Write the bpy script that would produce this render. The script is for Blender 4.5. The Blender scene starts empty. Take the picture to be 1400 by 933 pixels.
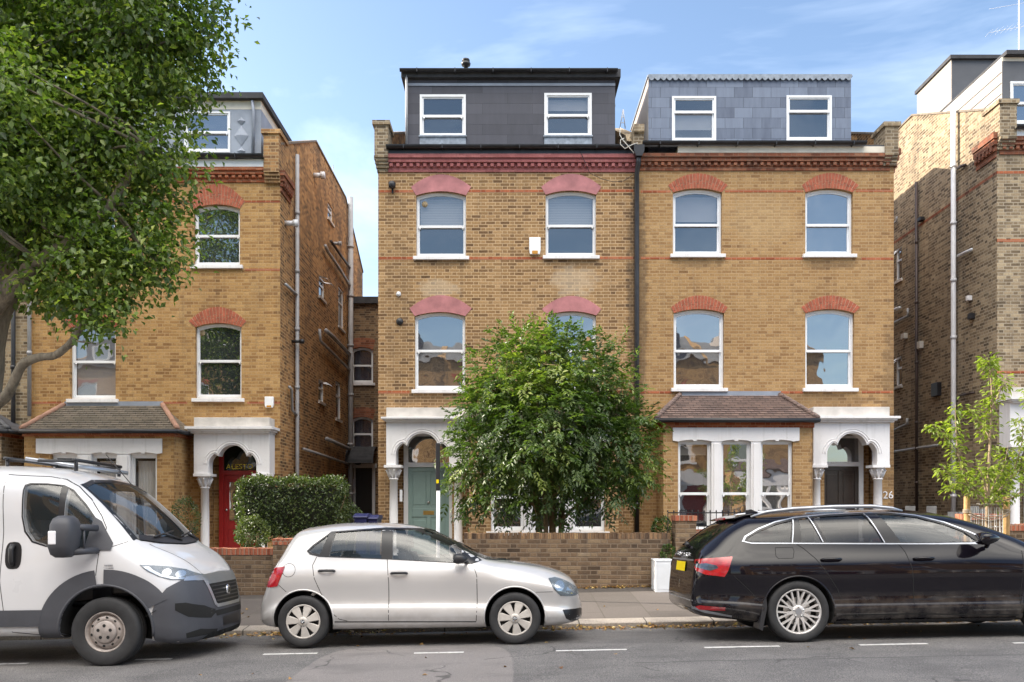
import bpy, bmesh, math, random
import numpy as np
from mathutils import Vector, Matrix
from mathutils.geometry import delaunay_2d_cdt, tessellate_polygon
from mathutils.bvhtree import BVHTree
random.seed(7); RNG = np.random.default_rng(7)
scene = bpy.context.scene
C = scene.collection
F = 1150.0; HC = 1.58; HX = 700.0; HY = 690.0
DF = 19.83                                   # distance of the house fronts
R = math.radians

def px(x, D): return (x-HX)*D/F
def pz(y, D): return HC+(HY-y)*D/F
def fx(x): return px(x, DF)
def fz(y): return pz(y, DF)

# ------------------------------------------------------------------ mesh helpers
class MB:
    def __init__(s): s.v = []; s.f = []; s.m = []; s.mi = 0; s.sm = False; s.smf = []
    def add(s, vs, fs):
        b = len(s.v); s.v += [tuple(v) for v in vs]
        for f in fs:
            s.f.append([i+b for i in f]); s.m.append(s.mi); s.smf.append(s.sm)
        return s
    def box(s, x0, x1, y0, y1, z0, z1):
        if x0 > x1: x0, x1 = x1, x0
        if y0 > y1: y0, y1 = y1, y0
        if z0 > z1: z0, z1 = z1, z0
        return s.add([(x0,y0,z0),(x1,y0,z0),(x1,y1,z0),(x0,y1,z0),(x0,y0,z1),(x1,y0,z1),(x1,y1,z1),(x0,y1,z1)],
            [(0,3,2,1),(4,5,6,7),(0,1,5,4),(1,2,6,5),(2,3,7,6),(3,0,4,7)])
    def tube(s, pts, r, n=8, cap=True):
        pts = [Vector(p) for p in pts]; rs = r if isinstance(r, (list, tuple)) else [r]*len(pts)
        vs = []; fs = []
        up = None
        for i, p in enumerate(pts):
            d = (pts[min(i+1, len(pts)-1)]-pts[max(i-1, 0)]).normalized()
            if up is None: up = Vector((0,0,1)) if abs(d.z) < .9 else Vector((1,0,0))
            a = d.cross(up).normalized(); b = a.cross(d).normalized(); up = b
            for k in range(n):
                t = 2*math.pi*k/n; vs.append(p+(a*math.cos(t)+b*math.sin(t))*rs[i])
        for i in range(len(pts)-1):
            for k in range(n):
                k2 = (k+1) % n; fs.append((i*n+k, i*n+k2, (i+1)*n+k2, (i+1)*n+k))
        if cap: fs.append(tuple(range(n))[::-1]); fs.append(tuple((len(pts)-1)*n+k for k in range(n)))
        o = s.sm; s.sm = True; s.add(vs, fs); s.sm = o
        return s
    def lathe(s, c, prof, n=16, axis='z'):
        vs = []; fs = []
        for (r, h) in prof:
            for k in range(n):
                t = 2*math.pi*k/n; a, b = r*math.cos(t), r*math.sin(t)
                vs.append((c[0]+a, c[1]+b, c[2]+h) if axis == 'z' else ((c[0]+a, c[1]+h, c[2]+b) if axis == 'y' else (c[0]+h, c[1]+a, c[2]+b)))
        for i in range(len(prof)-1):
            for k in range(n):
                k2 = (k+1) % n; fs.append((i*n+k, i*n+k2, (i+1)*n+k2, (i+1)*n+k))
        fs.append(tuple(range(n))[::-1]); fs.append(tuple((len(prof)-1)*n+k for k in range(n)))
        o = s.sm; s.sm = True; s.add(vs, fs); s.sm = o
        return s
    def prism(s, poly, a0, a1, mp):
        """poly of 2d points extruded from a0 to a1; mp(u,v,w) -> 3d"""
        n = len(poly)
        vs = [mp(u, v, a0) for u, v in poly]+[mp(u, v, a1) for u, v in poly]
        tr = tessellate_polygon([[Vector((u, v, 0)) for u, v in poly]])
        fs = [tuple(t) for t in tr]+[tuple(i+n for i in t) for t in tr]
        fs += [(i, (i+1) % n, (i+1) % n+n, i+n) for i in range(n)]
        return s.add(vs, fs)
    def sheet(s, outer, holes, w, mp, reveal=0, ri=None, bound=0):
        """flat sheet with holes; reveal: depth of hole side faces; bound: depth of outer side faces"""
        V = []; E = []
        for lp in [outer]+holes:
            b = len(V); V += [Vector(p) for p in lp]; E += [(b+i, b+(i+1) % len(lp)) for i in range(len(lp))]
        r = delaunay_2d_cdt(V, E, [], 1, 1e-6)
        vv, ff = r[0], r[2]
        keep = []
        for f in ff:
            c = sum((vv[i] for i in f), Vector((0,0)))/len(f)
            if any(inpoly(c, h) for h in holes) or not inpoly(c, outer): continue
            keep.append(tuple(f))
        s.add([mp(p.x, p.y, w) for p in vv], keep)
        om = s.mi
        if ri is not None: s.mi = ri
        if reveal:
            for h in holes:
                n = len(h); s.add([mp(p[0], p[1], w) for p in h]+[mp(p[0], p[1], w+reveal) for p in h], [(i, (i+1) % n, (i+1) % n+n, i+n) for i in range(n)])
        if bound:
            h = outer; n = len(h); s.add([mp(p[0], p[1], w) for p in h]+[mp(p[0], p[1], w+bound) for p in h], [(i, (i+1) % n, (i+1) % n+n, i+n) for i in range(n)])
        s.mi = om
        return s
    def build(s, name, mats, parent=None, label=None, bevel=0, fixn=True):
        me = bpy.data.meshes.new(name)
        off = Vector((0,0,0))
        if parent is not None: off = wloc(parent)
        me.from_pydata([tuple(Vector(v)-off) for v in s.v], [], s.f)
        if not isinstance(mats, (list, tuple)): mats = [mats]
        for m in mats: me.materials.append(m)
        me.polygons.foreach_set('material_index', s.m)
        me.polygons.foreach_set('use_smooth', s.smf)
        if fixn:
            bm = bmesh.new(); bm.from_mesh(me); bmesh.ops.recalc_face_normals(bm, faces=bm.faces); bm.to_mesh(me); bm.free()
        me.update()
        o = bpy.data.objects.new(name, me); C.objects.link(o)
        if parent is not None: o.parent = parent
        if label: o['label'] = label
        if bevel:
            b = o.modifiers.new('bevel', 'BEVEL'); b.width = bevel; b.segments = 2; b.limit_method = 'ANGLE'; b.angle_limit = R(40)
        return o

def wloc(o):
    v = Vector((0,0,0))
    while o is not None: v = v+Vector(o.location); o = o.parent
    return v
def inpoly(c, poly):
    x, y = c[0], c[1]; ins = False; j = len(poly)-1
    for i in range(len(poly)):
        xi, yi = poly[i][0], poly[i][1]; xj, yj = poly[j][0], poly[j][1]
        if (yi > y) != (yj > y) and x < (xj-xi)*(y-yi)/(yj-yi)+xi: ins = not ins
        j = i
    return ins
def FR(u, v, w): return (u, w, v)            # front plane: u = x, v = z, w = depth y
def SD(u, v, w): return (w, u, v)            # side plane: u = y, v = z, w = x
def tag(o, label, cat, group=None):
    o['label'] = label; o['category'] = cat
    if group: o['group'] = group
    return o
def struct(o): o['kind'] = 'structure'; return o
def thing(name, label, cat, loc=(0,0,0), group=None):
    o = bpy.data.objects.new(name, None); C.objects.link(o); o.location = loc; o.empty_display_size = .2
    return tag(o, label, cat, group)
def arcpts(cx, cz, r, a0, a1, n): return [(cx+r*math.cos(R(a0+(a1-a0)*i/n)), cz+r*math.sin(R(a0+(a1-a0)*i/n))) for i in range(n+1)]
def seg_arch(x0, x1, z0, zs, zc, n=10):
    """window outline with a segmental head: sides to zs, crown at zc"""
    w = (x1-x0)/2; h = zc-zs
    if h < .01: return [(x0, z0), (x1, z0), (x1, zs), (x0, zs)]
    r = (w*w+h*h)/(2*h); a = math.degrees(math.asin(min(1, w/r))); cx = (x0+x1)/2
    return [(x0, z0), (x1, z0)]+[(p[0], p[1]) for p in arcpts(cx, zc-r, r, 90-a, 90+a, n)]

# ------------------------------------------------------------------ node helpers
class NT:
    def __init__(s, name):
        s.mat = bpy.data.materials.new(name); s.mat.use_nodes = True
        s.t = s.mat.node_tree; s.n = s.t.nodes; s.l = s.t.links
        s.b = s.n['Principled BSDF']
    def node(s, typ, **k):
        n = s.n.new(typ)
        for a, v in k.items(): setattr(n, a, v)
        return n
    def put(s, sock, v):
        if isinstance(v, bpy.types.NodeSocket): s.l.new(v, sock)
        elif v is not None:
            if hasattr(sock.default_value, '__len__') and len(sock.default_value) == 4 and len(v) == 3: v = (*v, 1)
            sock.default_value = v
    def math(s, op, a, b=None, c=None, clamp=False):
        n = s.node('ShaderNodeMath', operation=op, use_clamp=clamp); s.put(n.inputs[0], a)
        if b is not None: s.put(n.inputs[1], b)
        if c is not None: s.put(n.inputs[2], c)
        return n.outputs[0]
    def mix(s, f, a, b, blend='MIX'):
        n = s.node('ShaderNodeMix', data_type='RGBA', blend_type=blend); s.put(n.inputs[0], f); s.put(n.inputs[6], a); s.put(n.inputs[7], b)
        return n.outputs[2]
    def ramp(s, f, stops, const=False):
        n = s.node('ShaderNodeValToRGB'); s.put(n.inputs[0], f); e = n.color_ramp.elements
        if const: n.color_ramp.interpolation = 'CONSTANT'
        while len(e) < len(stops): e.new(.5)
        for i, (p, c) in enumerate(stops):
            e[i].position = p; e[i].color = (*c, 1) if hasattr(c, '__len__') else (c, c, c, 1)
        return n.outputs[0]
    def noise(s, vec, scale, detail=3, rough=.55, dist=0):
        n = s.node('ShaderNodeTexNoise'); s.put(n.inputs['Vector'], vec); n.inputs['Scale'].default_value = scale
        n.inputs['Detail'].default_value = detail; n.inputs['Roughness'].default_value = rough; n.inputs['Distortion'].default_value = dist
        return n.outputs[0]
    def wnoise(s, vec):
        n = s.node('ShaderNodeTexWhiteNoise', noise_dimensions='3D'); s.put(n.inputs['Vector'], vec); return n
    def comb(s, x, y, z):
        n = s.node('ShaderNodeCombineXYZ'); s.put(n.inputs[0], x); s.put(n.inputs[1], y); s.put(n.inputs[2], z); return n.outputs[0]
    def sep(s, v):
        n = s.node('ShaderNodeSeparateXYZ'); s.put(n.inputs[0], v); return n.outputs
    def obj(s): return s.node('ShaderNodeTexCoord').outputs['Object']
    def geo(s, k): return s.node('ShaderNodeNewGeometry').outputs[k]
    def bump(s, h, strength=.3, dist=.01):
        n = s.node('ShaderNodeBump'); s.put(n.inputs['Height'], h); n.inputs['Strength'].default_value = strength; n.inputs['Distance'].default_value = dist
        s.l.new(n.outputs[0], s.b.inputs['Normal']); return n
    def vmul(s, v, x):
        n = s.node('ShaderNodeVectorMath', operation='MULTIPLY'); s.put(n.inputs[0], v); n.inputs[1].default_value = x; return n.outputs[0]
    def set(s, **k):
        for a, v in k.items(): s.put(s.b.inputs[a.replace('_', ' ')], v)
        return s

def plain(name, col, rough=.6, metal=0, var=.12, scale=6, coat=0, bump=0, spec=None, bscale=None):
    t = NT(name); o = t.obj()
    n = t.noise(o, scale, 4)
    c = t.mix(t.ramp(n, [(.3, 0.0), (.7, 1.0)]), tuple(x*(1-var) for x in col), tuple(min(1, x*(1+var*.6)) for x in col))
    t.set(Base_Color=c, Roughness=rough, Metallic=metal, Coat_Weight=coat)
    t.b.inputs['Coat Roughness'].default_value = .04
    if spec is not None: t.b.inputs['Specular IOR Level'].default_value = spec
    if bump: t.bump(t.noise(o, bscale or scale*8, 3), bump, .01)
    return t.mat

def brickmat(name, stops, mortar, dark=.25, ph=.075, uw=.34, stain=.35, soot=(.06, .05, .045), bumps=.35, mw=.0075, sootlo=.52, split=.667, vert=False, rough=.9, patches=()):
    """Flemish-bond brickwork, u along the wall whichever way it faces, v up"""
    stops = [(p, tuple(q*.85 for q in c_)) for p, c_ in stops]; mortar = tuple(q*.85 for q in mortar)
    t = NT(name); o = t.obj(); x, y, z = t.sep(o); nx, ny, nz = t.sep(t.geo('True Normal'))
    side = t.math('GREATER_THAN', t.math('ABSOLUTE', nx), .7)
    u = t.math('ADD', t.math('MULTIPLY', side, y), t.math('MULTIPLY', t.math('SUBTRACT', 1.0, side), x))
    flat = t.math('GREATER_THAN', t.math('ABSOLUTE', nz), .7)
    v = t.math('ADD', t.math('MULTIPLY', flat, y), t.math('MULTIPLY', t.math('SUBTRACT', 1.0, flat), z))
    if vert: u, v = v, u
    wob = t.math('MULTIPLY', t.math('SUBTRACT', t.noise(o, 1.3, 2), .5), .02)
    vv = t.math('DIVIDE', t.math('ADD', v, wob), ph); row = t.math('FLOOR', vv); fv = t.math('FRACT', vv)
    uu = t.math('ADD', t.math('DIVIDE', u, uw), t.math('MULTIPLY', t.math('FLOORED_MODULO', row, 2.0), .5))
    cell = t.math('FLOOR', uu); fu = t.math('FRACT', uu); hd = t.math('GREATER_THAN', fu, split)
    dz = t.math('MULTIPLY', t.math('MINIMUM', fv, t.math('SUBTRACT', 1.0, fv)), ph)
    du = t.math('MULTIPLY', t.math('MINIMUM', t.math('MINIMUM', fu, t.math('SUBTRACT', 1.0, fu)), t.math('ABSOLUTE', t.math('SUBTRACT', fu, split))), uw)
    d = t.math('MINIMUM', dz, du)
    d = t.math('ADD', d, t.math('MULTIPLY', t.math('SUBTRACT', t.noise(o, 40, 2), .5), .006))
    br = t.ramp(t.math('DIVIDE', d, mw*2), [(.35, 0.0), (.65, 1.0)])
    wn = t.wnoise(t.comb(cell, row, hd)); rv = wn.outputs[0]
    # tone of every brick, pushed about by a slow noise so dark ones gather in patches
    big = t.noise(o, .55, 4, .6)
    tone = t.math('ADD', t.math('MULTIPLY', rv, .8), t.math('MULTIPLY', t.math('SUBTRACT', big, .5), .9))
    tone = t.math('ADD', tone, .1, clamp=True)
    col = t.ramp(tone, stops)
    fine = t.noise(t.comb(t.math('MULTIPLY', u, .45), 0.0, v), 55, 4, .65)
    col = t.mix(.5, col, t.mix(1.0, col, t.ramp(fine, [(.3, .45), (.7, 1.4)]), 'MULTIPLY'))
    mcol = t.mix(t.noise(o, 3, 3), tuple(m*.7 for m in mortar), tuple(min(1, m*1.15) for m in mortar))
    c = t.mix(br, mcol, col)
    st = t.noise(t.vmul(o, (1, 1, .45)), .9, 5, .65)
    c = t.mix(t.math('MULTIPLY', t.ramp(st, [(sootlo, 0.0), (sootlo+.2, 1.0)]), stain), c, soot)
    c = t.mix(t.math('MULTIPLY', t.ramp(t.noise(o, 1.7, 4), [(.6, 0.0), (.78, 1.0)]), .25), c, tuple(min(1, m*1.25) for m in mortar))
    # rain streaks running down the face
    stv = t.noise(t.vmul(o, (3.2, 3.2, .18)), 1.6, 4, .6)
    c = t.mix(t.math('MULTIPLY', t.ramp(stv, [(.54, 0.0), (.72, 1.0)]), stain*.9), c, tuple(q*1.3 for q in soot))
    for (pcx, pcz, prx, prz, pcol, pst) in patches:
        ex = t.math('DIVIDE', t.math('SUBTRACT', x, pcx), prx); ez = t.math('DIVIDE', t.math('SUBTRACT', z, pcz), prz)
        e2 = t.math('ADD', t.math('MULTIPLY', ex, ex), t.math('MULTIPLY', ez, ez))
        e2 = t.math('ADD', e2, t.math('MULTIPLY', t.math('SUBTRACT', t.noise(o, 3.5, 4, .65), .5), 2.2)); e2 = t.math('ADD', e2, t.math('MULTIPLY', t.math('SUBTRACT', rv, .5), .5))
        c = t.mix(t.math('MULTIPLY', t.ramp(e2, [(.35, 1.0), (1.0, 0.0)]), pst), c, pcol)
    t.set(Base_Color=c, Roughness=rough)
    t.b.inputs['Specular IOR Level'].default_value = .25
    h = t.math('ADD', br, t.math('MULTIPLY', t.noise(o, 90, 3), .5))
    t.bump(h, bumps, .008)
    return t.mat

M = {}
def LA(x, y): return fx(x)-fx(693.5), fz(y)-(.02*fx(693.5)+.16)
def LB(x, y): return fx(x)-fx(1046), fz(y)-(.02*fx(1046)+.16)
def PT(f, x, y, rx, ry, col, st): a, b = f(x, y); return (a, b, rx/58, ry/58, col, st)
CRM = (.60,.48,.34); DRT = (.075,.055,.04)
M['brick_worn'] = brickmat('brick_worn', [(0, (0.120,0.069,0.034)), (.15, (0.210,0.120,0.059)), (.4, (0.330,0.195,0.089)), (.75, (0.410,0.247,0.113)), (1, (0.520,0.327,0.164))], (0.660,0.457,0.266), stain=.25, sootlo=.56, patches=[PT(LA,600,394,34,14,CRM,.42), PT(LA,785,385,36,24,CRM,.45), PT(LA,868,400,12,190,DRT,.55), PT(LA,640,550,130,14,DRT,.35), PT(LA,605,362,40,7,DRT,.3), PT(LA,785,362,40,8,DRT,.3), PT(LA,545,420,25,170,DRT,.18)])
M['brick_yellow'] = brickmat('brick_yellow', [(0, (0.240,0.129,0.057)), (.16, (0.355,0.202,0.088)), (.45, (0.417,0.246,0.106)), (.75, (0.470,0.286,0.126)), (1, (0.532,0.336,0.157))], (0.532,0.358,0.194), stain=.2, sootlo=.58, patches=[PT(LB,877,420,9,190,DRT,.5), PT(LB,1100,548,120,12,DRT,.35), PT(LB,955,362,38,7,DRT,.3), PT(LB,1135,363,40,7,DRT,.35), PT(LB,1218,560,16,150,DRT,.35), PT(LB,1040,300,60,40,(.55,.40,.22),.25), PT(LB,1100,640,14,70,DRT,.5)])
M['brick_golden'] = brickmat('brick_golden', [(0, (0.196,0.101,0.039)), (.16, (0.333,0.178,0.071)), (.5, (0.451,0.258,0.099)), (.8, (0.529,0.314,0.126)), (1, (0.588,0.366,0.157))], (0.539,0.349,0.173), stain=.3, sootlo=.55)
M['brick_side'] = brickmat('brick_side', [(0, (0.096,0.054,0.028)), (.3, (0.275,0.138,0.061)), (.6, (0.468,0.246,0.102)), (.85, (0.619,0.336,0.131)), (1, (0.715,0.432,0.187))], (0.660,0.456,0.243), stain=.5, sootlo=.47)
M['brick_side_pale'] = brickmat('brick_side_pale', [(0, (.10,.075,.05)), (.3, (.22,.16,.1)), (.6, (.36,.27,.17)), (.85, (.46,.35,.22)), (1, (.55,.43,.28))], (.5,.42,.31), stain=.45, sootlo=.5)
M['brick_link'] = brickmat('brick_link', [(0, (.08,.05,.035)), (.35, (.2,.12,.07)), (.7, (.3,.185,.10)), (1, (.4,.27,.15))], (.35,.28,.19), stain=.4)
M['brick_red'] = brickmat('brick_red', [(0, (.24,.065,.03)), (.4, (.42,.115,.05)), (.8, (.5,.16,.075)), (1, (.56,.23,.12))], (.5,.25,.15), stain=.25)
M['brick_red_old'] = brickmat('brick_red_old', [(0, (.13,.05,.03)), (.4, (.3,.1,.055)), (.8, (.4,.15,.08)), (1, (.45,.22,.13))], (.32,.18,.12), stain=.4, sootlo=.5)
M['brick_coping'] = brickmat('brick_coping', [(0, (.3,.09,.05)), (.5, (.5,.16,.09)), (1, (.6,.24,.14))], (.4,.28,.2), stain=.2, uw=.075, split=.999, ph=.3)
M['brick_garden'] = brickmat('brick_garden', [(0, (.07,.048,.033)), (.2, (.145,.095,.06)), (.6, (.235,.155,.095)), (.9, (.31,.22,.135)), (.97, (.45,.38,.29)), (1, (.6,.54,.43))], (.27,.2,.14), stain=.35, sootlo=.5, mw=.009, bumps=.7, patches=[])
M['brick_garden_top'] = brickmat('brick_garden_top', [(0, (0.075,0.049,0.036)), (.3, (0.195,0.119,0.072)), (.7, (0.360,0.217,0.117)), (1, (0.540,0.378,0.195))], (0.180,0.126,0.085), stain=.5, uw=.075, split=.999, ph=.5, mw=.007)
M['pink_paint'] = plain('pink_paint', (.46,.185,.19), .75, var=.3, scale=3, bump=.2)
M['pink_brick'] = brickmat('pink_brick', [(0, (.36,.12,.115)), (.5, (.46,.16,.155)), (1, (.52,.2,.19))], (.44,.16,.155), stain=.2)
M['arch_red'] = plain('arch_red', (.38,.105,.055), .85, var=.35, scale=9, bump=.3)
M['arch_mortar'] = plain('arch_mortar', (.56,.36,.25), .9, var=.2)
def stuccomat():
    t = NT('white_stucco'); o = t.obj()
    c = t.mix(t.ramp(t.noise(o, 1.6, 4), [(.3, 0.0), (.7, 1.0)]), (.76,.74,.745), (.84,.82,.825))
    st = t.ramp(t.noise(t.vmul(o, (5, 5, .5)), 1.7, 5, .6), [(.52, 0.0), (.72, 1.0)])
    c = t.mix(t.math('MULTIPLY', st, .32), c, (.42,.40,.36))
    sp = t.ramp(t.noise(o, 22, 4, .7), [(.64, 0.0), (.72, 1.0)]); c = t.mix(t.math('MULTIPLY', sp, .5), c, (.42,.38,.33))
    t.set(Base_Color=c, Roughness=.75); t.bump(t.noise(o, 45, 3), .15, .01); return t.mat
M['stucco'] = stuccomat()
M['stucco_dirty'] = plain('weathered_stucco', (.62,.58,.54), .8, var=.28, scale=2.2, bump=.15)
M['frame'] = plain('white_window_paint', (.82,.82,.83), .35, var=.04)
M['upvc'] = plain('white_plastic', (.86,.87,.89), .25, var=.03)
M['fascia'] = plain('cream_fascia_paint', (.68,.62,.52), .6, var=.15, scale=3)
M['black_metal'] = plain('black_gutter_paint', (.022,.022,.026), .4, var=.4)
M['grey_pipe'] = plain('grey_pipe_paint', (.36,.36,.37), .5, var=.15)
M['white_pipe'] = plain('white_pipe_paint', (.7,.7,.72), .45, var=.1)
M['brown_pipe'] = plain('brown_pipe_paint', (.06,.04,.035), .5, var=.2)
M['lead'] = plain('lead_sheet', (.27,.3,.36), .55, var=.2, scale=2.5, bump=.12)
M['lead_pale'] = plain('weathered_lead', (.27,.31,.37), .6, var=.35, scale=9)
M['roof_felt'] = plain('roof_felt', (.05,.05,.055), .85, var=.3)
M['concrete'] = plain('concrete', (.34,.32,.29), .9, var=.25, scale=8, bump=.2)
M['coping_stone'] = plain('coping_stone', (.20,.165,.13), .9, var=.35, scale=7, bump=.25)
M['steel'] = plain('steel', (.6,.6,.6), .3, 1)
M['brass'] = plain('brass', (.65,.45,.15), .3, 1)
M['gold_leaf'] = plain('gold_leaf', (.9,.78,.10), .5, 0)
M['door_teal'] = plain('teal_door_paint', (.255,.36,.335), .4, var=.06)
M['door_red'] = plain('red_door_paint', (.36,.018,.018), .4, var=.12)
M['door_brown'] = plain('dark_brown_door', (.045,.03,.024), .3, var=.25)
M['door_black'] = plain('black_door', (.02,.018,.017), .35)
M['room'] = plain('dark_room', (.035,.035,.037), .9)
M['curtain_grey'] = None
M['rubber'] = plain('tyre_rubber', (.022,.022,.024), .75, var=.25, scale=12, bump=.1)
M['trim_black'] = plain('black_trim', (.012,.012,.014), .35)
M['plastic_grey'] = plain('dark_grey_bumper_plastic', (.055,.057,.068), .55, var=.1, bump=.05, bscale=300)
M['chrome'] = plain('chrome', (.75,.77,.8), .12, 1, var=.02)
M['satin'] = plain('satin_silver', (.42,.44,.48), .35, .8, var=.04)
M['alloy'] = plain('alloy_wheel', (.58,.56,.55), .35, .35, var=.06)
M['hubcap'] = plain('silver_hubcap', (.5,.47,.44), .42, .15, var=.14, scale=14)
M['steel_wheel'] = plain('rusty_steel_wheel', (.34,.3,.28), .55, .2, var=.3, scale=12)
M['under'] = plain('underbody', (.01,.01,.01), .9)
M['seat'] = plain('grey_seat_cloth', (.06,.06,.065), .9)
M['yellow_plate'] = plain('yellow_plate', (.9,.68,.0), .4, var=.02)
M['white_box'] = plain('white_painted_box', (.75,.77,.8), .5, var=.06)
M['bin_blue'] = plain('blue_bin_plastic', (.03,.035,.13), .4)
M['wood_stake'] = plain('pine_stake', (.50,.31,.13), .75, var=.3, scale=8, bump=.2)
M['rope'] = plain('rope', (.4,.32,.24), .9)
M['black_plastic'] = plain('black_plastic', (.02,.02,.023), .45)
M['amber'] = plain('amber_lens', (.55,.25,.03), .3)
M['cream'] = plain('cream_blind', (.55,.52,.47), .8)
M['tan_board'] = plain('tan_board', (.45,.34,.2), .7)
M['earth'] = plain('garden_earth', (.09,.07,.05), .95, var=.4, scale=4, bump=.4)
M['pale_clad'] = plain('pale_cladding', (.36,.32,.29), .7, var=.12, scale=2)
M['dark_clad'] = plain('dark_grey_cladding', (.10,.105,.12), .7, var=.15, scale=2)

def slatemat(name, c0, c1, w=.5, h=.25, mort=(.02,.02,.025), streak=.3, bump=.5, z_up=True, msize=.006):
    t = NT(name); o = t.obj(); x, y, z = t.sep(o); nx, ny, nz = t.sep(t.geo('True Normal'))
    side = t.math('GREATER_THAN', t.math('ABSOLUTE', nx), .6)
    u = t.math('ADD', t.math('MULTIPLY', side, y), t.math('MULTIPLY', t.math('SUBTRACT', 1.0, side), x))
    vv = t.math('DIVIDE', z, h); row = t.math('FLOOR', vv); fv = t.math('FRACT', vv)
    uu = t.math('ADD', t.math('DIVIDE', u, w), t.math('MULTIPLY', t.math('FLOORED_MODULO', row, 2.0), .5))
    cell = t.math('FLOOR', uu); fu = t.math('FRACT', uu)
    dz = t.math('MULTIPLY', fv, h); du = t.math('MULTIPLY', t.math('MINIMUM', fu, t.math('SUBTRACT', 1.0, fu)), w)
    d = t.math('MINIMUM', dz, du)
    br = t.math('SMOOTH_MIN', t.math('DIVIDE', d, msize), 1.0, .2, clamp=True)
    rv = t.wnoise(t.comb(cell, row, 1.0)).outputs[0]
    n = t.noise(t.vmul(o, (5, 5, .8)), 1.5, 4, .6)
    tone = t.math('ADD', t.math('MULTIPLY', rv, .5), t.math('MULTIPLY', n, .5*(1+streak)), clamp=True)
    c = t.mix(br, mort, t.ramp(tone, [(.15, c0), (.85, c1)]))
    t.set(Base_Color=c, Roughness=.55)
    t.bump(t.math('ADD', t.math('MULTIPLY', t.math('SUBTRACT', 1.0, fv), .5), br), bump, .01)
    return t.mat
M['slate_dark'] = slatemat('dark_slate', (.035,.035,.048), (.07,.07,.09), 1.2, .25, streak=.1, bump=.35)
M['slate_blue'] = slatemat('blue_slate', (.065,.082,.13), (.165,.20,.275), .44, .245, streak=.5)
M['slate_roof'] = slatemat('roof_slate', (.035,.036,.042), (.09,.09,.1), .3, .1)
M['tile_brown'] = slatemat('brown_tile', (.10,.07,.062), (.22,.15,.125), .19, .062, bump=.9, msize=.01)
M['tile_olive'] = slatemat('olive_tile', (.10,.085,.065), (.21,.175,.135), .19, .062, bump=.9, msize=.01)
M['tile_ridge'] = plain('clay_ridge_tile', (.36,.2,.14), .85, var=.3, scale=5, bump=.2)

def glassmat(name, tint=(.02,.025,.03), ior=2.1, wob=.004, wscale=1.3, alpha=None):
    t = NT(name); o = t.obj()
    t.set(Base_Color=tint, Roughness=.015, IOR=ior)
    n = t.noise(o, wscale, 2, .4)
    b = t.bump(n, .6, wob)
    if alpha is not None: t.b.inputs['Alpha'].default_value = alpha
    return t.mat
M['glass'] = glassmat('old_window_glass', (.03,.034,.04), ior=3.7, wob=.012)
M['glass_dark'] = glassmat('dark_door_glass', (.01,.015,.01), 1.55, .01)
M['glass_clear'] = glassmat('see_through_window_glass', ior=3.9, wob=.008, alpha=.6)
M['glass_curtained'] = glassmat('curtained_window_glass', ior=2.0, wob=.008, alpha=.25)
M['glass_car'] = glassmat('car_glass', (.03,.04,.045), 2.3, 0.0, alpha=.45)
M['glass_tint'] = glassmat('tinted_car_glass', (.008,.009,.012), 1.6, 0.0, alpha=.82)
M['lens'] = glassmat('clear_lamp_lens', (.5,.55,.6), 1.6, .01, 30)
M['lens_dark'] = plain('lamp_inside', (.12,.14,.17), .15, .6, var=.5, scale=18)
M['lens_red'] = plain('red_lamp_lens', (.36,.006,.012), .15, 0, var=.3, scale=20, coat=1)

def curtainmat(name, c, f=26, depth=.6):
    t = NT(name); o = t.obj(); x, y, z = t.sep(o)
    w = t.node('ShaderNodeTexWave', wave_type='BANDS', bands_direction='X'); t.put(w.inputs[0], o); w.inputs['Scale'].default_value = f/6; w.inputs['Distortion'].default_value = 3; w.inputs['Detail Scale'].default_value = .6
    t.set(Base_Color=t.mix(t.noise(o, 3), tuple(v*.85 for v in c), c), Roughness=.9)
    t.bump(w.outputs[1], .35, .01)
    return t.mat
M['curtain_grey'] = curtainmat('net_curtain', (.8,.77,.73))
M['curtain_violet'] = curtainmat('violet_net_curtain', (.24,.24,.34))
M['curtain_white'] = curtainmat('white_blind', (.78,.78,.82), 3)
def louvre():
    t = NT('slatted_blind'); o = t.obj(); x, y, z = t.sep(o)
    f = t.math('FRACT', t.math('DIVIDE', z, .06))
    t.set(Base_Color=t.ramp(f, [(0, (.45,.47,.5)), (.2, (.7,.72,.75)), (1, (.78,.8,.83))]), Roughness=.6)
    return t.mat
M['louvre'] = louvre()

def leafmat(name, c0, c1, c2, trans=.35):
    t = NT(name)
    r = t.node('ShaderNodeAttribute', attribute_name='tone').outputs['Fac']
    col = t.ramp(r, [(0, c0), (.55, c1), (1, c2)])
    t.set(Base_Color=col, Roughness=.42)
    t.b.inputs['Specular IOR Level'].default_value = .6
    tr = t.node('ShaderNodeBsdfTranslucent'); t.put(tr.inputs[0], t.mix(1.0, col, (1.6,1.9,.6), 'MULTIPLY'))
    ms = t.node('ShaderNodeMixShader'); ms.inputs[0].default_value = trans
    t.l.new(t.b.outputs[0], ms.inputs[1]); t.l.new(tr.outputs[0], ms.inputs[2])
    t.l.new(ms.outputs[0], t.n['Material Output'].inputs[0])
    return t.mat
M['leaf_dark'] = leafmat('street_tree_leaves', (0.040,0.069,0.021), (0.126,0.189,0.040), (0.389,0.434,0.103), .4)
M['leaf_garden'] = leafmat('garden_tree_leaves', (0.029,0.057,0.013), (0.084,0.138,0.029), (0.267,0.316,0.069), .3)
M['leaf_young'] = leafmat('young_tree_leaves', (.10,.14,.022), (.21,.26,.045), (.38,.40,.09), .4)
M['leaf_hedge'] = leafmat('hedge_leaves', (0.031,0.051,0.015), (0.079,0.114,0.032), (0.194,0.229,0.070), .2)
M['leaf_fallen'] = leafmat('fallen_leaves', (.16,.07,.025), (.36,.2,.06), (.55,.4,.16), .1)
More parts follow.
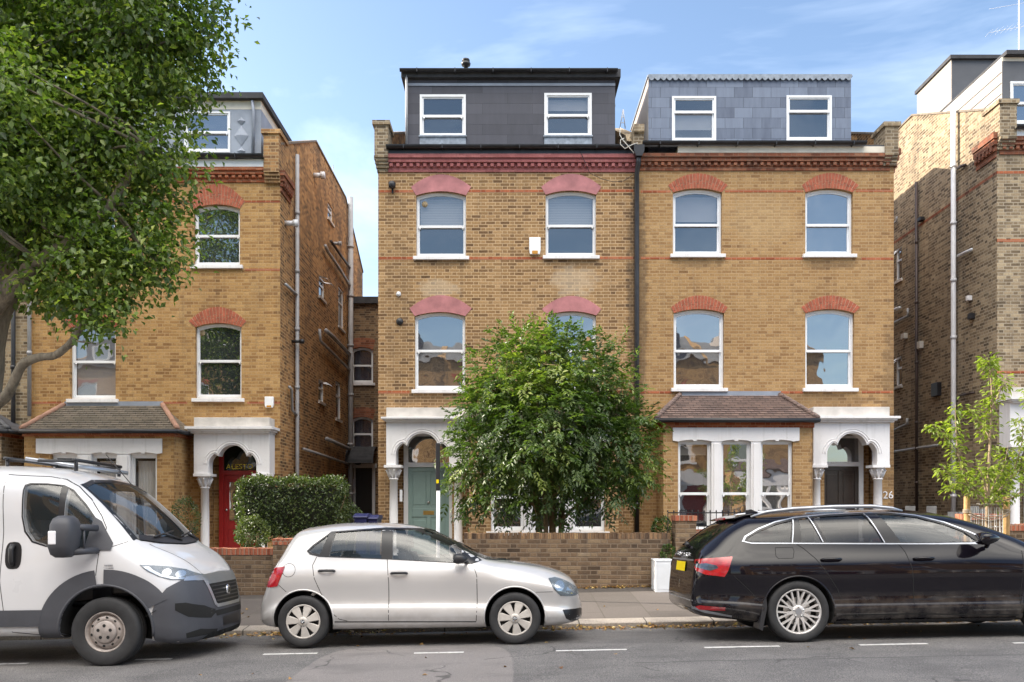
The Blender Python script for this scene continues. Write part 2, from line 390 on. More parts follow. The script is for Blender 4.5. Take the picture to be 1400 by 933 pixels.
def barkmat(name, c0, c1):
    t = NT(name); o = t.obj(); n = t.noise(t.vmul(o, (1, 1, .25)), 14, 5, .6)
    t.set(Base_Color=t.ramp(n, [(.3, c0), (.7, c1)]), Roughness=.9); t.bump(n, .8, .03); return t.mat
M['bark'] = barkmat('grey_bark', (.10,.085,.065), (.27,.23,.17))
M['bark_brown'] = barkmat('brown_bark', (.10,.07,.035), (.26,.19,.10))
M['bark_young'] = barkmat('young_bark', (.22,.16,.11), (.4,.3,.2))

def carpaint(name, col, metal, rough, coat=1.0):
    t = NT(name); o = t.obj()
    t.set(Base_Color=col, Metallic=metal, Roughness=rough, Coat_Weight=coat, Coat_Roughness=.03)
    n = t.noise(o, 4, 3); t.put(t.b.inputs['Roughness'], t.ramp(n, [(.3, rough*.9), (.7, min(1, rough*1.25))]))
    z = t.sep(o)[2]
    dirt = t.math('MULTIPLY', t.ramp(z, [(.15, 1.0), (.55, 0.0)]), t.ramp(t.noise(o, 7, 4), [(.35, 0.0), (.7, .5)]))
    t.put(t.b.inputs['Base Color'], t.mix(dirt, col, (.25,.22,.19)))
    return t.mat
M['paint_silver'] = carpaint('silver_car_paint', (.56,.55,.55), .35, .36)
M['paint_white'] = carpaint('white_van_paint', (.56,.56,.58), 0, .3, .7)
M['paint_black'] = carpaint('black_car_paint', (.006,.005,.008), 0, .15, .75)
M['paint_black'].node_tree.nodes['Principled BSDF'].inputs['Specular IOR Level'].default_value = .05

def asphalt():
    t = NT('asphalt'); o = t.obj(); x, y, z = t.sep(o)
    g = t.noise(o, 90, 4, .7); m = t.noise(o, 1.1, 5, .6)
    v = t.node('ShaderNodeTexVoronoi'); t.put(v.inputs['Vector'], o); v.inputs['Scale'].default_value = 70
    sp = t.ramp(v.outputs['Distance'], [(.1, 1.0), (.35, 0.0)])
    c = t.ramp(t.math('ADD', t.math('MULTIPLY', g, .8), t.math('MULTIPLY', m, .2)), [(.36, (.04,.038,.04)), (.5, (.115,.11,.11)), (.64, (.28,.265,.255))])
    c = t.mix(t.math('MULTIPLY', sp, .4), c, (.34,.32,.30))
    # older, lighter patch of reinstated surface in the near lane, with its own worn edge
    ex = t.math('DIVIDE', t.math('SUBTRACT', x, -1.02), 1.04); ey = t.math('DIVIDE', t.math('SUBTRACT', y, 7.3), 2.3)
    wob = t.math('MULTIPLY', t.math('SUBTRACT', t.noise(o, 2.5, 3), .5), .18)
    e4 = t.math('ADD', t.math('POWER', t.math('ABSOLUTE', ex), 5.0), t.math('POWER', t.math('ABSOLUTE', ey), 5.0))
    pm = t.ramp(t.math('ADD', e4, wob), [(.92, 1.0), (1.0, 0.0)])
    c = t.mix(t.math('MULTIPLY', pm, .7), c, t.mix(g, (.11,.10,.098), (.33,.30,.29)))
    # tar-dark patching and oil stains where cars stand
    st = t.ramp(t.noise(t.vmul(o, (.5, 1.4, 1)), 1.6, 5, .65), [(.5, 0.0), (.7, 1.0)])
    c = t.mix(t.math('MULTIPLY', st, .35), c, (.035,.034,.036))
    vc = t.node('ShaderNodeTexVoronoi', feature='DISTANCE_TO_EDGE'); wv = t.node('ShaderNodeVectorMath', operation='ADD'); t.put(wv.inputs[0], o)
    nz_ = t.node('ShaderNodeTexNoise'); t.put(nz_.inputs['Vector'], o); nz_.inputs['Scale'].default_value = 3; sc_ = t.node('ShaderNodeVectorMath', operation='SCALE'); t.l.new(nz_.outputs[1], sc_.inputs[0]); sc_.inputs['Scale'].default_value = .35
    t.l.new(sc_.outputs[0], wv.inputs[1]); t.put(vc.inputs['Vector'], wv.outputs[0]); vc.inputs['Scale'].default_value = .55
    ck = t.math('MULTIPLY', t.ramp(vc.outputs['Distance'], [(.002, 1.0), (.008, 0.0)]), t.ramp(t.noise(o, .9, 2), [(.48, 0.0), (.56, 1.0)]))
    c = t.mix(t.math('MULTIPLY', ck, .7), c, (.025,.024,.025))
    sx = t.math('ABSOLUTE', t.math('SUBTRACT', y, t.math('ADD', 8.25, t.math('MULTIPLY', t.math('SUBTRACT', t.noise(o, 1.2, 2), .5), .12))))
    seam = t.math('MULTIPLY', t.ramp(sx, [(.012, 1.0), (.03, 0.0)]), t.math('GREATER_THAN', x, 1.2)); c = t.mix(t.math('MULTIPLY', seam, .5), c, (.03,.03,.032))
    t.set(Base_Color=c, Roughness=.85); t.bump(t.math('ADD', g, sp), .5, .01)
    return t.mat
M['asphalt'] = asphalt()
def paving():
    t = NT('paving_slabs'); o = t.obj(); x, y, z = t.sep(o)
    b = t.node('ShaderNodeTexBrick'); t.put(b.inputs['Vector'], t.comb(y, x, 0.0)); b.offset = .5
    b.inputs['Scale'].default_value = 1; b.inputs['Brick Width'].default_value = .92; b.inputs['Row Height'].default_value = .64
    b.inputs['Mortar Size'].default_value = .008; b.inputs['Mortar Smooth'].default_value = .2
    b.inputs['Color1'].default_value = (.078,.067,.06,1); b.inputs['Color2'].default_value = (.105,.09,.082,1); b.inputs['Mortar'].default_value = (.07,.06,.05,1)
    g = t.noise(o, 60, 4, .7)
    c = t.mix(.6, b.outputs['Color'], t.mix(1.0, b.outputs['Color'], t.ramp(g, [(.3, .6), (.7, 1.4)]), 'MULTIPLY'))
    st = t.ramp(t.noise(o, 1.4, 5, .6), [(.45, 0.0), (.7, 1.0)])
    c = t.mix(t.math('MULTIPLY', st, .35), c, (.09,.08,.07))
    t.set(Base_Color=c, Roughness=.85); t.bump(t.math('ADD', t.math('MULTIPLY', g, .3), t.math('SUBTRACT', 1.0, b.outputs['Fac'])), .4, .01)
    return t.mat
M['paving'] = paving()
def kerbmat():
    t = NT('granite_kerb'); o = t.obj(); x, y, z = t.sep(o)
    f = t.math('FRACT', t.math('DIVIDE', x, .9)); d = t.math('MINIMUM', f, t.math('SUBTRACT', 1.0, f))
    j = t.ramp(d, [(.006, 0.0), (.012, 1.0)])
    g = t.noise(o, 50, 4, .7); c = t.ramp(g, [(.3, (.2,.17,.15)), (.7, (.42,.38,.33))])
    c = t.mix(t.math('MULTIPLY', t.ramp(t.noise(o, 2, 4), [(.4, 0.0), (.7, 1.0)]), .4), c, (.12,.10,.085))
    t.set(Base_Color=t.mix(j, (.05,.045,.04), c), Roughness=.85); t.bump(t.math('ADD', g, j), .4, .01)
    return t.mat
M['kerb'] = kerbmat()
def paintmark():
    t = NT('worn_road_paint'); o = t.obj(); n = t.noise(o, 26, 5, .7)
    t.set(Base_Color=t.ramp(n, [(.33, (.12,.115,.115)), (.45, (.62,.61,.6))]), Roughness=.8); return t.mat
M['mark'] = paintmark()
CLOUD_THIN = (6.5, 7.2, 8.0); CLOUD_FILL = (25, 23.7, 21.6); EXPO = 1.2
# ================================================================== ground
def camber(D):
    return float(np.interp(D, [-60, 2.4, 2.401, 5, 9.3, 11.25, 11.2501, 14.2, 15, 300], [.1, .1, 0, .03, 0, -.102, -.102, -.1, -.1, -.1]))
def gz(X, D):
    if D > 11.2499: c = float(np.interp(D, [11.25, 14.23, 15, 200], [-.024, .148, .16, .16]))
    else: c = camber(D)
    return .02*X+c
def strip(name, Ds, zf, mat, x0=-60, x1=60, nx=2):
    mb = MB(); vs = []; fs = []
    for i in range(nx):
        X = x0+(x1-x0)*i/(nx-1)
        for D in Ds: vs.append((X, D, zf(X, D)))
    n = len(Ds)
    for i in range(nx-1):
        for k in range(n-1): fs.append((i*n+k, (i+1)*n+k, (i+1)*n+k+1, i*n+k+1))
    mb.add(vs, fs); return struct(mb.build(name, mat, fixn=False))
strip('ground', [-400, -1, 2, 11, 14, 400], lambda X, D: .02*X-.35, M['earth'], -400, 400)
strip('road', [2.4, 5, 7, 9.3, 9.8, 10.3, 10.8, 11.25], lambda X, D: .02*X+camber(D), M['asphalt'])
strip('pavement', [11.54, 12.5, 13.5, 14.6], lambda X, D: gz(X, D)+.002, M['paving'])
strip('garden_ground', [14.5, 40], lambda X, D: gz(X, 15)-.005, M['earth'])
strip('opposite_pavement', [-1.0, 2.1], lambda X, D: .02*X+.1, M['paving'])
strip('opposite_garden_ground', [-40, -.95], lambda X, D: .02*X+.09, M['earth'])
def kerb(name, D0, D1, zt, face):
    mb = MB(); vs = []
    for X in (-60, 60):
        b = .02*X
        vs += [(X, D0, b-.3), (X, D0, b+zt[0]-.012), (X, D0+.02, b+zt[0]), (X, D1-.02, b+zt[1]), (X, D1, b+zt[1]-.01), (X, D1, b-.3)]
    mb.add(vs, [(i, i+6, i+7, i+1) for i in range(5)]); return struct(mb.build(name, M['kerb'], fixn=False))
kerb('kerb', 11.25, 11.55, (-.024, -.006), -1)
kerb('opposite_kerb', 2.1, 2.4, (.1, .1), 1)
# parking bay dashes
for i, (a, b, y) in enumerate([(-90, 38, 909), (185, 235, 902), (360, 434, 894.5), (566, 634, 893), (760, 857, 889.5), (963, 1066, 885), (1175, 1268, 881.5), (1385, 1470, 879)]):
    D = F*HC/(y-HY)
    for _ in range(4): D = F*(HC-gz(px((a+b)/2, D), D))/(y-HY)
    mb = MB(); X0, X1 = px(a, D), px(b, D); n = 14; vs = []
    rr = random.Random(i)
    for k in range(n+1):
        X = X0+(X1-X0)*k/n; w = .035+rr.uniform(-.006, .004)
        vs += [(X, D-w, gz(X, D-w)+.004), (X, D+w, gz(X, D+w)+.004)]
    mb.add(vs, [(2*k, 2*k+2, 2*k+3, 2*k+1) for k in range(n)])
    struct(mb.build('road_marking', M['mark'], fixn=False))

# ================================================================== house pieces
def sash(root, x0, x1, z0, z1, D=DF, zs=None, set_back=.09, rail=None, glass='glass', back=None, style='sash', name='window', sill=True, siz=(.07, .09), split=.5, fr=.035, label=None, arch=True, rc=None, matf='frame'):
    """one window: frame (part), pane, sill, and what hangs behind the pane (sub-parts)"""
    if zs is None: zs = z1-.09 if arch else z1
    y = D+set_back; W = x1-x0
    zr = z0+(z1-z0)*split if rail is None else rail
    out = seg_arch(x0, x1, z0, zs, z1)
    mb = MB(); st = .034
    # outer box frame
    inner = seg_arch(x0+fr, x1-fr, z0+.05, zs-fr*.9 if arch else z1-fr, z1-fr, 10)
    mb.sheet(out, [inner], y, FR, reveal=.10, bound=.10)
    a0, a1 = x0+fr, x1-fr
    # two sashes, the lower one further back
    up_out = [(p[0], max(p[1], zr-.02)) for p in inner]
    up_in = seg_arch(a0+st, a1-st, zr+.03, (zs if arch else z1)-fr-st, z1-fr-st, 8)
    mb.sheet(up_out, [up_in], y+.025, FR, reveal=.03, bound=.03)
    lo_out = [(a0, z0+.05), (a1, z0+.05), (a1, zr+.02), (a0, zr+.02)]
    lo_in = [(a0+st, z0+.05+.06), (a1-st, z0+.05+.06), (a1-st, zr-.025), (a0+st, zr-.025)]
    mb.sheet(lo_out, [lo_in], y+.06, FR, reveal=.03, bound=.03)
    mb.box(a0, a1, y+.02, y+.06, zr-.03, zr+.012)
    if style == 'sash':
        for xx in (a0+.045, a1-.045):
            mb.lathe((xx, y+.026, zr-.05), [(.001, -.03), (.016, -.01), (.02, .02)], 8)
    f = mb.build(name, M[matf], root, label)
    g = MB()
    # the two panes stand at slightly different angles, as hung sashes do
    tz = random.uniform(-.006, .006); ty = random.uniform(-.006, .006)
    g.add([(u, y+.045+(w-zr)*ty+(u-x0)*tz*.6, w) for u, w in up_in], [tuple(range(len(up_in)))[::-1]])
    g.add([(u, y+.08+(w-zr)*tz+(u-x0)*ty*.6, w) for u, w in lo_in], [(3, 2, 1, 0)])
    g.build('pane', M[glass], f, fixn=False)
    if back:
        kind, za, zb = back
        c = MB(); n = 24 if kind.startswith('curtain') else 1
        ins = [(x0+.08, max(za, z0+.08)), (x1-.08, max(za, z0+.08)), (x1-.08, min(zb, z1-.12)), (x0+.08, min(zb, z1-.12))]
        if kind in ('curtain_grey', 'curtain_violet'):
            vs = []; n = 60
            for k in range(n+1):
                X = ins[0][0]+(ins[1][0]-ins[0][0])*k/n; dy = .02*math.sin(k*1.25)+.015*math.sin(k*.57+1)
                vs += [(X, y+.15+dy, ins[0][1]), (X, y+.15+dy*.6, ins[2][1])]
            c.sm = True; c.add(vs, [(2*k, 2*k+2, 2*k+3, 2*k+1) for k in range(n)])
        else: c.box(ins[0][0], ins[1][0], y+.105, y+.115, ins[0][1], ins[2][1])
        c.build('curtain' if 'curtain' in kind else 'blind', M[kind], f)
    if glass == 'glass_clear' or back:
        r_ = MB(); r_.box(x0+.02, x1-.02, y+.5, y+.52, z0, z1)
        r_.box(x0+.02, x0+.03, y+.11, y+.5, z0, z1); r_.box(x1-.03, x1-.02, y+.11, y+.5, z0, z1); r_.box(x0+.03, x1-.03, y+.11, y+.5, z1-.02, z1-.01); r_.box(x0+.03, x1-.03, y+.11, y+.5, z0+.01, z0+.02)
        r_.build('room_lining', M['room'], f)
    if sill:
        s = MB(); s.box(x0-.07, x1+.08, D-.07, y+.03, z0-.085, z0-.002); s.build('sill', M['stucco'], f, bevel=.008)
    return f

def voussoirs(root, x0, x1, zs, zc, ox0, ox1, oz, ozc, mat, D=DF, n=17, proud=.012, solid=False, label=None):
    mb = MB()
    def at(t, a0, a1, ze, zz): return (a0+(a1-a0)*t, ze+(zz-ze)*(1-(2*t-1)**2))
    if solid:
        m = 16; poly = [at(i/m, x0, x1, zs, zc) for i in range(m+1)]+[at(i/m, ox0, ox1, oz, ozc) for i in range(m, -1, -1)]
        mb.prism(poly, D-proud, D+.10, FR)
        return mb.build('window_arch', M[mat], root, label)
    m = 16; poly = [at(i/m, x0, x1, zs, zc) for i in range(m+1)]+[at(i/m, ox0, ox1, oz, ozc) for i in range(m, -1, -1)]
    mb.mi = 1; mb.prism(poly, D-proud+.006, D+.10, FR); mb.mi = 0
    rr = random.Random(int(x0*100))
    for i in range(n):
        g = .085; ta, tb = (i+g)/n, (i+1-g)/n; k = rr.uniform(.46, .54); e = rr.uniform(0, .004)
        for (ka, kb) in ((0, k-.02), (k+.02, 1)) if i % 2 else ((0, k-.19), (k-.15, 1)):
            q = []
            for (t, kk) in ((ta, ka), (tb, ka), (tb, kb), (ta, kb)):
                a = at(t, x0, x1, zs, zc); b = at(t, ox0, ox1, oz, ozc); q.append((a[0]+(b[0]-a[0])*kk, a[1]+(b[1]-a[1])*kk))
            mb.prism(q, D-proud-e, D+.05, FR)
    return mb.build('window_arch', [M[mat], M['arch_mortar']], root, label)

def trefoil(x0, x1, zb, zc, ztop):
    """opening of the porch: up from zb, side lobes from zc, round centre lobe to ztop"""
    w = (x1-x0)/2; cx = (x0+x1)/2; rc = w*.60; zcc = ztop-rc; rs = w*.50; zl = zcc-rs*.42
    pts = [(x0, zb), (x1, zb)]
    pts += [(p[0], p[1]) for p in arcpts(x1-rs, zl, rs, 0, 62, 8)]
    pts += arcpts(cx, zcc, rc, 12, 168, 16)
    pts += arcpts(x0+rs, zl, rs, 118, 180, 8)
    return pts

def column(root, cx, cy, z0, z1, r=.098):
    mb = MB(); h = z1-z0
    mb.box(cx-.2, cx+.2, cy-.2, cy+.2, z0-.35, z0+.02)
    mb.lathe((cx, cy, z0), [(.19, 0.02), (.2, .05), (.185, .08), (.15, .1), (.16, .2), (.175, .25), (.15, .3), (r, .36), (r*1.0, h*.5), (r*.92, h-.34), (r*1.15, h-.33), (r*1.15, h-.31), (r*.95, h-.3), (r*1.1, h-.2), (r*1.5, h-.1), (r*1.75, h-.06)], 18)
    mb.box(cx-.2, cx+.2, cy-.2, cy+.2, h+z0-.06, h+z0)
    for k in range(8):                        # carved leaves of the capital
        t = math.pi*k/4+.2; ct, s_ = math.cos(t), math.sin(t)
        mb.tube([(cx+ct*r*.95, cy+s_*r*.95, z1-.28), (cx+ct*r*1.35, cy+s_*r*1.35, z1-.18), (cx+ct*r*1.75, cy+s_*r*1.75, z1-.1), (cx+ct*r*1.9, cy+s_*r*1.9, z1-.13)], [.03, .028, .022, .012], 6)
    return mb.build('column', M['stucco'], root)

def brick_pier(mb, x0, x1, y0, y1, z0, z1): mb.box(x0, x1, y0, y1, z0, z1)

GAB = [(19.83, 10.30), (23.4, 11.91), (27.6, 11.87), (30.8, 10.3)]
def house(label, x0, x1, off, brick, side, expo, group='brick terraced houses along the street'):
    """x0,x1 in world metres; walls, gables and main roof"""
    H = thing('terraced_house', label, 'house', (round((x0+x1)/2, 2), DF, gz((x0+x1)/2, 16)), group)
    H['_x'] = 0; del H['_x']
    return H
def front_wall(H, x0, x1, ztop, holes, brick, D=DF, name='front_wall'):
    mb = MB(); mb.sheet([(x0, -.9), (x1, -.9), (x1, ztop), (x0, ztop)], holes, D, FR, reveal=.1)
    return mb.build(name, M[brick], H)
def gable(H, x, sgn, off, mat, top=0.0, holes=[], th=.24, name='side_wall', label=None, prof=None):
    """wall in a plane x facing sgn, thickness inwards"""
    P = [(y, z+off+top) for y, z in (prof or GAB)]
    poly = P+[(P[-1][0], -.9), (P[0][0]+.001, -.9)]
    mb = MB(); mb.sheet(poly, holes, x, SD, reveal=-sgn*.12)
    mb.sheet([(a, b) for a, b in poly], [], x-sgn*th, SD)
    n = len(poly)
    mb.add([(x, a, b) for a, b in poly]+[(x-sgn*th, a, b) for a, b in poly], [(i, (i+1) % n, (i+1) % n+n, i+n) for i in range(n)])
    w = mb.build(name, M[mat], H, label)
    c = MB()                                   # coping stones on the parapet slope
    for (a, b), (a2, b2) in zip(P[:-1], P[1:]):
        dz = .05
        c.add([(x+sgn*.03, a, b), (x+sgn*.03, a2, b2), (x+sgn*.03, a2, b2+dz), (x+sgn*.03, a, b+dz), (x-sgn*(th+.03), a, b), (x-sgn*(th+.03), a2, b2), (x-sgn*(th+.03), a2, b2+dz), (x-sgn*(th+.03), a, b+dz)],
              [(0,1,2,3), (4,7,6,5), (0,4,5,1), (3,2,6,7), (0,3,7,4), (1,5,6,2)])
    c.build('parapet_coping', M['coping_stone'], H)
    return w
def main_roof(H, x0, x1, off, mat='slate_roof', drop=.32):
    P = [(19.70, 10.0+off), (23.45, 11.62+off), (27.6, 11.6+off), (30.7, 10.2+off)]
    mb = MB(); vs = []
    for X in (x0, x1): vs += [(X, a, b) for a, b in P]+[(X, a, b-.05) for a, b in P]
    mb.add(vs, [(0,1,9,8), (1,2,10,9), (2,3,11,10), (4,12,13,5), (5,13,14,6), (6,14,15,7), (0,8,12,4), (3,7,15,11)])
    r = mb.build('roof', M[mat], H)
    b = MB(); b.box(x0, x1, 30.55, 30.8, -.9, 10.0+off); b.build('rear_wall', M['brick_side'], H)
    return r
def cornice(H, x0, x1, zb, zt, mat, step=.155, D=DF, ext0=0, ext1=0, dm=None):
    h = zt-zb; mb = MB()
    mb.box(x0-ext0*.3, x1+ext1*.3, D-.03, D+.1, zb, zb+h*.25)
    mb.box(x0-ext0*.3, x1+ext1*.3, D-.045, D+.1, zb+h*.25, zb+h*.52)
    n = int((x1-x0)/step)
    for k in range(n):
        a = x0+(k+.25)*(x1-x0)/n; mb.box(a, a+(x1-x0)/n*.5, D-.1, D-.04, zb+h*.28, zb+h*.5)
    mb.box(x0-ext0*.7, x1+ext1*.7, D-.12, D+.1, zb+h*.52, zb+h*.76)
    mb.box(x0-ext0, x1+ext1, D-.16, D+.1, zb+h*.76, zt)
    return mb.build('cornice', M[mat], H, bevel=.006)
def corner_pier(H, xa, xb, ztop, zb, mat='brick_worn', D=DF, s=1):
    """stack of corbelled brickwork where the parapet meets the front"""
    mb = MB(); h = ztop-zb
    mb.box(xa, xb, D-.18, D+.45, zb, ztop-.1)
    mb.box(xa-.045, xb+.045, D-.22, D+.5, ztop-.1, ztop)
    for i in range(4): mb.box(xa-.02*s if s < 0 else xa, xb, D-.18+.035*i, D+.05, zb-.07*(i+1), zb-.07*i)
    return mb.build('corner_pier', M[mat], H)
def corbel_return(H, x, sgn, zb, zt, mat, n=4, L=.85):
    mb = MB()
    for i in range(n):
        a = zb+(zt-zb)*i/n; b = zb+(zt-zb)*(i+1)/n; e = .03+.035*i
        mb.box(x, x+sgn*e, DF-.03*i, DF+L, a, b)
        if i == 1:
            for k in range(5): mb.box(x+sgn*e, x+sgn*(e+.04), DF+.05+k*.16, DF+.13+k*.16, a+.02, b)
    return mb.build('cornice_return', M[mat], H)
def gutter(H, x0, x1, z, D=DF, r=.075, mat='black_metal', y=-.2):
    mb = MB(); vs = []; n = 10
    for X in (x0, x1):
        for k in range(n+1):
            t = math.pi+math.pi*k/n; vs.append((X, D+y+r*math.cos(t), z+r*math.sin(t)))
        for k in range(n, -1, -1):
            t = math.pi+math.pi*k/n; vs.append((X, D+y+(r-.008)*math.cos(t), z+(r-.008)*math.sin(t)))
    m = 2*(n+1)
    mb.add(vs, [(k, (k+1) % m, (k+1) % m+m, k+m) for k in range(m)]+[tuple(range(m)), tuple(range(m, 2*m))])
    X = x0+.4
    while X < x1: mb.box(X, X+.02, D+y-r-.006, D+y+r+.08, z-.085, z+.01); X += .9
    return mb.build('gutter', M[mat], H)
def pipe(H, pts, r=.045, mat='black_metal', name='downpipe', label=None, joints=True):
    mb = MB(); mb.tube(pts, r, 10)
    a, b = Vector(pts[0]), Vector(pts[-1])
    if joints:
        for p, q in zip(pts[:-1], pts[1:]):
            p, q = Vector(p), Vector(q); L = (q-p).length; n = int(L/1.8)
            for k in range(1, n+1):
                c = p+(q-p)*(k/(n+1)); d = (q-p).normalized()*.04; mb.tube([c-d, c+d], r*1.28, 10)
    return mb.build(name, M[mat], H, label)
def dormer(H, x0, x1, D, zb, zt, mat, wins, back=26.0, over=.1, roofmat='roof_felt', sidemat=None, th=.16, backz=None, roof_y=None):
    mb = MB(); mb.sheet([(x0, zb), (x1, zb), (x1, zt), (x0, zt)], [seg_arch(w[0], w[1], w[2], w[3], w[3]) for w in wins], D, FR, reveal=.08)
    d = mb.build('dormer_front', M[mat], H)
    for X, q in ((x0, .06), (x1, -.06)): s = MB(); s.prism([(D+.001, zb-.3), (back, zb-.3), (back, zt), (D+.001, zt)], X, X+q, SD); s.build('dormer_cheek', M[sidemat or mat], H)
    r = MB(); r.box(x0-over, x1+over, D-over, back, zt, zt+th); r.build('dormer_roof', M[roofmat], H, bevel=.01)
    return d
def string(H, x0, x1, zc, mat='brick_red', h=.07, D=DF, proud=.004):
    mb = MB(); mb.box(x0, x1, D-proud, D+.05, zc-h/2, zc+h/2); return mb
def porch(H, b0, b1, yt, yc, yb, ybot, c0, c1, o0, o1, otop, ycap, cols, D=19.40, colbot=-.0, door=None):
    """b0,b1 block; c0,c1 cornice; o0,o1 opening (px on the porch front plane)"""
    X = lambda p: px(p, D); Z = lambda p: pz(p, D)
    body = [(X(b0), Z(ybot)), (X(o0), Z(ybot)), (X(o0), Z(ybot)), (X(o1), Z(ybot)), (X(b1), Z(ybot)), (X(b1), Z(yb)), (X(b0), Z(yb))]
    tr = trefoil(X(o0), X(o1), Z(ybot)-.2, Z(ycap), Z(otop))
    # outline with the opening cut in from below
    outer = [(X(b0), Z(ybot)), (X(o0), Z(ybot))]+tr[2:][::-1]+[(X(o1), Z(ybot)), (X(b1), Z(ybot)), (X(b1), Z(yb)), (X(b0), Z(yb))]
    mb = MB(); mb.prism(outer, D, D+.28, FR)
    # raised moulding round the arch
    arc = tr[2:]; mo = MB()
    for w_, off in ((.018, .045), (.012, .10)):
        cx = (X(o0)+X(o1))/2; pts = []
        for i, p in enumerate(arc):
            a = arc[max(i-1, 0)]; b = arc[min(i+1, len(arc)-1)]; d = Vector((b[0]-a[0], b[1]-a[1])).normalized(); nrm = Vector((d.y, -d.x))
            q = Vector(p)+nrm*off; pts.append((q.x, D-.002, q.y))
        mb.tube(pts, w_, 6)
    # sides back to the house and inner ceiling
    mb.box(X(b0), X(b0)+.22, D+.28, DF+.02, Z(ybot), Z(yb)); mb.box(X(b1)-.22, X(b1), D+.28, DF+.02, Z(ybot), Z(yb))
    mb.box(X(b0), X(b1), D, DF+.05, Z(yb), Z(yb)+.10)
    # cornice in three steps, then the parapet block
    h = Z(yc)-Z(yb)
    mb.box(X(c0)+.10, X(c1)-.10, D-.07, DF+.0, Z(yb)+.002, Z(yb)+h*.3); mb.box(X(c0)+.05, X(c1)-.05, D-.12, DF+.0, Z(yb)+h*.3, Z(yb)+h*.6); mb.box(X(c0), X(c1), D-.17, DF+.0, Z(yb)+h*.6, Z(yc))
    p = mb.build('porch', M['stucco'], H, bevel=.006)
    t = MB(); t.box(X(b0), X(b1), D+.0, DF-.002, Z(yc)+.001, Z(yt)); t.build('parapet_block', M['stucco_dirty'], p, bevel=.01)
    for cx in cols: column(p, X(cx), D+.15, colbot, Z(ybot))
    return p
def door(H, x0, x1, zb, zt, ztop, Dd, mat, framemat, style, f0=None, f1=None, lite='glass', side_light=False):
    """panelled door with its frame and fanlight; world metres"""
    f0 = f0 if f0 is not None else x0-.08; f1 = f1 if f1 is not None else x1+.08
    fr = MB(); fr.box(f0, x0, Dd-.03, Dd+.08, zb, ztop); fr.box(x1, f1, Dd-.03, Dd+.08, zb, ztop); fr.box(x0, x1, Dd-.03, Dd+.08, zt+.003, zt+.11); fr.box(x0, x1, Dd-.03, Dd+.08, ztop-.06, ztop)
    fo = fr.build('door_frame', M[framemat], H, bevel=.004)
    g = MB(); g.box(x0, x1, Dd+.02, Dd+.03, zt+.11, ztop-.06); g.build('fanlight_pane', M[lite], fo)
    d = MB(); d.box(x0, x1, Dd+.03, Dd+.07, zb, zt)
    W = x1-x0; h = zt-zb
    rails = [0, .09, .43, .53, .95, 1] if style != 'glazed' else [0, .1, .38, .46, .94, 1]
    for a, b in ((0, rails[1]), (rails[2], rails[3]), (rails[4], 1)): d.box(x0+.09, x1-.09, Dd+.01, Dd+.03, zb+h*a, zb+h*b)
    for a, b in ((x0, x0+.09), (x1-.09, x1)): d.box(a, b, Dd+.01, Dd+.03, zb, zt)
    if style != 'glazed': d.box(x0+W/2-.045, x0+W/2+.045, Dd+.01, Dd+.03, zb+h*.09, zb+h*.43); d.box(x0+W/2-.045, x0+W/2+.045, Dd+.01, Dd+.03, zb+h*.53, zb+h*.95)
    for (a, b) in ((x0+.12, x0+W/2-.075), (x0+W/2+.075, x1-.12)):
        for (u, v) in ((.13, .39), (.57, .91)):
            if style == 'glazed' and u > .5: continue
            d.box(a, b, Dd+.018, Dd+.031, zb+h*u, zb+h*v)
    do = d.build('door', M[mat], H, bevel=.006)
    if style == 'glazed':
        g = MB(); g.box(x0+.13, x1-.13, Dd+.022, Dd+.03, zb+h*.48, zb+h*.92); g.build('pane', M['glass'], do)
    l = MB(); l.box(x0+W/2-.13, x0+W/2+.13, Dd-.0, Dd+.009, zb+h*.455, zb+h*.5); l.build('letterbox', M['brass' if style == 'teal' else 'steel'], do)
    k = MB(); k.sm = True; k.lathe((x0+W/2 if style == 'teal' else x1-.08, Dd+.01, zb+h*(.6 if style == 'teal' else .5)), [(.001, -.06), (.03, -.05), (.035, -.03), (.015, -.015), (.02, 0)], 12, 'y'); k.build('door_knob', M['steel'], do)
    if style == 'glazed':
        k = MB(); k.lathe((x0+.06, Dd+.01, zb+h*.6), [(.001, -.02), (.028, -.015), (.03, 0)], 12, 'y'); k.build('door_lock', M['steel'], do)
    return do
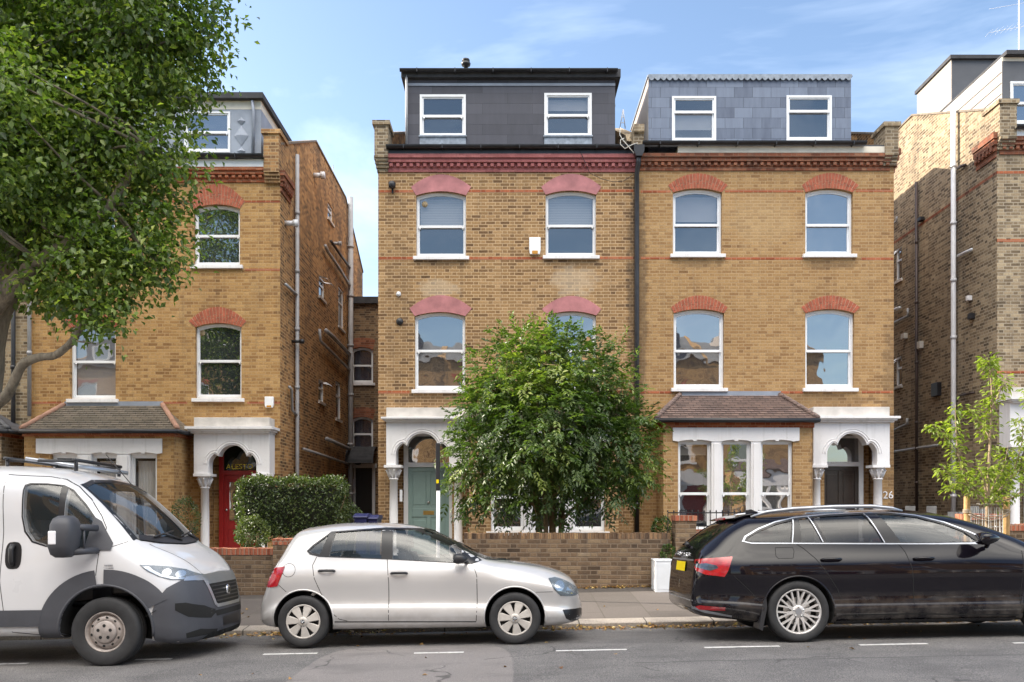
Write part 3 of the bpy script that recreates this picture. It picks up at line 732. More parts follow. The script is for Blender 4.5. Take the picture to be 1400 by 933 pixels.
def bay(H, bx0, bx1, lint, wins, ytopw, ybotw, ylint, yred, yeave, eave, ridge, yridge, brick, roofmat, D=18.9, redmat='brick_red', curt=None, gl='glass'):
    """square bay: wall with three openings, white lintel and piers, hipped tile roof"""
    X = lambda p: px(p, D); Z = lambda p: pz(p, D)
    x0, x1 = X(bx0), X(bx1)
    L0, L1 = X(lint[0]), X(lint[1]); W0 = X(wins[0][0]); W1 = X(wins[-1][1])
    mb = MB()
    hole = [(W0, Z(ybotw)), (W1, Z(ybotw)), (W1, Z(ylint[1])+.09), (W0, Z(ylint[1])+.09)]
    mb.sheet([(x0, -.9), (x1, -.9), (x1, Z(yred[1])), (x0, Z(yred[1]))], [hole], D, FR, reveal=.12)
    for XX in (x0, x1): mb.add([(XX, D, -.9), (XX, DF, -.9), (XX, DF, Z(yred[1])), (XX, D, Z(yred[1]))], [(0,1,2,3)])
    mb.build('bay_wall', M[brick], H)
    rd = MB(); rd.box(x0-.03, x1+.03, D-.03, DF-.001, Z(yred[1])+.001, Z(yred[0])-.04); rd.box(x0-.07, x1+.07, D-.07, DF-.001, Z(yred[0])-.04, Z(yred[0]))
    rd.build('bay_brick_course', M[redmat], H)
    # white surround: lintel with flat segmental heads, mullion piers
    su = MB(); heads = []
    poly = [(L0, Z(ylint[0])), (L1, Z(ylint[0])), (L1, Z(ylint[1]))]
    for a, b in list(wins)[::-1]:
        a, b = X(a), X(b); zl = Z(ylint[1])-.02; m = (a+b)/2
        poly += [(b, zl-.0), (b-.06, zl+.018), (b-.2, zl+.036), (m+.045, zl+.04), (m+.04, zl+.012), (m-.04, zl+.012), (m-.045, zl+.04), (a+.2, zl+.036), (a+.06, zl+.018), (a, zl-.0)]
    poly += [(L0, Z(ylint[1]))]
    su.prism(poly, D-.035, D+.04, FR); su.box(W0+.002, W1-.002, D+.045, D+.11, Z(ytopw)-.008, Z(ylint[1])+.088)
    for (a, b), (c, d) in zip(wins[:-1], wins[1:]):
        su.box(X(b), X(c), D-.02, D+.11, Z(ybotw), Z(ylint[1])-.021); su.box(X(b)+.05, X(c)-.05, D-.045, D-.021, Z(ybotw), Z(ylint[1])-.06)
    su.box(W0-.1, W1+.1, D-.08, D+.1, Z(ybotw)-.09, Z(ybotw)-.001)
    su.build('bay_surround', M['stucco'], H, bevel=.006)
    for i, (a, b) in enumerate(wins):
        bk = None
        if curt and curt[i]: bk = (curt[i][0], Z(curt[i][2]), Z(curt[i][1]))
        sash(H, X(a)+.004, X(b)-.004, Z(ybotw), Z(ytopw)-.01, D=D, arch=False, set_back=.07, sill=False, glass='glass_curtained' if bk and 'curtain' in bk[0] else ('glass_clear' if bk else gl), back=bk, fr=.03, split=.38 if curt is None else .42, name='bay_window')
    # hipped roof
    De = D-.16; ex0, ex1 = px(eave[0], De), px(eave[1], De); rx0, rx1 = fx(ridge[0]), fx(ridge[1]); ze = pz(yeave, De); zr = fz(yridge)
    mb = MB(); th = .05
    V = [(ex0, De, ze), (ex1, De, ze), (rx1, DF-.003, zr), (rx0, DF-.003, zr), (ex0, DF-.003, ze), (ex1, DF-.003, ze)]
    mb.add(V, [(0,1,2,3), (0,3,4), (1,5,2), (0,4,5,1)])
    # staggered lower edge courses: thin overlapping tile courses on the front slope
    n = 11
    for i in range(n):
        t0, t1 = i/n, (i+1)/n
        a = Vector(V[0]).lerp(Vector(V[3]), t0); b = Vector(V[1]).lerp(Vector(V[2]), t0); c = Vector(V[1]).lerp(Vector(V[2]), t1); d = Vector(V[0]).lerp(Vector(V[3]), t1)
        nn = Vector((0, -.35, 1)).normalized(); lift = .028
        p0, p1, p2, p3 = a+nn*lift, b+nn*lift, c+nn*.004, d+nn*.004
        mb.add([a, b, p1, p0, p2, p3], [(0,1,2,3), (3,2,4,5)])
    rf = mb.build('bay_roof', M[roofmat], H)
    for a, b in ((V[0], V[3]), (V[1], V[2])): 
        hp = MB(); a, b = Vector(a), Vector(b); pts = [a.lerp(b, t/12)+Vector((0,0,.035)) for t in range(13)]
        rr = [.06 if k % 2 else .052 for k in range(13)]; hp.tube(pts, rr, 8); hp.build('hip_tiles', M['tile_ridge' if roofmat == 'tile_olive' else roofmat], rf)
    ld = MB(); ld.prism([(rx0-.05, zr-.02), (rx1+.05, zr-.02), (rx1+.02, zr+.1), (rx0+.02, zr+.1)], DF-.02, DF-.004, FR); ld.build('lead_flashing', M['lead'], rf)
    g = MB(); g.tube([(ex0, De-.02, ze-.03), (ex1, De-.02, ze-.03)], .05, 8); g.tube([(ex1, De-.02, ze-.03), (ex1, DF, ze-.03)], .05, 8); g.tube([(ex0, De-.02, ze-.03), (ex0, DF, ze-.03)], .05, 8)
    g.build('bay_gutter', M['black_metal'], H)
def alarm(H, x0, x1, ya, yb, cm='upvc', D=DF):
    mb = MB(); X0, X1, Z0, Z1 = fx(x0), fx(x1), fz(yb), fz(ya); w = X1-X0; h = Z1-Z0
    mb.prism([(X0+.02, Z0), (X1-.02, Z0), (X1, Z0+h*.25), (X1, Z1), (X0, Z1), (X0, Z0+h*.25)], D-.08, D-.001, FR)
    o = mb.build('alarm_box', M[cm], H, bevel=.012)
    l = MB(); l.box(X0+w*.25, X1-w*.25, D-.09, D-.07, Z0+.005, Z0+h*.2); l.build('strobe_lens', M['amber'], o)
    return o
def rosette(H, x, y, r=.07):
    mb = MB(); mb.lathe((fx(x), DF+.13, fz(y)), [(r, -.01), (r, .0)], 14, 'y'); return mb.build('window_vent', M['tan_board'], H)
# ================================================================== the houses
def arch_hole(w): return seg_arch(fx(w[0]), fx(w[1]), fz(w[3]), fz(w[2]+5.5), fz(w[2]), 10)
def std_windows(H, wins):
    for w in wins:
        x0, x1, yt, yb = w[:4]; o = w[4] if len(w) > 4 else {}
        bk = o.get('back'); 
        if bk: bk = (bk[0], fz(bk[2]), fz(bk[1]))
        sash(H, fx(x0)+.002, fx(x1)-.002, fz(yb), fz(yt)-.002, zs=fz(yt+5.5), glass=o.get('glass', 'glass'), back=bk, rail=fz(o['rail']) if 'rail' in o else None, style=o.get('style', 'sash'), fr=o.get('fr', .032), matf=o.get('mat', 'frame'), label=o.get('label'))
def vestibule(H, xa, xb, Dd, zt, mat):
    """inner side walls and ceiling of the recessed entrance"""
    a, b = fx(xa), fx(xb)
    for x0, x1 in ((a-.1, a-.001), (b+.001, b+.1)): mb = MB(); mb.box(x0, x1, DF+.101, Dd+.16, -.4, zt+.1); mb.build('entrance_wall', M[mat], H)
    mb = MB(); mb.box(a, b, DF+.101, Dd+.089, zt+.002, zt+.08); mb.build('entrance_ceiling', M['stucco_dirty'], H)
def arches(H, A, mat, solid):
    for (x0, x1, ys, yc, ox0, ox1, oy, oyc) in A:
        voussoirs(H, fx(x0), fx(x1), fz(ys), fz(yc)+.002, fx(ox0), fx(ox1), fz(oy), fz(oyc), mat, solid=solid)
def strings(H, segs, mat='brick_red', h=.07):
    for x0, x1, y in segs: mb = MB(); mb.box(fx(x0), fx(x1), DF-.004, DF+.04, fz(y)-h/2, fz(y)+h/2); mb.build('string_course', M[mat], H)

# ---------------- house with pink painted lintels
xa0, xp, xb1 = fx(517), fx(870), fx(1222)
A = house('brick house with pink painted lintels, dark loft conversion and pale green door', xa0, xp, 0, 'brick_worn', 'brick_side', 'l')
WA = [(569, 637, 262, 351, dict(glass='glass_clear', back=('louvre', 268, 309), rail=308, label='sash window with a slatted blind half down and a tap behind the glass')),
      (746, 815, 261, 350, dict(glass='glass_clear', back=('louvre', 268, 307), rail=307)),
      (567, 636, 427, 533, dict(rail=479)), (748, 815, 426, 533, dict(rail=479))]
dA = px(541, 19.4)
holesA = [arch_hole(w) for w in WA]+[[(fx(539), -.3), (fx(618), -.3), (fx(618), fz(592)), (fx(539), fz(592))]]
front_wall(A, xa0, xp, fz(213), holesA, 'brick_worn')
gable(A, xa0, -1, 0, 'brick_side'); main_roof(A, xa0+.2, xp, 0)
cornice(A, xa0+.24, xp, fz(236), fz(214), 'pink_brick', ext0=.0)
mb = MB(); mb.box(xa0+.2, xp, DF-.14, DF+.1, fz(214)+.001, fz(204)); mb.build('fascia', M['black_metal'], A)
gutter(A, xa0+.22, xp, fz(204)+.0)
corner_pier(A, xa0-.06, xa0+.26, fz(170), fz(215), 'brick_side_pale', s=-1)
mb = MB()
for i in range(4): mb.box(xa0-.02-.02*i, xa0+.235, DF-.03-.03*i, DF+.5, fz(236)+.09*i, fz(236)+.09*(i+1))
mb.build('corbel', M['brick_side_pale'], A)
arches(A, [(569, 637, 267.5, 262, 562, 644, 256, 239), (746, 815, 266.5, 261, 740, 822, 256, 238), (567, 636, 432.5, 427, 560, 645, 422, 404), (748, 815, 431.5, 426, 741, 822, 423, 405)], 'pink_paint', True)
strings(A, [(517, 566, 262), (641, 743, 261.5), (819, 866, 261), (517, 565, 353.5), (641, 742, 353.5), (820, 866, 353), (517, 560, 536.5), (642, 742, 536.5), (818, 866, 536)], 'brick_red', .065)
std_windows(A, WA)
rosette(A, 580, 277)
DD = 20.1
dormer(A, px(556, DD), px(841, DD), DD, fz(205)-.1, pz(109, DD), 'slate_dark', [(px(574, DD), px(637, DD), pz(188, DD), pz(130, DD)), (px(744, DD), px(809, DD), pz(188, DD), pz(128, DD))], over=.12, th=.2)
for a, b in ((574, 637), (744, 809)): 
    sash(A, px(a, DD)+.002, px(b, DD)-.002, pz(188, DD), pz(130 if a < 600 else 128, DD)-.002, D=DD, arch=False, set_back=-.03, sill=False, fr=.055, name='dormer_window', glass='glass_clear', back=('curtain_white', pz(150, DD), pz(130, DD)) if a > 700 else ('curtain_white', pz(188, DD), pz(187, DD)))
    mb = MB(); mb.box(px(a, DD), px(b, DD), DD-.04, DD-.002, pz(199, DD), pz(188.6, DD)); mb.box(px(a, DD)-.02, px(b, DD)+.02, DD-.07, DD-.002, pz(188.5, DD), pz(186.5, DD)); mb.build('lead_apron', M['lead_pale'], A)
mb = MB(); mb.box(px(556, DD), px(841, DD), DD-.02, DD-.001, pz(118, DD), pz(114.5, DD)); mb.build('dormer_flashing', M['lead'], A)
gutter(A, px(548, DD), px(843, DD), pz(104, DD)+.06, D=DD, r=.06, y=-.19)
pipe(A, [(px(556.5, DD), DD-.09, pz(106, DD)), (px(556.5, DD), DD-.09, pz(203, DD))], .032, 'grey_pipe')
mb = MB(); mb.lathe((px(637, 21), 21, pz(98, 21)), [(.05, -.1), (.05, .14), (.11, .15), (.12, .2), (.06, .25), (.1, .26), (.09, .3), (.03, .33)], 12); mb.build('roof_cowl', M['black_metal'], A)
mb = MB(); mb.box(fx(841), fx(849), 21.0, 22.0, 10.5, pz(146, 21)); mb.box(fx(840.5), fx(849.5), 20.97, 22.03, pz(146, 21), pz(144, 21)); mb.build('chimney', M['brick_side_pale'], A)
mb = MB(); mb.prism([(19.95, 10.2), (20.2, 10.45), (23.4, 12.05), (27, 12.05), (27, 10.2)], xp-.2, xp+.12, SD); mb.prism([(DF-.25, fz(207)), (DF-.25, fz(190)), (DF-.32, fz(188)), (DF-.32, fz(178)), (DF+.3, fz(178)), (DF+.3, fz(207))], xp-.1, xp+.14, SD); mb.build('party_parapet', M['brick_side_pale'], A)
mb = MB(); a = Vector((fx(856), 21.0, pz(176, 21))); b = Vector((fx(861), 21.0, pz(150, 21))); c = Vector((fx(864), 21, pz(176, 21)))
mb.tube([a, b], .012, 6); mb.tube([c, b], .012, 6); mb.tube([a.lerp(b, .3), c.lerp(b, .3)], .01, 5); mb.tube([a.lerp(b, .6), c.lerp(b, .6)], .01, 5); mb.build('roof_aerial', M['white_pipe'], A)
# white cable looping over the parapet
mb = MB(); pts = [(fx(x), DF-.30, fz(y)) for x, y in ((846, 182), (845, 192), (849, 199), (856, 207), (864, 217), (868, 209), (869, 203), (861, 206), (852, 211), (846, 205), (846, 199), (851, 197))]
mb.tube(pts, .011, 6); mb.build('loose_cable', M['cream'], A)
mb = MB(); mb.tube([(fx(x), DF-.05-.12*(y < 238), fz(y)) for x, y in ((790, 203), (797, 222), (806, 238), (822, 246), (838, 250), (852, 249), (866, 240))], .007, 5); mb.build('cable', M['black_metal'], A)
vestibule(A, 539, 618, 20.22, fz(592), 'brick_worn')
P = porch(A, 528, 646, 557.5, 571, 577.5, 636, 522, 652, 541, 614, 592.5, 636, (537, 626), colbot=.35)
DDo = 20.22
door(A, px(558, DDo), px(614, DDo), .38, pz(639, DDo), pz(600, DDo)+.12, DDo, 'door_teal', 'frame', 'teal', f0=px(552, DDo), f1=px(619, DDo))
mb = MB(); mb.box(px(541, DDo)-.3, px(620, DDo)+.1, DDo+.09, DDo+.15, -.3, fz(590)); mb.build('porch_back_wall', M['brick_worn'], A)
mb = MB(); mb.box(px(528, 19.4), px(646, 19.4), 19.25, 20.3, -.3, .38); mb.box(px(535, 19.4), px(640, 19.4), 18.95, 19.25, -.3, .25); mb.build('doorstep', M['concrete'], A, bevel=.01)
bay(A, 641, 846, (661, 835), [(671, 716), (729, 769), (784, 827)], 603, 727, (585, 603), (575, 585), 573, (633, 856), (688, 824), 541, 'brick_worn', 'tile_brown')
alarm(A, 723.5, 739, 326, 349)
mb = MB(); mb.lathe((fx(537), DF-.12, fz(259)), [(.05, -.02), (.08, .0), (.09, .1), (.05, .14)], 12); mb.box(fx(537)-.02, fx(537)+.02, DF-.05, DF, fz(265), fz(256)); mb.build('wall_lamp', M['black_metal'], A)
mb = MB(); mb.lathe((fx(546.5), DF-.001, fz(440)), [(.07, -.05), (.085, -.02), (.085, .0)], 12, 'y'); mb.build('wall_vent', M['black_plastic'], A)
mb = MB(); mb.lathe((fx(545), DF-.001, fz(402.5)), [(.05, -.05), (.06, -.02), (.06, .0)], 12, 'y'); mb.build('wall_vent', M['white_pipe'], A)
mb = MB(); mb.box(px(553, DF)-.09, px(553, DF)-.03, 19.66, 19.69, pz(686, DF), pz(670, DF)); mb.build('door_intercom', M['upvc'], A)
# shared downpipe with hopper
xd = fx(871)
mb = MB(); mb.prism([(xd-.12, fz(206)), (xd+.12, fz(206)), (xd+.12, fz(214)), (xd+.07, fz(221)), (xd-.07, fz(221)), (xd-.12, fz(214))], DF-.34, DF-.16, FR); mb.build('rain_hopper', M['black_metal'], A)
pipe(A, [(xd, DF-.25, fz(219)), (xd, DF-.22, fz(228)), (xd-.02, DF-.09, fz(240)), (xd-.02, DF-.09, fz(330)), (xd-.02, DF-.09, fz(430)), (xd-.02, DF-.09, .1)], .058, label='thick black downpipe between the two house fronts')

# ---------------- house with the blue slate dormer, number 26
B = house('brick house with a blue slate dormer and white number 26 by its door', xp, xb1, 0, 'brick_yellow', 'brick_side', 'r')
WB = [(920, 987, 258, 348, dict(style='up', back=('curtain_white', 266, 300), glass='glass_clear', rail=306, fr=.045, mat='upvc')), (1101, 1166, 258, 348, dict(style='up', rail=306, fr=.045, mat='upvc')),
      (921, 990, 423, 531, dict(style='up', rail=479, fr=.045, mat='upvc')), (1101, 1168, 423, 531, dict(style='up', rail=479, fr=.045, mat='upvc'))]
holesB = [arch_hole(w) for w in WB]+[[(fx(1127), -.3), (fx(1203), -.3), (fx(1203), fz(590)), (fx(1127), fz(590))]]
front_wall(B, xp, xb1, fz(211), holesB, 'brick_yellow')
gable(B, xb1, 1, 0, 'brick_side'); main_roof(B, xp, xb1-.2, 0)
cornice(B, xp+.06, xb1-.1, fz(234), fz(213), 'brick_red_old', ext0=.0)
mb = MB(); mb.box(xp+.95, xb1-.12, DF-.15, DF+.1, fz(212.5), fz(204)); mb.build('fascia', M['fascia'], B)
gutter(B, xp+.1, xb1-.75, fz(200), y=-.24)
corner_pier(B, xb1-.28, xb1+.03, fz(172), fz(212), 'brick_side_pale')
corbel_return(B, xb1, 1, fz(236), fz(205), 'brick_red_old')
arches(B, [(920, 987, 263.5, 258, 913, 995, 254, 237.5), (1101, 1166, 263.5, 258, 1096, 1174, 254, 237), (921, 990, 428.5, 423, 917, 995, 421, 404.5), (1101, 1168, 428.5, 423, 1095, 1176, 421, 404.5)], 'arch_red', False)
strings(B, [(876, 917, 262), (991, 1098, 261.5), (1170, 1221, 261), (876, 917, 353), (991, 1098, 353.5), (1177, 1221, 354), (876, 918, 536.5), (996, 1098, 536.5), (1178, 1221, 536)], 'brick_red', .06)
std_windows(B, WB)
DB = 20.1
wb = [(918.5, 979, 194, 132), (1075, 1137, 193, 131)]
dormer(B, px(886.5, DB), px(1163.5, DB), DB, fz(202), pz(106, DB), 'slate_blue', [(px(a, DB), px(b, DB), pz(y1, DB), pz(y0, DB)) for a, b, y1, y0 in wb], over=.03, th=.05, roofmat='lead', sidemat='pale_clad', back=23.0)
for i, (a, b, y1, y0) in enumerate(wb):
    sash(B, px(a, DB)+.002, px(b, DB)-.002, pz(y1, DB), pz(y0, DB)-.002, D=DB, arch=False, set_back=-.02, sill=False, fr=.05, name='dormer_window', split=.66, style='up', matf='upvc', glass='glass_clear', back=('curtain_white', pz(176, DB), pz(150, DB)) if i == 0 else ('curtain_white', pz(190, DB), pz(189, DB)))
mb = MB(); n = 34; X0, X1 = px(886.5, DB), px(1163.5, DB)
poly = [(X0, pz(103, DB)), (X0, pz(108, DB))]
for k in range(n):
    w = (X1-X0)/n; poly += [(X0+w*(k+t), pz(108, DB)-.06*math.sin(math.pi*t)) for t in (.0, .25, .5, .75)]
poly += [(X1, pz(108, DB)), (X1, pz(103, DB))]
mb.prism(poly, DB-.05, DB-.035, FR); mb.build('scalloped_lead_edge', M['lead_pale'], B)
vestibule(B, 1127, 1203, 20.25, fz(590), 'brick_yellow')
porch(B, 1112, 1216.5, 556.5, 570, 578, 636, 1104, 1227, 1131, 1199.5, 592.5, 636, (1119, 1204), colbot=.45)
DDo = 20.25
door(B, px(1124, DDo), px(1174, DDo), .45, pz(638, DDo), pz(596, DDo), DDo, 'door_brown', 'frame', 'dark', f0=px(1119, DDo), f1=px(1180, DDo))
mb = MB(); mb.box(px(1110, DDo), px(1190, DDo), DDo+.09, DDo+.15, -.3, fz(590)); mb.build('porch_back_wall', M['brick_yellow'], B)
mb = MB(); mb.box(px(1112, 19.4), px(1216, 19.4), 19.25, 20.3, -.3, .45); mb.box(px(1118, 19.4), px(1210, 19.4), 18.95, 19.25, -.3, .3); mb.build('doorstep', M['concrete'], B, bevel=.01)
bay(B, 907, 1111, (919.5, 1092.5), [(927, 972.5), (986, 1026.5), (1040, 1084)], 603, 727, (585, 603), (575, 585), 573, (897, 1119), (930, 1066), 541, 'brick_yellow', 'tile_brown', curt=[('cream', 604, 622), None, None])
def text(s, size, loc, mat, parent, name, extr=.006, rot=(math.pi/2, 0, 0), spacing=1.0, align='CENTER', yscale=1):
    cu = bpy.data.curves.new(name, 'FONT'); cu.body = s; cu.size = size; cu.extrude = extr; cu.align_x = align; cu.align_y = 'CENTER'; cu.space_character = spacing; cu.resolution_u = 3
    o = bpy.data.objects.new(name, cu); me = bpy.data.meshes.new_from_object(o); bpy.data.objects.remove(o); bpy.data.curves.remove(cu)
    me.transform(Matrix.Translation(Vector(loc)-(wloc(parent) if parent else Vector((0,0,0)))) @ __import__('mathutils').Euler(rot).to_matrix().to_4x4() @ Matrix.Diagonal((1, yscale, 1, 1)))
    me.materials.clear(); me.materials.append(mat)
    o = bpy.data.objects.new(name, me); C.objects.link(o); o.parent = parent; return o
text('26', .25, (fx(1214), DF-.012, fz(677.5)), M['stucco'], B, 'house_number', .01)

# ---------------- left house, red door
off = -.24
xl0, xl1 = fx(42), fx(383)
L = house('golden brick house with a red front door and grey lead dormer, behind the street tree', xl0, xl1, off, 'brick_golden', 'brick_side', 'r')
WL = [(265, 328, 280, 363, dict(rail=321, label='sash window with a tan board standing inside its lower pane')), (95, 157, 280, 363, {}),
      (267, 330, 442, 545, dict(rail=493)), (96, 158, 443, 546, dict(rail=494, glass='glass_clear', back=('curtain_white', 449, 540), label='sash window with a plain white blind all the way down'))]
holesL = [arch_hole(w) for w in WL]+[[(fx(283), -.5), (fx(352), -.5), (fx(352), fz(606)), (fx(283), fz(606))]]
front_wall(L, xl0, xl1, fz(226), holesL, 'brick_golden')
# side wall: openings found from the photo column (distance along the wall) and row
def LS(x, y): D = F*xl1/(x-HX); return (D, pz(y, D))
def quad(xa, xb, ya0, ya1, f):
    Da, _ = f(xa, ya0); Db, _ = f(xb, ya0); z0 = f(xa, ya1)[1]; z1 = f(xa, ya0)[1]
    return [(Da, z0), (Db, z0), (Db, z1), (Da, z1)] if Db > Da else [(Db, z0), (Da, z0), (Da, z1), (Db, z1)]
LW = [quad(448, 455, 275, 297, LS), quad(436, 444, 376, 404, LS), quad(462.5, 470, 390, 445, LS), quad(435.5, 443, 518, 548, LS), quad(459, 466, 520, 572, LS)]
gable(L, xl1, 1, off, 'brick_side', holes=LW)
main_roof(L, xl0, xl1-.2, off)
def side_window(H, q, x, sgn, deep=.03, open_top=False, mat='frame', cols=1):
    y0, y1, z0, z1 = q[0][0], q[1][0], q[0][1], q[2][1]; mb = MB(); f = .05; X = x-sgn*deep
    mid = z0+(z1-z0)*.62
    holes = [[(y0+f, z0+f), (y1-f, z0+f), (y1-f, mid-.02), (y0+f, mid-.02)], [(y0+f, mid+.03), (y1-f, mid+.03), (y1-f, z1-f), (y0+f, z1-f)]]
    mb.sheet([(y0, z0), (y1, z0), (y1, z1), (y0, z1)], holes, X, SD, reveal=-sgn*.05, bound=-sgn*.05)
    if open_top:
        mb.add([(X+sgn*.02, y0, z1), (X+sgn*.02, y1, z1), (X+sgn*.28, y1, mid+.1), (X+sgn*.28, y0, mid+.1), (X+sgn*.02, y0+.06, z1-.05), (X+sgn*.02, y1-.06, z1-.05), (X+sgn*.25, y1-.06, mid+.14), (X+sgn*.25, y0+.06, mid+.14)],
               [(0,1,5,4), (1,2,6,5), (2,3,7,6), (3,0,4,7)])
    w = mb.build('window', M[mat], H)
    g = MB()
    for h in holes: g.add([(X-sgn*.03, a, b) for a, b in h], [(0,1,2,3)])
    g.build('pane', M['glass'], w, fixn=False)
    s = MB(); s.box(x+sgn*.05, X, y0-.05, y1+.05, z0-.07, z0-.002); s.build('sill', M['stucco_dirty'], w)
for i, q in enumerate(LW): side_window(L, q, xl1, 1, open_top=i in (1, 3))
def spipe(H, pts, x, sgn, off_, f, r, mat, label=None, name='downpipe', joints=True):
    pp = []
    for a, b in pts:
        D, z = f(a, b); pp.append((x+sgn*off_, D, z))
    return pipe(H, pp, r, mat, name, label, joints)
D1 = LS(401.5, 400)[0]
pipe(L, [(xl1+.09, D1, LS(401.5, 212)[1]), (xl1+.09, D1, LS(403, 610)[1]), (xl1+.09, D1, .3)], .05, 'grey_pipe', label='grey downpipe nearest the street on the side wall')
D2 = LS(474.5, 400)[0]
pipe(L, [(xl1+.12, D2, LS(474.5, 270)[1]), (xl1+.12, D2, .3)], .085, 'grey_pipe', label='wide grey pipe at the far end of the side wall')
spipe(L, [(440, 336), (444, 345), (458, 365), (475, 392)], xl1, 1, .1, LS, .045, 'grey_pipe', name='waste_pipe', joints=False)
spipe(L, [(448, 330), (462, 350), (474, 366)], xl1, 1, .1, LS, .04, 'brown_pipe', name='waste_pipe', joints=False)
spipe(L, [(441, 452), (450, 460), (476, 487)], xl1, 1, .1, LS, .06, 'grey_pipe', name='waste_pipe', joints=False)
spipe(L, [(432, 450), (433, 466), (476, 508)], xl1, 1, .1, LS, .04, 'grey_pipe', name='waste_pipe', joints=False)
spipe(L, [(442, 600), (476, 615)], xl1, 1, .1, LS, .055, 'grey_pipe', name='waste_pipe', joints=False)
spipe(L, [(411, 614), (474, 635)], xl1, 1, .08, LS, .035, 'grey_pipe', name='waste_pipe', joints=False)
spipe(L, [(386, 389), (403, 405)], xl1, 1, .08, LS, .035, 'grey_pipe', name='waste_pipe', joints=False)
spipe(L, [(391, 529), (394, 533), (395, 561), (404, 571)], xl1, 1, .08, LS, .035, 'grey_pipe', name='waste_pipe', joints=False)
for (x, y, w, m) in ((390, 305.5, .16, 'white_pipe'), (429, 240, .18, 'white_pipe'), (453, 333, .12, 'grey_pipe'), (399, 467, .10, 'black_plastic')):
    D, z = LS(x, y); mb = MB(); mb.tube([(xl1, D, z), (xl1+.22, D, z)], w/2.6, 8); mb.tube([(xl1+.2, D, z), (xl1+.3, D, z)], w/1.7, 8); mb.build('flue', M[m], L)
D, z = LS(460, 226); mb = MB(); mb.tube([(xl1-.1, D, z-1.2), (xl1-.1, D, z)], .012, 6); mb.build('roof_aerial', M['steel'], L)
cornice(L, xl0, xl1-.05, fz(250), fz(232), 'brick_red')
mb = MB(); mb.box(xl0, xl1-.32, DF-.15, DF+.1, fz(231.5), fz(221)); mb.build('fascia', M['frame'], L)
gutter(L, xl0, xl1-.32, fz(217), y=-.23)
corner_pier(L, xl1-.34, xl1+.02, fz(182), fz(235), 'brick_side')
corbel_return(L, xl1, 1, fz(262), fz(235), 'brick_red_old')
arches(L, [(265, 328, 285.5, 280, 258, 335, 276, 252), (95, 157, 285.5, 280, 87, 164, 276, 252), (267, 330, 447.5, 442, 258, 337, 440, 420), (96, 158, 448.5, 443, 86, 165, 441, 421)], 'arch_red', False)
strings(L, [(333, 383, 276), (160, 260, 276), (42, 90, 276), (335, 383, 369), (160, 258, 369), (42, 84, 369), (338, 383, 551), (162, 256, 551), (42, 84, 551)], 'brick_red', .05)
std_windows(L, WL); rosette(L, 274, 454)
mb = MB(); mb.box(fx(272), fx(321), DF+.2, DF+.21, fz(360), fz(353)); mb.box(fx(290), fx(308), DF+.2, DF+.215, fz(353), fz(346)); mb.build('board_behind_glass', M['tan_board'], L)
DL = 20.05
dl = [(252, 315, 209, 153), (100, 165, 209, 153)]
dormer(L, px(60, DL), px(357, DL), DL, fz(226), pz(150, DL), 'lead', [(px(a, DL), px(b, DL), pz(y1, DL), pz(y0, DL)) for a, b, y1, y0 in dl], over=.0, th=.22, roofmat='fascia', sidemat='lead', back=24)
mb = MB(); mb.box(px(55, DL), px(357, DL)+.08, DL-.14, 24.02, pz(138, DL)+.002, pz(130, DL)); mb.build('dormer_roof_edge', M['roof_felt'], L)
for a, b, y1, y0 in dl: sash(L, px(a, DL)+.002, px(b, DL)-.002, pz(y1, DL), pz(y0, DL)-.002, D=DL, arch=False, set_back=-.02, sill=False, fr=.04, name='dormer_window')
for (cy, r1, r2) in ((166, .1, .09), (186, .17, .24), (207, .1, .09)):
    X, Z = px(330, DL), pz(cy, DL); mb = MB(); mb.add([(X-r1, DL-.01, Z), (X, DL-.01, Z-r2), (X+r1, DL-.01, Z), (X, DL-.01, Z+r2), (X, DL-.06, Z)], [(0,1,4), (1,2,4), (2,3,4), (3,0,4)]); mb.build('diamond_ornament', M['lead'], L)
pipe(L, [(px(346, DL), DL-.07, pz(140, DL)), (px(348, DL), DL-.07, pz(155, DL)), (px(347, DL), DL-.07, pz(212, DL))], .035, 'lead')
vestibule(L, 283, 352, 20.15, fz(606), 'brick_golden')
porch(L, 265, 368.5, 571, 584, 593, 648, 256, 375.5, 285, 350.5, 608.5, 648, (277, 357), colbot=.05)
DDo = 20.15
door(L, px(306, DDo), px(357, DDo), .2, pz(650, DDo), pz(609, DDo)+.05, DDo, 'door_red', 'door_red', 'glazed', f0=px(300, DDo), f1=px(363, DDo), lite='glass_dark')
text('ALESTO', .17, (px(327.5, DDo), DDo+.008, pz(638.5, DDo)), M['gold_leaf'], L, 'fanlight_lettering', .003, spacing=1.1)
mb = MB(); mb.box(px(290, DDo), px(370, DDo), DDo+.09, DDo+.15, -.5, fz(600)); mb.build('porch_back_wall', M['brick_golden'], L)
mb = MB(); mb.box(px(265, 19.4), px(368, 19.4), 19.25, 20.25, -.5, .2); mb.box(px(272, 19.4), px(362, 19.4), 18.95, 19.25, -.5, .05); mb.build('doorstep', M['concrete'], L, bevel=.01)
bay(L, 33, 238, (50, 222), [(70, 106), (125, 160), (178, 214.5)], 622, 738, (600, 620), (590, 597), 588, (28, 243), (88, 222), 555, 'brick_golden', 'tile_olive', curt=[('curtain_grey', 623, 738)]*3)
alarm(L, 363, 375, 543, 558)

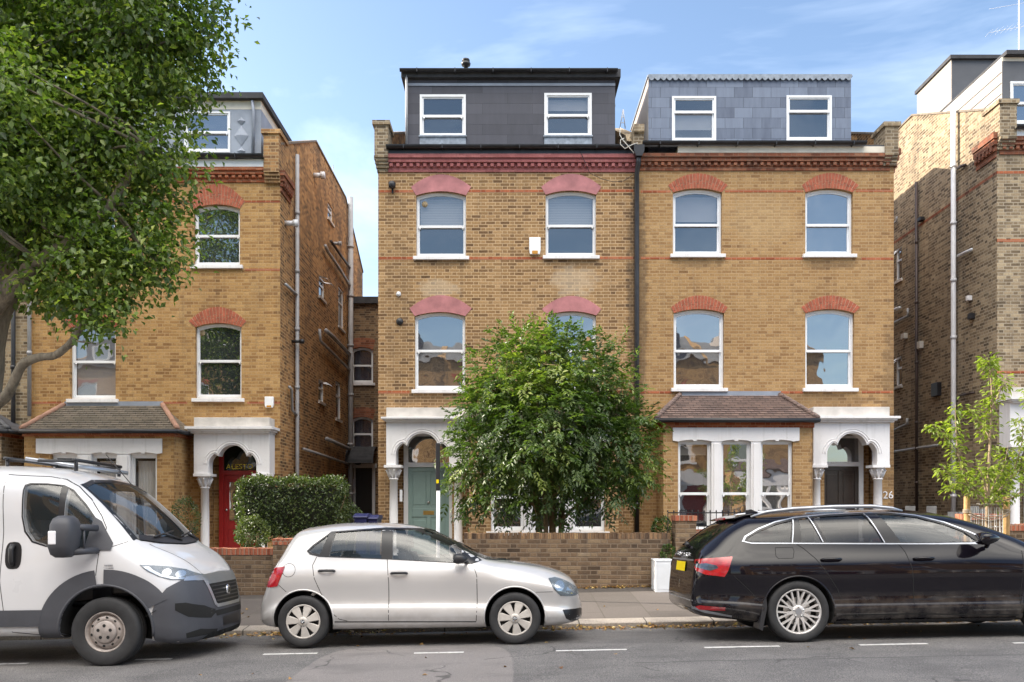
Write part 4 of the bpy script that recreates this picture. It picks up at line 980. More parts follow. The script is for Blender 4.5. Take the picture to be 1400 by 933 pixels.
# ---------------- far left house behind the tree
xf0 = xl0-5.9
E = house('brick house at the left edge mostly hidden by the big street tree', xf0, xl0, off, 'brick_side_pale', 'brick_side', 'l')
WE = [(-74, -12, 280, 363), (-246, -183, 280, 363), (-74, -12, 443, 546), (-246, -183, 443, 546)]
front_wall(E, xf0, xl0, fz(226), [arch_hole(w) for w in WE], 'brick_side_pale'); std_windows(E, WE)
gable(E, xf0, -1, off, 'brick_side'); main_roof(E, xf0+.2, xl0, off)
cornice(E, xf0, xl0, fz(250), fz(232), 'brick_red')
arches(E, [(a, b, 288, 280, a-7, b+7, 276, 252) if c < 400 else (a, b, 451, 443, a-9, b+7, 441, 421) for a, b, c, d in WE], 'arch_red', False)
gutter(E, xf0, xl0, fz(217), y=-.23)
bay(E, -196, 2, (-180, -10), [(-165, -125), (-110, -72), (-55, -15)], 622, 738, (600, 620), (590, 597), 588, (-205, 12), (-150, -22), 555, 'brick_side_pale', 'slate_roof')
pipe(E, [(fx(21.5), DF-.1, fz(225)), (fx(21.5), DF-.1, 0)], .05, 'black_metal')
pipe(L, [(fx(43.5), DF-.1, fz(225)), (fx(43.5), DF-.1, fz(570))], .045, 'grey_pipe', label='grey downpipe beside the left bay')

# ---------------- right house
off = .47
xr0 = fx(1363); xr1 = xr0+6.1
G = house('right-edge brick house with grey roof box and a tall white pipe', xr0, xr1, off, 'brick_side_pale', 'brick_side_pale', 'l')
WR = [(1415, 1483, 235, 323), (1592, 1661, 235, 323), (1413, 1482, 400, 506), (1594, 1661, 400, 506)]
front_wall(G, xr0, xr1, fz(186), [arch_hole(w) for w in WR]+[[(fx(1388), -.3), (fx(1464), -.3), (fx(1464), fz(565)), (fx(1388), fz(565))]], 'brick_side_pale'); std_windows(G, WR)
def RS(x, y): D = F*xr0/(x-HX); return (D, pz(y, D))
RW = [quad(1233, 1224.5, 337, 381, RS), quad(1233, 1224.5, 487, 527, RS)]
GR = [(19.83, 10.42), (24.0, 12.2), (27.6, 12.15), (30.8, 10.3)]
gable(G, xr0, -1, off, 'brick_side_pale', holes=RW, prof=GR)
for q in RW: side_window(G, q, xr0, -1, open_top=True)
main_roof(G, xr0+.2, xr1, off)
cornice(G, xr0+.05, xr1, fz(212), fz(190), 'brick_red_old')
mb = MB(); mb.box(xr0+.3, xr1, DF-.15, DF+.1, fz(189.5), fz(181)); mb.build('fascia', M['frame'], G)
gutter(G, xr0+.3, xr1, fz(178), y=-.23)
corner_pier(G, xr0-.04, xr0+.36, fz(141), fz(190), 'brick_side_pale', s=-1)
corbel_return(G, xr0, -1, fz(215), fz(183), 'brick_red_old')
arches(G, [(a, b, 243, 235, a-7, b+7, 229, 212) if c < 300 else (a, b, 408, 400, a-7, b+7, 396, 378) for a, b, c, d in WR], 'arch_red', False)
strings(G, [(1363, 1412, 236), (1363, 1412, 329), (1363, 1410, 509), (1490, 1590, 236), (1490, 1590, 329)], 'brick_red', .065)
mb = MB()
mb.box(xr0-.004, xr0+.02, DF, 25.5, fz(236)-.04, fz(236)+.04); mb.build('side_string_course', M['brick_red_old'], G)
DR = 20.2; X0 = px(1370, DR); zt = pz(84, DR)
dormer(G, X0, xr1-.3, DR, fz(190), zt, 'dark_clad', [(px(1381, DR), px(1450, DR), pz(170, DR), pz(112, DR))], back=25, over=.0, th=.1, roofmat='fascia', sidemat='pale_clad')
sash(G, px(1381, DR), px(1450, DR), pz(170, DR), pz(112, DR), D=DR, arch=False, set_back=-.02, sill=False, fr=.05, name='dormer_window', matf='upvc')
mb = MB(); mb.box(X0+.03, xr1-.3, DR-.14, 25, zt+.102, zt+.2); mb.build('dormer_roof_edge', M['roof_felt'], G)
mb = MB()
for k in range(1, 6): mb.box(X0-.012, X0-.002, DR+.02, 24.9, zt-.26*k, zt-.26*k+.015)
mb.build('cladding_joints', M['dark_clad'], G)
D5 = 22.8; X5 = px(1300, D5)
mb = MB(); mb.box(X5+.02, xr1-.9, D5, 24.7, 11.5, pz(82, D5)); o5 = mb.build('roof_box', M['dark_clad'], G)
mb = MB(); mb.box(X5, X5+.02, D5-.02, 24.7, 11.5, pz(82, D5)); mb.build('roof_box_side', M['pale_clad'], G)
mb = MB(); mb.box(X5-.05, xr1-.85, D5-.08, 24.75, pz(82, D5)+.001, pz(77, D5)); mb.build('roof_box_edge', M['roof_felt'], G)
mb = MB(); mb.tube([(px(1393, 24), 24, 12.5), (px(1393, 24), 24, pz(-10, 24))], .016, 8)
for k, zz in enumerate((pz(38, 24), pz(6, 24))): mb.tube([(px(1393, 24)-.9, 23.9, zz-.2), (px(1393, 24)+.5, 24.1, zz+.15)], .005, 5)
for k in range(9): mb.tube([(px(1393, 24)-.9+.14*k, 23.7, pz(38, 24)-.2+.03*k), (px(1393, 24)-.9+.14*k, 24.1, pz(38, 24)-.2+.03*k)], .003, 4)
mb.build('television_aerial', M['white_pipe'], G)
D6 = RS(1310, 300)[0]
pipe(G, [(xr0-.12, D6, RS(1309, 150)[1]), (xr0-.12, D6, RS(1310, 540)[1]), (xr0-.12, D6, .5)], .062, 'white_pipe', label='tall white pipe up the side wall')
D7 = RS(1257, 300)[0]
pipe(G, [(xr0-.08, D7, RS(1257, 249)[1]), (xr0-.08, D7, .5)], .04, 'brown_pipe', label='thin dark pipe on the side wall')
for pts, m_, r in (([(1223.5, 618), (1286, 609)], 'grey_pipe', .035), ([(1314, 350), (1333, 341)], 'white_pipe', .035), ([(1313, 230), (1320, 227), (1324, 226)], 'brown_pipe', .04), ([(1223, 443), (1245, 432), (1245, 422)], 'grey_pipe', .035), ([(1222, 590), (1244, 580), (1244, 572)], 'grey_pipe', .035), ([(1316, 541), (1336, 537)], 'brown_pipe', .03), ([(1223, 308), (1229, 303), (1230, 296)], 'grey_pipe', .03), ([(1223, 425), (1234, 421)], 'white_pipe', .045)):
    spipe(G, pts, xr0, -1, .08, RS, r, m_, name='waste_pipe', joints=False)
for (x, y, w, h, m_) in ((1239, 460, .2, .16, 'cream'), (1261, 472, .16, .2, 'cream'), (1283, 533, .34, .36, 'black_metal'), (1331, 433, .14, .14, 'black_plastic'), (1328, 408, .1, .12, 'stucco'), (1262, 300, .2, .1, 'black_plastic')):
    D, z = RS(x, y); mb = MB(); mb.box(xr0-.12, xr0-.001, D-w/2, D+w/2, z-h/2, z+h/2); mb.build('wall_vent', M[m_], G, bevel=.01)
vestibule(G, 1388, 1464, 20.25, fz(565), 'brick_side_pale')
porch(G, 1381, 1495, 530, 544, 552, 608, 1376, 1504, 1402, 1470, 567, 608, (1393, 1480), colbot=.6)
DDo = 20.25
door(G, px(1406, DDo), px(1462, DDo), .6, pz(612, DDo), pz(570, DDo), DDo, 'door_black', 'frame', 'dark')
mb = MB(); mb.box(px(1385, DDo), px(1478, DDo), DDo+.09, DDo+.15, -.3, fz(560)); mb.build('porch_back_wall', M['brick_side_pale'], G)
mb = MB(); mb.box(px(1381, 19.4), px(1495, 19.4), 19.2, 20.3, -.3, .6); mb.build('doorstep', M['concrete'], G)
bay(G, 1495, 1700, (1508, 1682), [(1516, 1562), (1575, 1615), (1629, 1673)], 575, 700, (557, 575), (547, 557), 545, (1485, 1710), (1520, 1660), 513, 'brick_side_pale', 'tile_brown')

# ---------------- link block between the left pair and the right pair, set far back
DK = 28.4; kx0, kx1 = xl1, xa0
K = thing('rear_link_block', 'low dark brick block with two curtained windows set back between the houses', 'building', (round((kx0+kx1)/2, 2), DK, gz(-4, 16)))
KX = lambda p: px(p, DK); KZ = lambda p: pz(p, DK)
kw = [(480, 510, 475, 524), (480.5, 510, 570, 617)]
mb = MB(); mb.sheet([(kx0+.002, -.9), (kx1-.002, -.9), (kx1-.002, KZ(414)), (kx0+.002, KZ(414))], [seg_arch(KX(a), KX(b), KZ(d), KZ(c+4), KZ(c)) for a, b, c, d in kw]+[[(KX(486), -.3), (KX(509), -.3), (KX(509), KZ(640)), (KX(486), KZ(640))]], DK, FR, reveal=.1)
mb.build('wall', M['brick_link'], K)
mb = MB(); mb.box(kx0+.01, kx1-.01, DK-.1, 33, KZ(414)+.001, KZ(408)); mb.box(kx0+.01, kx1-.01, DK-.14, DK-.1, KZ(416), KZ(407)); mb.build('roof', M['roof_felt'], K)
for a, b, c, d in kw:
    sash(K, KX(a)+.002, KX(b)-.002, KZ(d), KZ(c)-.002, D=DK, zs=KZ(c+4), set_back=.07, glass='glass_clear', back=('curtain_violet', KZ(d), KZ(c)))
    voussoirs(K, KX(a), KX(b), KZ(c+4), KZ(c), KX(a)-.08, KX(b)+.08, KZ(c-10), KZ(c-13), 'brick_red_old', D=DK, solid=True)
pipe(K, [(KX(479)-.05, DK-.1, KZ(415)), (KX(479)-.05, DK-.1, 0)], .05, 'grey_pipe')
mb = MB(); mb.box(KX(484), KX(486), DK-.04, DK+.1, 0, KZ(638)); mb.box(KX(509), KX(513), DK-.04, DK+.1, 0, KZ(638)); mb.box(KX(482), KX(515), DK-.08, DK+.1, KZ(640), KZ(634)); mb.box(KX(474), KX(484), DK-.02, DK+.1, 0, KZ(655)); mb.build('door_frame', M['frame'], K)
mb = MB(); mb.box(KX(486), KX(509), DK+.05, DK+.1, 0, KZ(640)); mb.build('door', M['door_black'], K)
mb = MB(); vs = []
for k in range(9):
    t = math.pi/2*k/8
    vs += [(KX(474), DK-.9*math.sin(t), KZ(610)-.6*(1-math.cos(t))-.02), (KX(516), DK-.9*math.sin(t), KZ(610)-.6*(1-math.cos(t))-.02)]
mb.add(vs, [(2*k, 2*k+2, 2*k+3, 2*k+1) for k in range(8)]); mb.build('door_canopy', M['roof_felt'], K)
mb = MB(); mb.box(KX(452), KX(474), DK-1.5, DK-1.2, KZ(637), KZ(633)); mb.build('canopy_edge', M['frame'], K)
mb = MB(); mb.lathe((KX(491), DK-.2, KZ(632)), [(.02, -.1), (.1, -.08), (.12, .03), (.05, .1)], 10); mb.build('lamp', M['black_metal'], K)

# ---------------- terrace across the street, behind the photographer (seen in the window reflections)
def opposite(i, x0, x1, h, brick, label):
    O = thing('terraced_house', label, 'house', ((x0+x1)/2, -6, .02*(x0+x1)/2+.1), 'brick houses across the street')
    D = -6; W = x1-x0; mb = MB(); zb = .02*x0; holes = []; rects = []
    for r_, (za, zc) in enumerate(((3.7, 5.4), (6.8, 8.3))):
        for c in (.22, .72): a = x0+W*c-.55; rects.append((a, a+1.1, za, zc))
    bw = (x0+W*.1, x0+W*.56, .9, 2.7)
    B_ = lambda u, v, w: (u, w, v)
    poly = [(x0, -.9), (x1, -.9), (x1, h), (x0, h)]
    mb.sheet(poly, [seg_arch(a, b, c, d-.1, d) for a, b, c, d in rects]+[[(x1-1.6, 0), (x1-.6, 0), (x1-.6, 2.9), (x1-1.6, 2.9)]], D, B_, reveal=-.1)
    for X in (x0, x1): mb.prism([(D-.001, -.9), (D-10, -.9), (D-10, h), (D-5, h+1.9), (D-.001, h)], X-.1, X+.1, SD)
    mb.build('wall', M[brick], O)
    r_ = MB(); r_.add([(x0, D+.25, h-.1), (x1, D+.25, h-.1), (x1, D-5, h+1.8), (x0, D-5, h+1.8), (x1, D-10, h-.1), (x0, D-10, h-.1)], [(0,1,2,3), (3,2,4,5)]); r_.build('roof', M['slate_roof'], O)
    d = MB(); d.box(x0+W*.2, x0+W*.75, D-.6, D-3.5, h, h+1.5); d.build('dormer', M['pale_clad' if i % 2 else 'slate_dark'], O)
    for a, b in ((.26, .42), (.5, .68)):
        f = MB(); f.sheet([(x0+W*a, h+.35), (x0+W*b, h+.35), (x0+W*b, h+1.3), (x0+W*a, h+1.3)], [[(x0+W*a+.1, h+.45), (x0+W*b-.1, h+.45), (x0+W*b-.1, h+1.2), (x0+W*a+.1, h+1.2)]], D-.57, B_, reveal=-.03, bound=-.03); f = f.build('window', M['frame'], O)
        g = MB(); g.box(x0+W*a+.05, x0+W*b-.05, D-.598, D-.585, h+.4, h+1.25); g.build('pane', M['glass'], f)
    for a, b, c, dd in rects:
        f = MB(); m = (c+dd)/2; f.sheet(seg_arch(a, b, c, dd-.1, dd), [[(a+.09, c+.1), (b-.09, c+.1), (b-.09, m-.03), (a+.09, m-.03)], [(a+.09, m+.03), (b-.09, m+.03), (b-.09, dd-.16), (a+.09, dd-.16)]], D-.06, B_, reveal=-.04, bound=-.04); f.box(a-.08, b+.08, D-.05, D+.08, c-.1, c-.002)
        f = f.build('window', M['frame'], O); g = MB(); g.box(a+.05, b-.05, D-.095, D-.085, c+.05, dd-.12); g.build('pane', M['glass'], f)
        l = MB(); l.prism([(a-.05, dd-.02), (b+.05, dd-.02), (b+.12, dd+.28), (a-.12, dd+.28)], D-.02, D+.012, FR); l.build('window_arch', M['arch_red'], O)
    v = MB(); v.box(bw[0], bw[1], D, D+.9, -.9, .85); v.box(bw[0], bw[1], D, D+.9, 2.8, 3.05); v.box(bw[0], bw[0]+.35, D, D+.9, .85, 2.8); v.box(bw[1]-.35, bw[1], D, D+.9, .85, 2.8); v.build('bay_wall', M[brick], O)
    v = MB(); n = 3; ww = (bw[1]-bw[0]-.7)/n
    for k in range(n+1): v.box(bw[0]+.35+ww*k-.1, bw[0]+.35+ww*k+.1, D+.7, D+.93, .85, 2.8)
    v.box(bw[0]+.2, bw[1]-.2, D+.75, D+.95, 2.6, 3.0); v.box(bw[0]+.2, bw[1]-.2, D+.75, D+.95, .8, .95); v.build('bay_surround', M['stucco'], O)
    v = MB(); v.box(bw[0]+.3, bw[1]-.3, D+.74, D+.76, .9, 2.7); v.build('bay_pane', M['glass'], O)
    v = MB(); v.add([(bw[0]-.1, D+1.05, 3.06), (bw[1]+.1, D+1.05, 3.06), (bw[1]-.4, D, 3.6), (bw[0]+.4, D, 3.6), (bw[0]-.1, D, 3.06), (bw[1]+.1, D, 3.06)], [(0,1,2,3), (0,3,4), (1,5,2)]); v.build('bay_roof', M['tile_brown'], O)
    v = MB(); v.box(x1-1.9, x1-1.6, D, D+.45, 0, 2.4); v.box(x1-.6, x1-.3, D, D+.45, 0, 2.4); v.box(x1-1.95, x1-.25, D, D+.5, 2.4, 3.3); v.build('porch', M['stucco'], O)
    v = MB(); v.box(x1-1.6, x1-.6, D-.1, D-.05, 0, 2.9); v.build('door', M[['door_red', 'door_black', 'door_teal', 'door_brown'][i % 4]], O)
spec = [(-24.6, -18.6, 9.3, 'brick_golden', 'brick house opposite the far left of the street, red door'), (-18.4, -12.4, 9.3, 'brick_yellow', 'brick house opposite with a black door, seen in the left windows'),
        (-10.0, -4.0, 9.5, 'brick_worn', 'brick house opposite with a pale green door and light dormer'), (-3.8, 2.2, 9.5, 'brick_yellow', 'brick house directly behind the photographer with a brown door'),
        (4.6, 10.6, 9.7, 'brick_golden', 'brick house opposite with a light dormer, reflected in the right windows'), (10.8, 16.8, 9.7, 'brick_yellow', 'brick house opposite the right end, black door and light dormer')]
for i, (a, b, h, br, lb) in enumerate(spec): opposite(i if i < 4 else i, a, b, h, br, lb)
# ================================================================== foliage
def leaf_mesh(name, pos, axis, nrm, L, W, tone, mat, parent=None, fold=.25, label=None):
    """many folded leaf blades: pos base points, axis direction, nrm face normal"""
    n = len(pos); axis = axis/np.linalg.norm(axis, axis=1)[:, None]
    side = np.cross(nrm, axis); side /= (np.linalg.norm(side, axis=1)[:, None]+1e-9); up = np.cross(axis, side)
    L = L[:, None]; W = W[:, None]
    v = np.empty((n, 4, 3))
    v[:, 0] = pos; v[:, 1] = pos+axis*L*.5+side*W*.5+up*W*fold; v[:, 2] = pos+axis*L-up*L*.12; v[:, 3] = pos+axis*L*.5-side*W*.5+up*W*fold
    off = np.array(wloc(parent)) if parent is not None else np.zeros(3)
    v = (v-off).reshape(-1, 3)
    me = bpy.data.meshes.new(name); me.vertices.add(n*4); me.vertices.foreach_set('co', v.ravel().astype(np.float32))
    # two triangles meeting along the midrib
    idx = np.arange(n)[:, None]*4+np.array([0, 1, 2, 0, 2, 3])[None, :]
    me.loops.add(n*6); me.loops.foreach_set('vertex_index', idx.ravel().astype(np.int32))
    me.polygons.add(n*2); me.polygons.foreach_set('loop_start', (np.arange(n*2)*3).astype(np.int32)); me.polygons.foreach_set('loop_total', np.full(n*2, 3, np.int32))
    me.update(calc_edges=True)
    a = me.attributes.new('tone', 'FLOAT', 'POINT'); a.data.foreach_set('value', np.repeat(tone, 4).astype(np.float32))
    me.materials.append(mat); me.validate()
    o = bpy.data.objects.new(name, me); C.objects.link(o)
    if parent is not None: o.parent = parent
    if label: o['label'] = label
    return o
def rnd_dir(n): d = RNG.normal(size=(n, 3)); return d/np.linalg.norm(d, axis=1)[:, None]
def sph(l): return np.array([[px(x, D), D, pz(y, D), r*D/F] for x, y, r, D in l])
def clusters(S, n, shell=.55, squash=1.0):
    """points spread through a union of spheres, mostly towards the outside"""
    w = S[:, 3]**2.3; k = RNG.choice(len(S), n, p=w/w.sum()); d = rnd_dir(n)
    r = (shell+(1-shell)*RNG.random(n))**.8*S[k, 3]
    P = S[k, :3]+d*r[:, None]
    # drop points lying deep inside another sphere
    keep = np.ones(n, bool)
    for s in S: keep &= np.linalg.norm(P-s[:3], axis=1) > s[3]*shell*.75
    return P[keep], d[keep]
def crown(parent, S, ncl, per, clr, L, W, mat, droop=.4, name='crown', shell=.55, tonebias=0.0, twigs=True):
    P, d = clusters(S, ncl, shell); n = len(P)
    ctone = np.clip(RNG.normal(.42+tonebias, .17, n), 0, 1)
    base = np.repeat(P, per, 0); dd = np.repeat(d, per, 0); m = len(base)
    sc = RNG.normal(size=(m, 3))*clr*np.array([1, 1, .65]); pos = base+sc
    ax = dd*.6+rnd_dir(m)*.9+np.array([0, 0, -droop]); nr = np.array([0, 0, 1.0])+rnd_dir(m)*.75+dd*.35
    tone = np.clip(np.repeat(ctone, per)+RNG.normal(0, .13, m), 0, 1)
    sz = RNG.uniform(.55, 1.35, m)
    return leaf_mesh(name, pos, ax, nr, L*sz, W*sz, tone, mat, parent), P
def limbs(parent, paths, mat, name='trunk', n=9):
    mb = MB()
    for pts, r in paths:
        # smooth the path
        P = [Vector(p) for p in pts]; Q = []; RR = []
        for i in range(len(P)-1):
            p0, p1, p2, p3 = P[max(i-1, 0)], P[i], P[i+1], P[min(i+2, len(P)-1)]
            for t in (0, .25, .5, .75):
                Q.append(.5*((2*p1)+(p2-p0)*t+(2*p0-5*p1+4*p2-p3)*t*t+(3*p1-p0-3*p2+p3)*t**3)); RR.append(r[i]+(r[i+1]-r[i])*t)
        Q.append(P[-1]); RR.append(r[-1])
        mb.tube(Q, [a*random.uniform(.93, 1.07) for a in RR], n)
    return mb.build(name, M[mat], parent)
def twigs_to(P, roots, n, r=.012):
    out = []; idx = RNG.choice(len(P), min(n, len(P)), False); roots = [Vector(q) for q in roots]
    for i in idx:
        e = Vector(P[i]); q = min(roots, key=lambda k: (k-e).length); m = q.lerp(e, .5)+Vector(RNG.normal(size=3)*.12)
        out.append(([q, m, e], [r*2.2, r*1.4, r*.5]))
    return out

# ---- big street tree at the left kerb
T = thing('street_tree', 'big dense street tree with a bent grey bough above the white van', 'tree', (px(-45, 12), 12, gz(-7.8, 12)))
S = sph([(40,60,190,12.6), (170,20,135,11.9), (222,70,72,11.7), (208,10,92,11.8), (190,175,84,11.6), (138,250,112,12), (172,315,72,11.6), (125,365,68,11.5), (138,425,36,11.3), (70,330,95,12.3), (10,200,175,12.7), (-90,330,110,12.4), (60,-140,190,12.4), (-120,-20,200,13.2), (-220,150,200,12.6), (85,410,26,11.3), (-60,180,160,10.9), (140,452,24,11.3), (75,395,40,11.5), (190,370,45,11.5), (225,345,30,11.5), (235,395,16,11.5)])
cr, P = crown(T, S, 4600, 30, .19, .095, .06, M['leaf_dark'], shell=.42, tonebias=.04)
q = lambda x, y, D: (px(x, D), D, pz(y, D))
base = (px(-45, 12), 12, gz(-7.8, 12)-.1)
TL = [([base, q(-42,700,12), q(-30,560,12), q(-14,450,12), q(5,400,12), q(30,330,12.1), q(45,230,12.3), q(60,100,12.4), q(70,-40,12.5)], [.36, .3, .27, .25, .2, .17, .13, .1, .05]),
      ([q(-22,520,12), q(-16,440,11.9), q(12,395,11.7), q(55,357,11.5), q(100,330,11.4), q(150,280,11.4), q(200,200,11.5)], [.2, .17, .13, .11, .085, .06, .03]),
      ([q(-28,600,12), q(-12,562,11.9), q(12,537,11.7), q(30,500,11.5), q(52,489,11.4), q(75,486,11.4), q(98,468,11.3), q(107,452,11.3), q(110,440,11.3), q(122,420,11.3)], [.1, .085, .07, .062, .056, .05, .048, .042, .038, .02]),
      ([q(107,455,11.3), q(118,443,11.3), q(124,430,11.2)], [.03, .022, .012]), ([q(98,466,11.3), q(115,468,11.2), q(128,470,11.2)], [.015, .01, .006]),
      ([q(5,400,12), q(-40,300,12.6), q(-110,200,13), q(-160,80,13)], [.16, .13, .1, .05]),
      ([q(30,330,12.1), q(100,240,12), q(150,150,11.8), q(190,60,11.8)], [.12, .09, .06, .03]),
      ([q(45,230,12.3), q(-10,120,12.8), q(-60,0,13)], [.09, .07, .04])]
roots = [p for pts, r in TL for p in pts[3:]]
limbs(T, TL+twigs_to(P, roots, 170), 'bark')

# ---- the next street tree, out of the frame to the left, that shades the cars
T2 = thing('street_tree', 'street tree further left whose crown shades the parked van', 'tree', (-19.5, 12.3, gz(-19.5, 12)))
S2 = np.array([[-19.5,13.5,8.5,3.6], [-17.5,12.5,7.5,2.6], [-21.5,14,8,2.8], [-19.5,11.5,10,2.5], [-22,12,10.5,2.4], [-19,15.5,7.5,2.3]])
crown(T2, S2, 1300, 26, .28, .2, .15, M['leaf_dark'], shell=.4)
limbs(T2, [([(-19.5, 12.3, -.8), (-19.4, 12.4, 3), (-19.3, 12.8, 6), (-19.4, 13.4, 9)], [.33, .26, .2, .08]), ([(-19.4, 12.4, 3.2), (-18.3, 12.4, 5.5), (-17.3, 12.5, 8)], [.16, .12, .05]), ([(-19.4, 12.5, 4), (-20.8, 13.2, 6.5), (-22, 13.6, 8.5)], [.15, .1, .05])], 'bark')

# ---- bushy garden tree behind the middle wall (pinnate leaves)
T = thing('garden_tree', 'round bushy tree with several thin stems growing behind the middle garden wall', 'tree', (px(752, 15.4), 15.4, gz(.7, 15.4)))
S = sph([(750,560,105,15.4), (695,590,82,15.2), (655,625,50,15.2), (640,665,36,15.3), (805,600,88,15.3), (850,625,56,15.2), (872,660,26,15.2), (700,512,62,15.4), (795,515,66,15.4), (745,500,56,15.5), (675,545,40,15.3), (862,585,38,15.4), (690,668,44,15.1), (825,665,45,15.1), (745,650,70,15.2), (750,590,90,14.9), (720,470,22,15.4), (690,470,16,15.4), (838,530,30,15.4), (765,470,28,15.4)])
P, d = clusters(S, 4600, .30); n = len(P)
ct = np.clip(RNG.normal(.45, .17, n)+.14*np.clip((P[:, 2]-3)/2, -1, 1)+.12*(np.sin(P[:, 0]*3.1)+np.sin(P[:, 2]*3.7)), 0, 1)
k = 11; ax = d*.9+rnd_dir(n)*.7+np.array([0, 0, -.25]); ax /= np.linalg.norm(ax, axis=1)[:, None]
sd = np.cross(ax, np.array([0, 0, 1.0])+rnd_dir(n)*.3); sd /= np.linalg.norm(sd, axis=1)[:, None]; nrm = np.cross(sd, ax)
pos = []; la = []; ln = []; lt = []
for j in range(k):
    t = (j//2+1)/6; s_ = 1 if j % 2 else -1
    if j == k-1: t = 1; s_ = 0
    rl = RNG.uniform(.2, .32, n)[:, None]
    pos.append(P+ax*t*rl-np.array([0, 0, 1])*(t**2)*.04); la.append(ax*.6+sd*s_*.9+np.array([0, 0, -.18])+rnd_dir(n)*.15); ln.append(nrm+rnd_dir(n)*.3); lt.append(np.clip(ct+RNG.normal(0, .08, n), 0, 1))
pos = np.concatenate(pos); m = len(pos)
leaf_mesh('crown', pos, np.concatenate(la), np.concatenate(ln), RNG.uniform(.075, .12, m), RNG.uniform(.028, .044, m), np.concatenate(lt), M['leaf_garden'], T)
# long leafy shoots standing out of the top
pos = []; la = []; lt = []; st = []
for (x0, y0, x1, y1) in ((700,480,683,437), (690,500,668,448), (735,470,727,432), (715,470,697,425), (770,470,779,440), (800,480,818,448), (835,510,858,448), (845,530,872,478), (650,560,628,520), (660,530,640,478), (640,610,612,596), (880,600,905,585), (640,640,606,660), (760,470,752,428), (820,490,843,458)):
    a = Vector(q(x0, y0, 15.3)); b = Vector(q(x1, y1, 15.3+random.uniform(-.3, .3))); st.append(([a, a.lerp(b, .5)+Vector((random.uniform(-.03, .03), 0, .03)), b], [.012, .008, .004]))
    for i in range(46):
        t = random.random(); pos.append(a.lerp(b, t)+Vector((random.gauss(0, .025), random.gauss(0, .025), 0))); dr = (b-a).normalized(); la.append(dr*.7+Vector((random.gauss(0, .8), random.gauss(0, .8), random.gauss(-.1, .5)))); lt.append(min(1, max(0, random.gauss(.6, .15))))
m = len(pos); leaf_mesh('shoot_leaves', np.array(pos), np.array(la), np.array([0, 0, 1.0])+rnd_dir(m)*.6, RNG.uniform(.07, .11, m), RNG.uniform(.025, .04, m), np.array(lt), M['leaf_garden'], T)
g0 = gz(.7, 15.4)-.1
TL = [([(px(742,15.4), 15.4, g0), q(735,700,15.35), q(728,660,15.3), q(700,600,15.3), q(680,540,15.3)], [.07, .06, .055, .035, .015]),
      ([(px(756,15.4), 15.4, g0), q(755,700,15.4), q(752,640,15.4), q(745,560,15.4), q(740,490,15.4)], [.075, .065, .055, .035, .015]),
      ([(px(765,15.4), 15.4, g0), q(768,705,15.4), q(775,660,15.4), q(800,590,15.4), q(815,530,15.4)], [.06, .05, .045, .03, .015]),
      ([q(768,712,15.3), q(790,690,15.2), q(830,660,15.2), q(855,630,15.2)], [.035, .028, .02, .01]), ([q(735,695,15.3), q(700,670,15.2), q(660,650,15.2)], [.035, .025, .01]),
      ([(px(748,15.4), 15.3, g0), q(746,710,15.2), q(742,650,15), q(745,600,14.9)], [.05, .045, .03, .012])]
limbs(T, TL+twigs_to(P, [p for pts, r in TL for p in pts[2:]], 120, .009), 'bark_brown', 'stems')

# ---- young staked street tree
T = thing('young_street_tree', 'slender young tree with bright yellow-green leaves tied between two stakes', 'tree', (px(1349, 12), 12, gz(6.8, 12)))
D = 12.0
BR = [([(px(1349,D), D, gz(6.8, D)-.05), q(1350,720,D), q(1350,690,D)], [.034, .03, .028]),
      ([q(1350,690,D), q(1352,640,D), q(1354,590,12.05), q(1356,540,12.05), q(1353,500,12.1), q(1349,490,12.1)], [.024, .02, .016, .012, .007, .003]),
      ([q(1350,688,D), q(1345,655,D-.05), q(1338,640,D-.1)], [.02, .014, .008]),
      ([q(1350,692,D), q(1330,670,D-.1), q(1318,650,D-.15), q(1310,620,D-.2), q(1307,585,D-.2), q(1306,553,D-.2)], [.018, .015, .013, .011, .008, .003]),
      ([q(1312,630,D-.2), q(1295,600,D-.3), q(1280,585,D-.35), q(1275,580,D-.35)], [.01, .008, .005, .003]),
      ([q(1318,650,D-.15), q(1300,650,D-.3), q(1288,640,D-.35)], [.009, .006, .003]), ([q(1325,665,D-.1), q(1310,660,D-.2), q(1298,672,D-.3)], [.008, .006, .003]),
      ([q(1351,694,D), q(1368,668,D+.1), q(1385,650,D+.15), q(1405,630,D+.2), q(1412,570,D+.2), q(1408,530,D+.2)], [.018, .014, .012, .01, .007, .003]),
      ([q(1352,680,D), q(1362,655,D+.1), q(1372,640,D+.15), q(1378,610,D+.2)], [.012, .01, .006, .003]),
      ([q(1354,600,D), q(1335,570,D+.1), q(1325,560,D+.1)], [.01, .006, .003]), ([q(1355,560,D), q(1370,530,D-.1), q(1375,515,D-.1)], [.008, .005, .003]), ([q(1385,650,D+.15), q(1398,600,D), q(1395,570,D)], [.009, .006, .003]), ([q(1350,688,D), q(1390,678,D-.3), q(1420,640,D-.4)], [.012, .009, .004])]
limbs(T, BR, 'bark_young', 'trunk', 7)
pos = []; la = []; lt = []
for pts, r in BR[1:]:
    P_ = [Vector(p) for p in pts]; L_ = sum((b-a).length for a, b in zip(P_[:-1], P_[1:]))
    for i in range(int(L_*180)):
        t = (random.random()**.8)*(len(P_)-1)*.999; t = max(t, .9 if L_ > .9 else .2); k = int(t); c = P_[k].lerp(P_[k+1], t-k)
        o = Vector(RNG.normal(size=3)); o.z *= .5; o = o.normalized()*random.uniform(.01, .13)
        pos.append(c+o); la.append(o.normalized()+Vector((0, 0, -.35))); lt.append(min(1, max(0, random.gauss(.5, .2))))
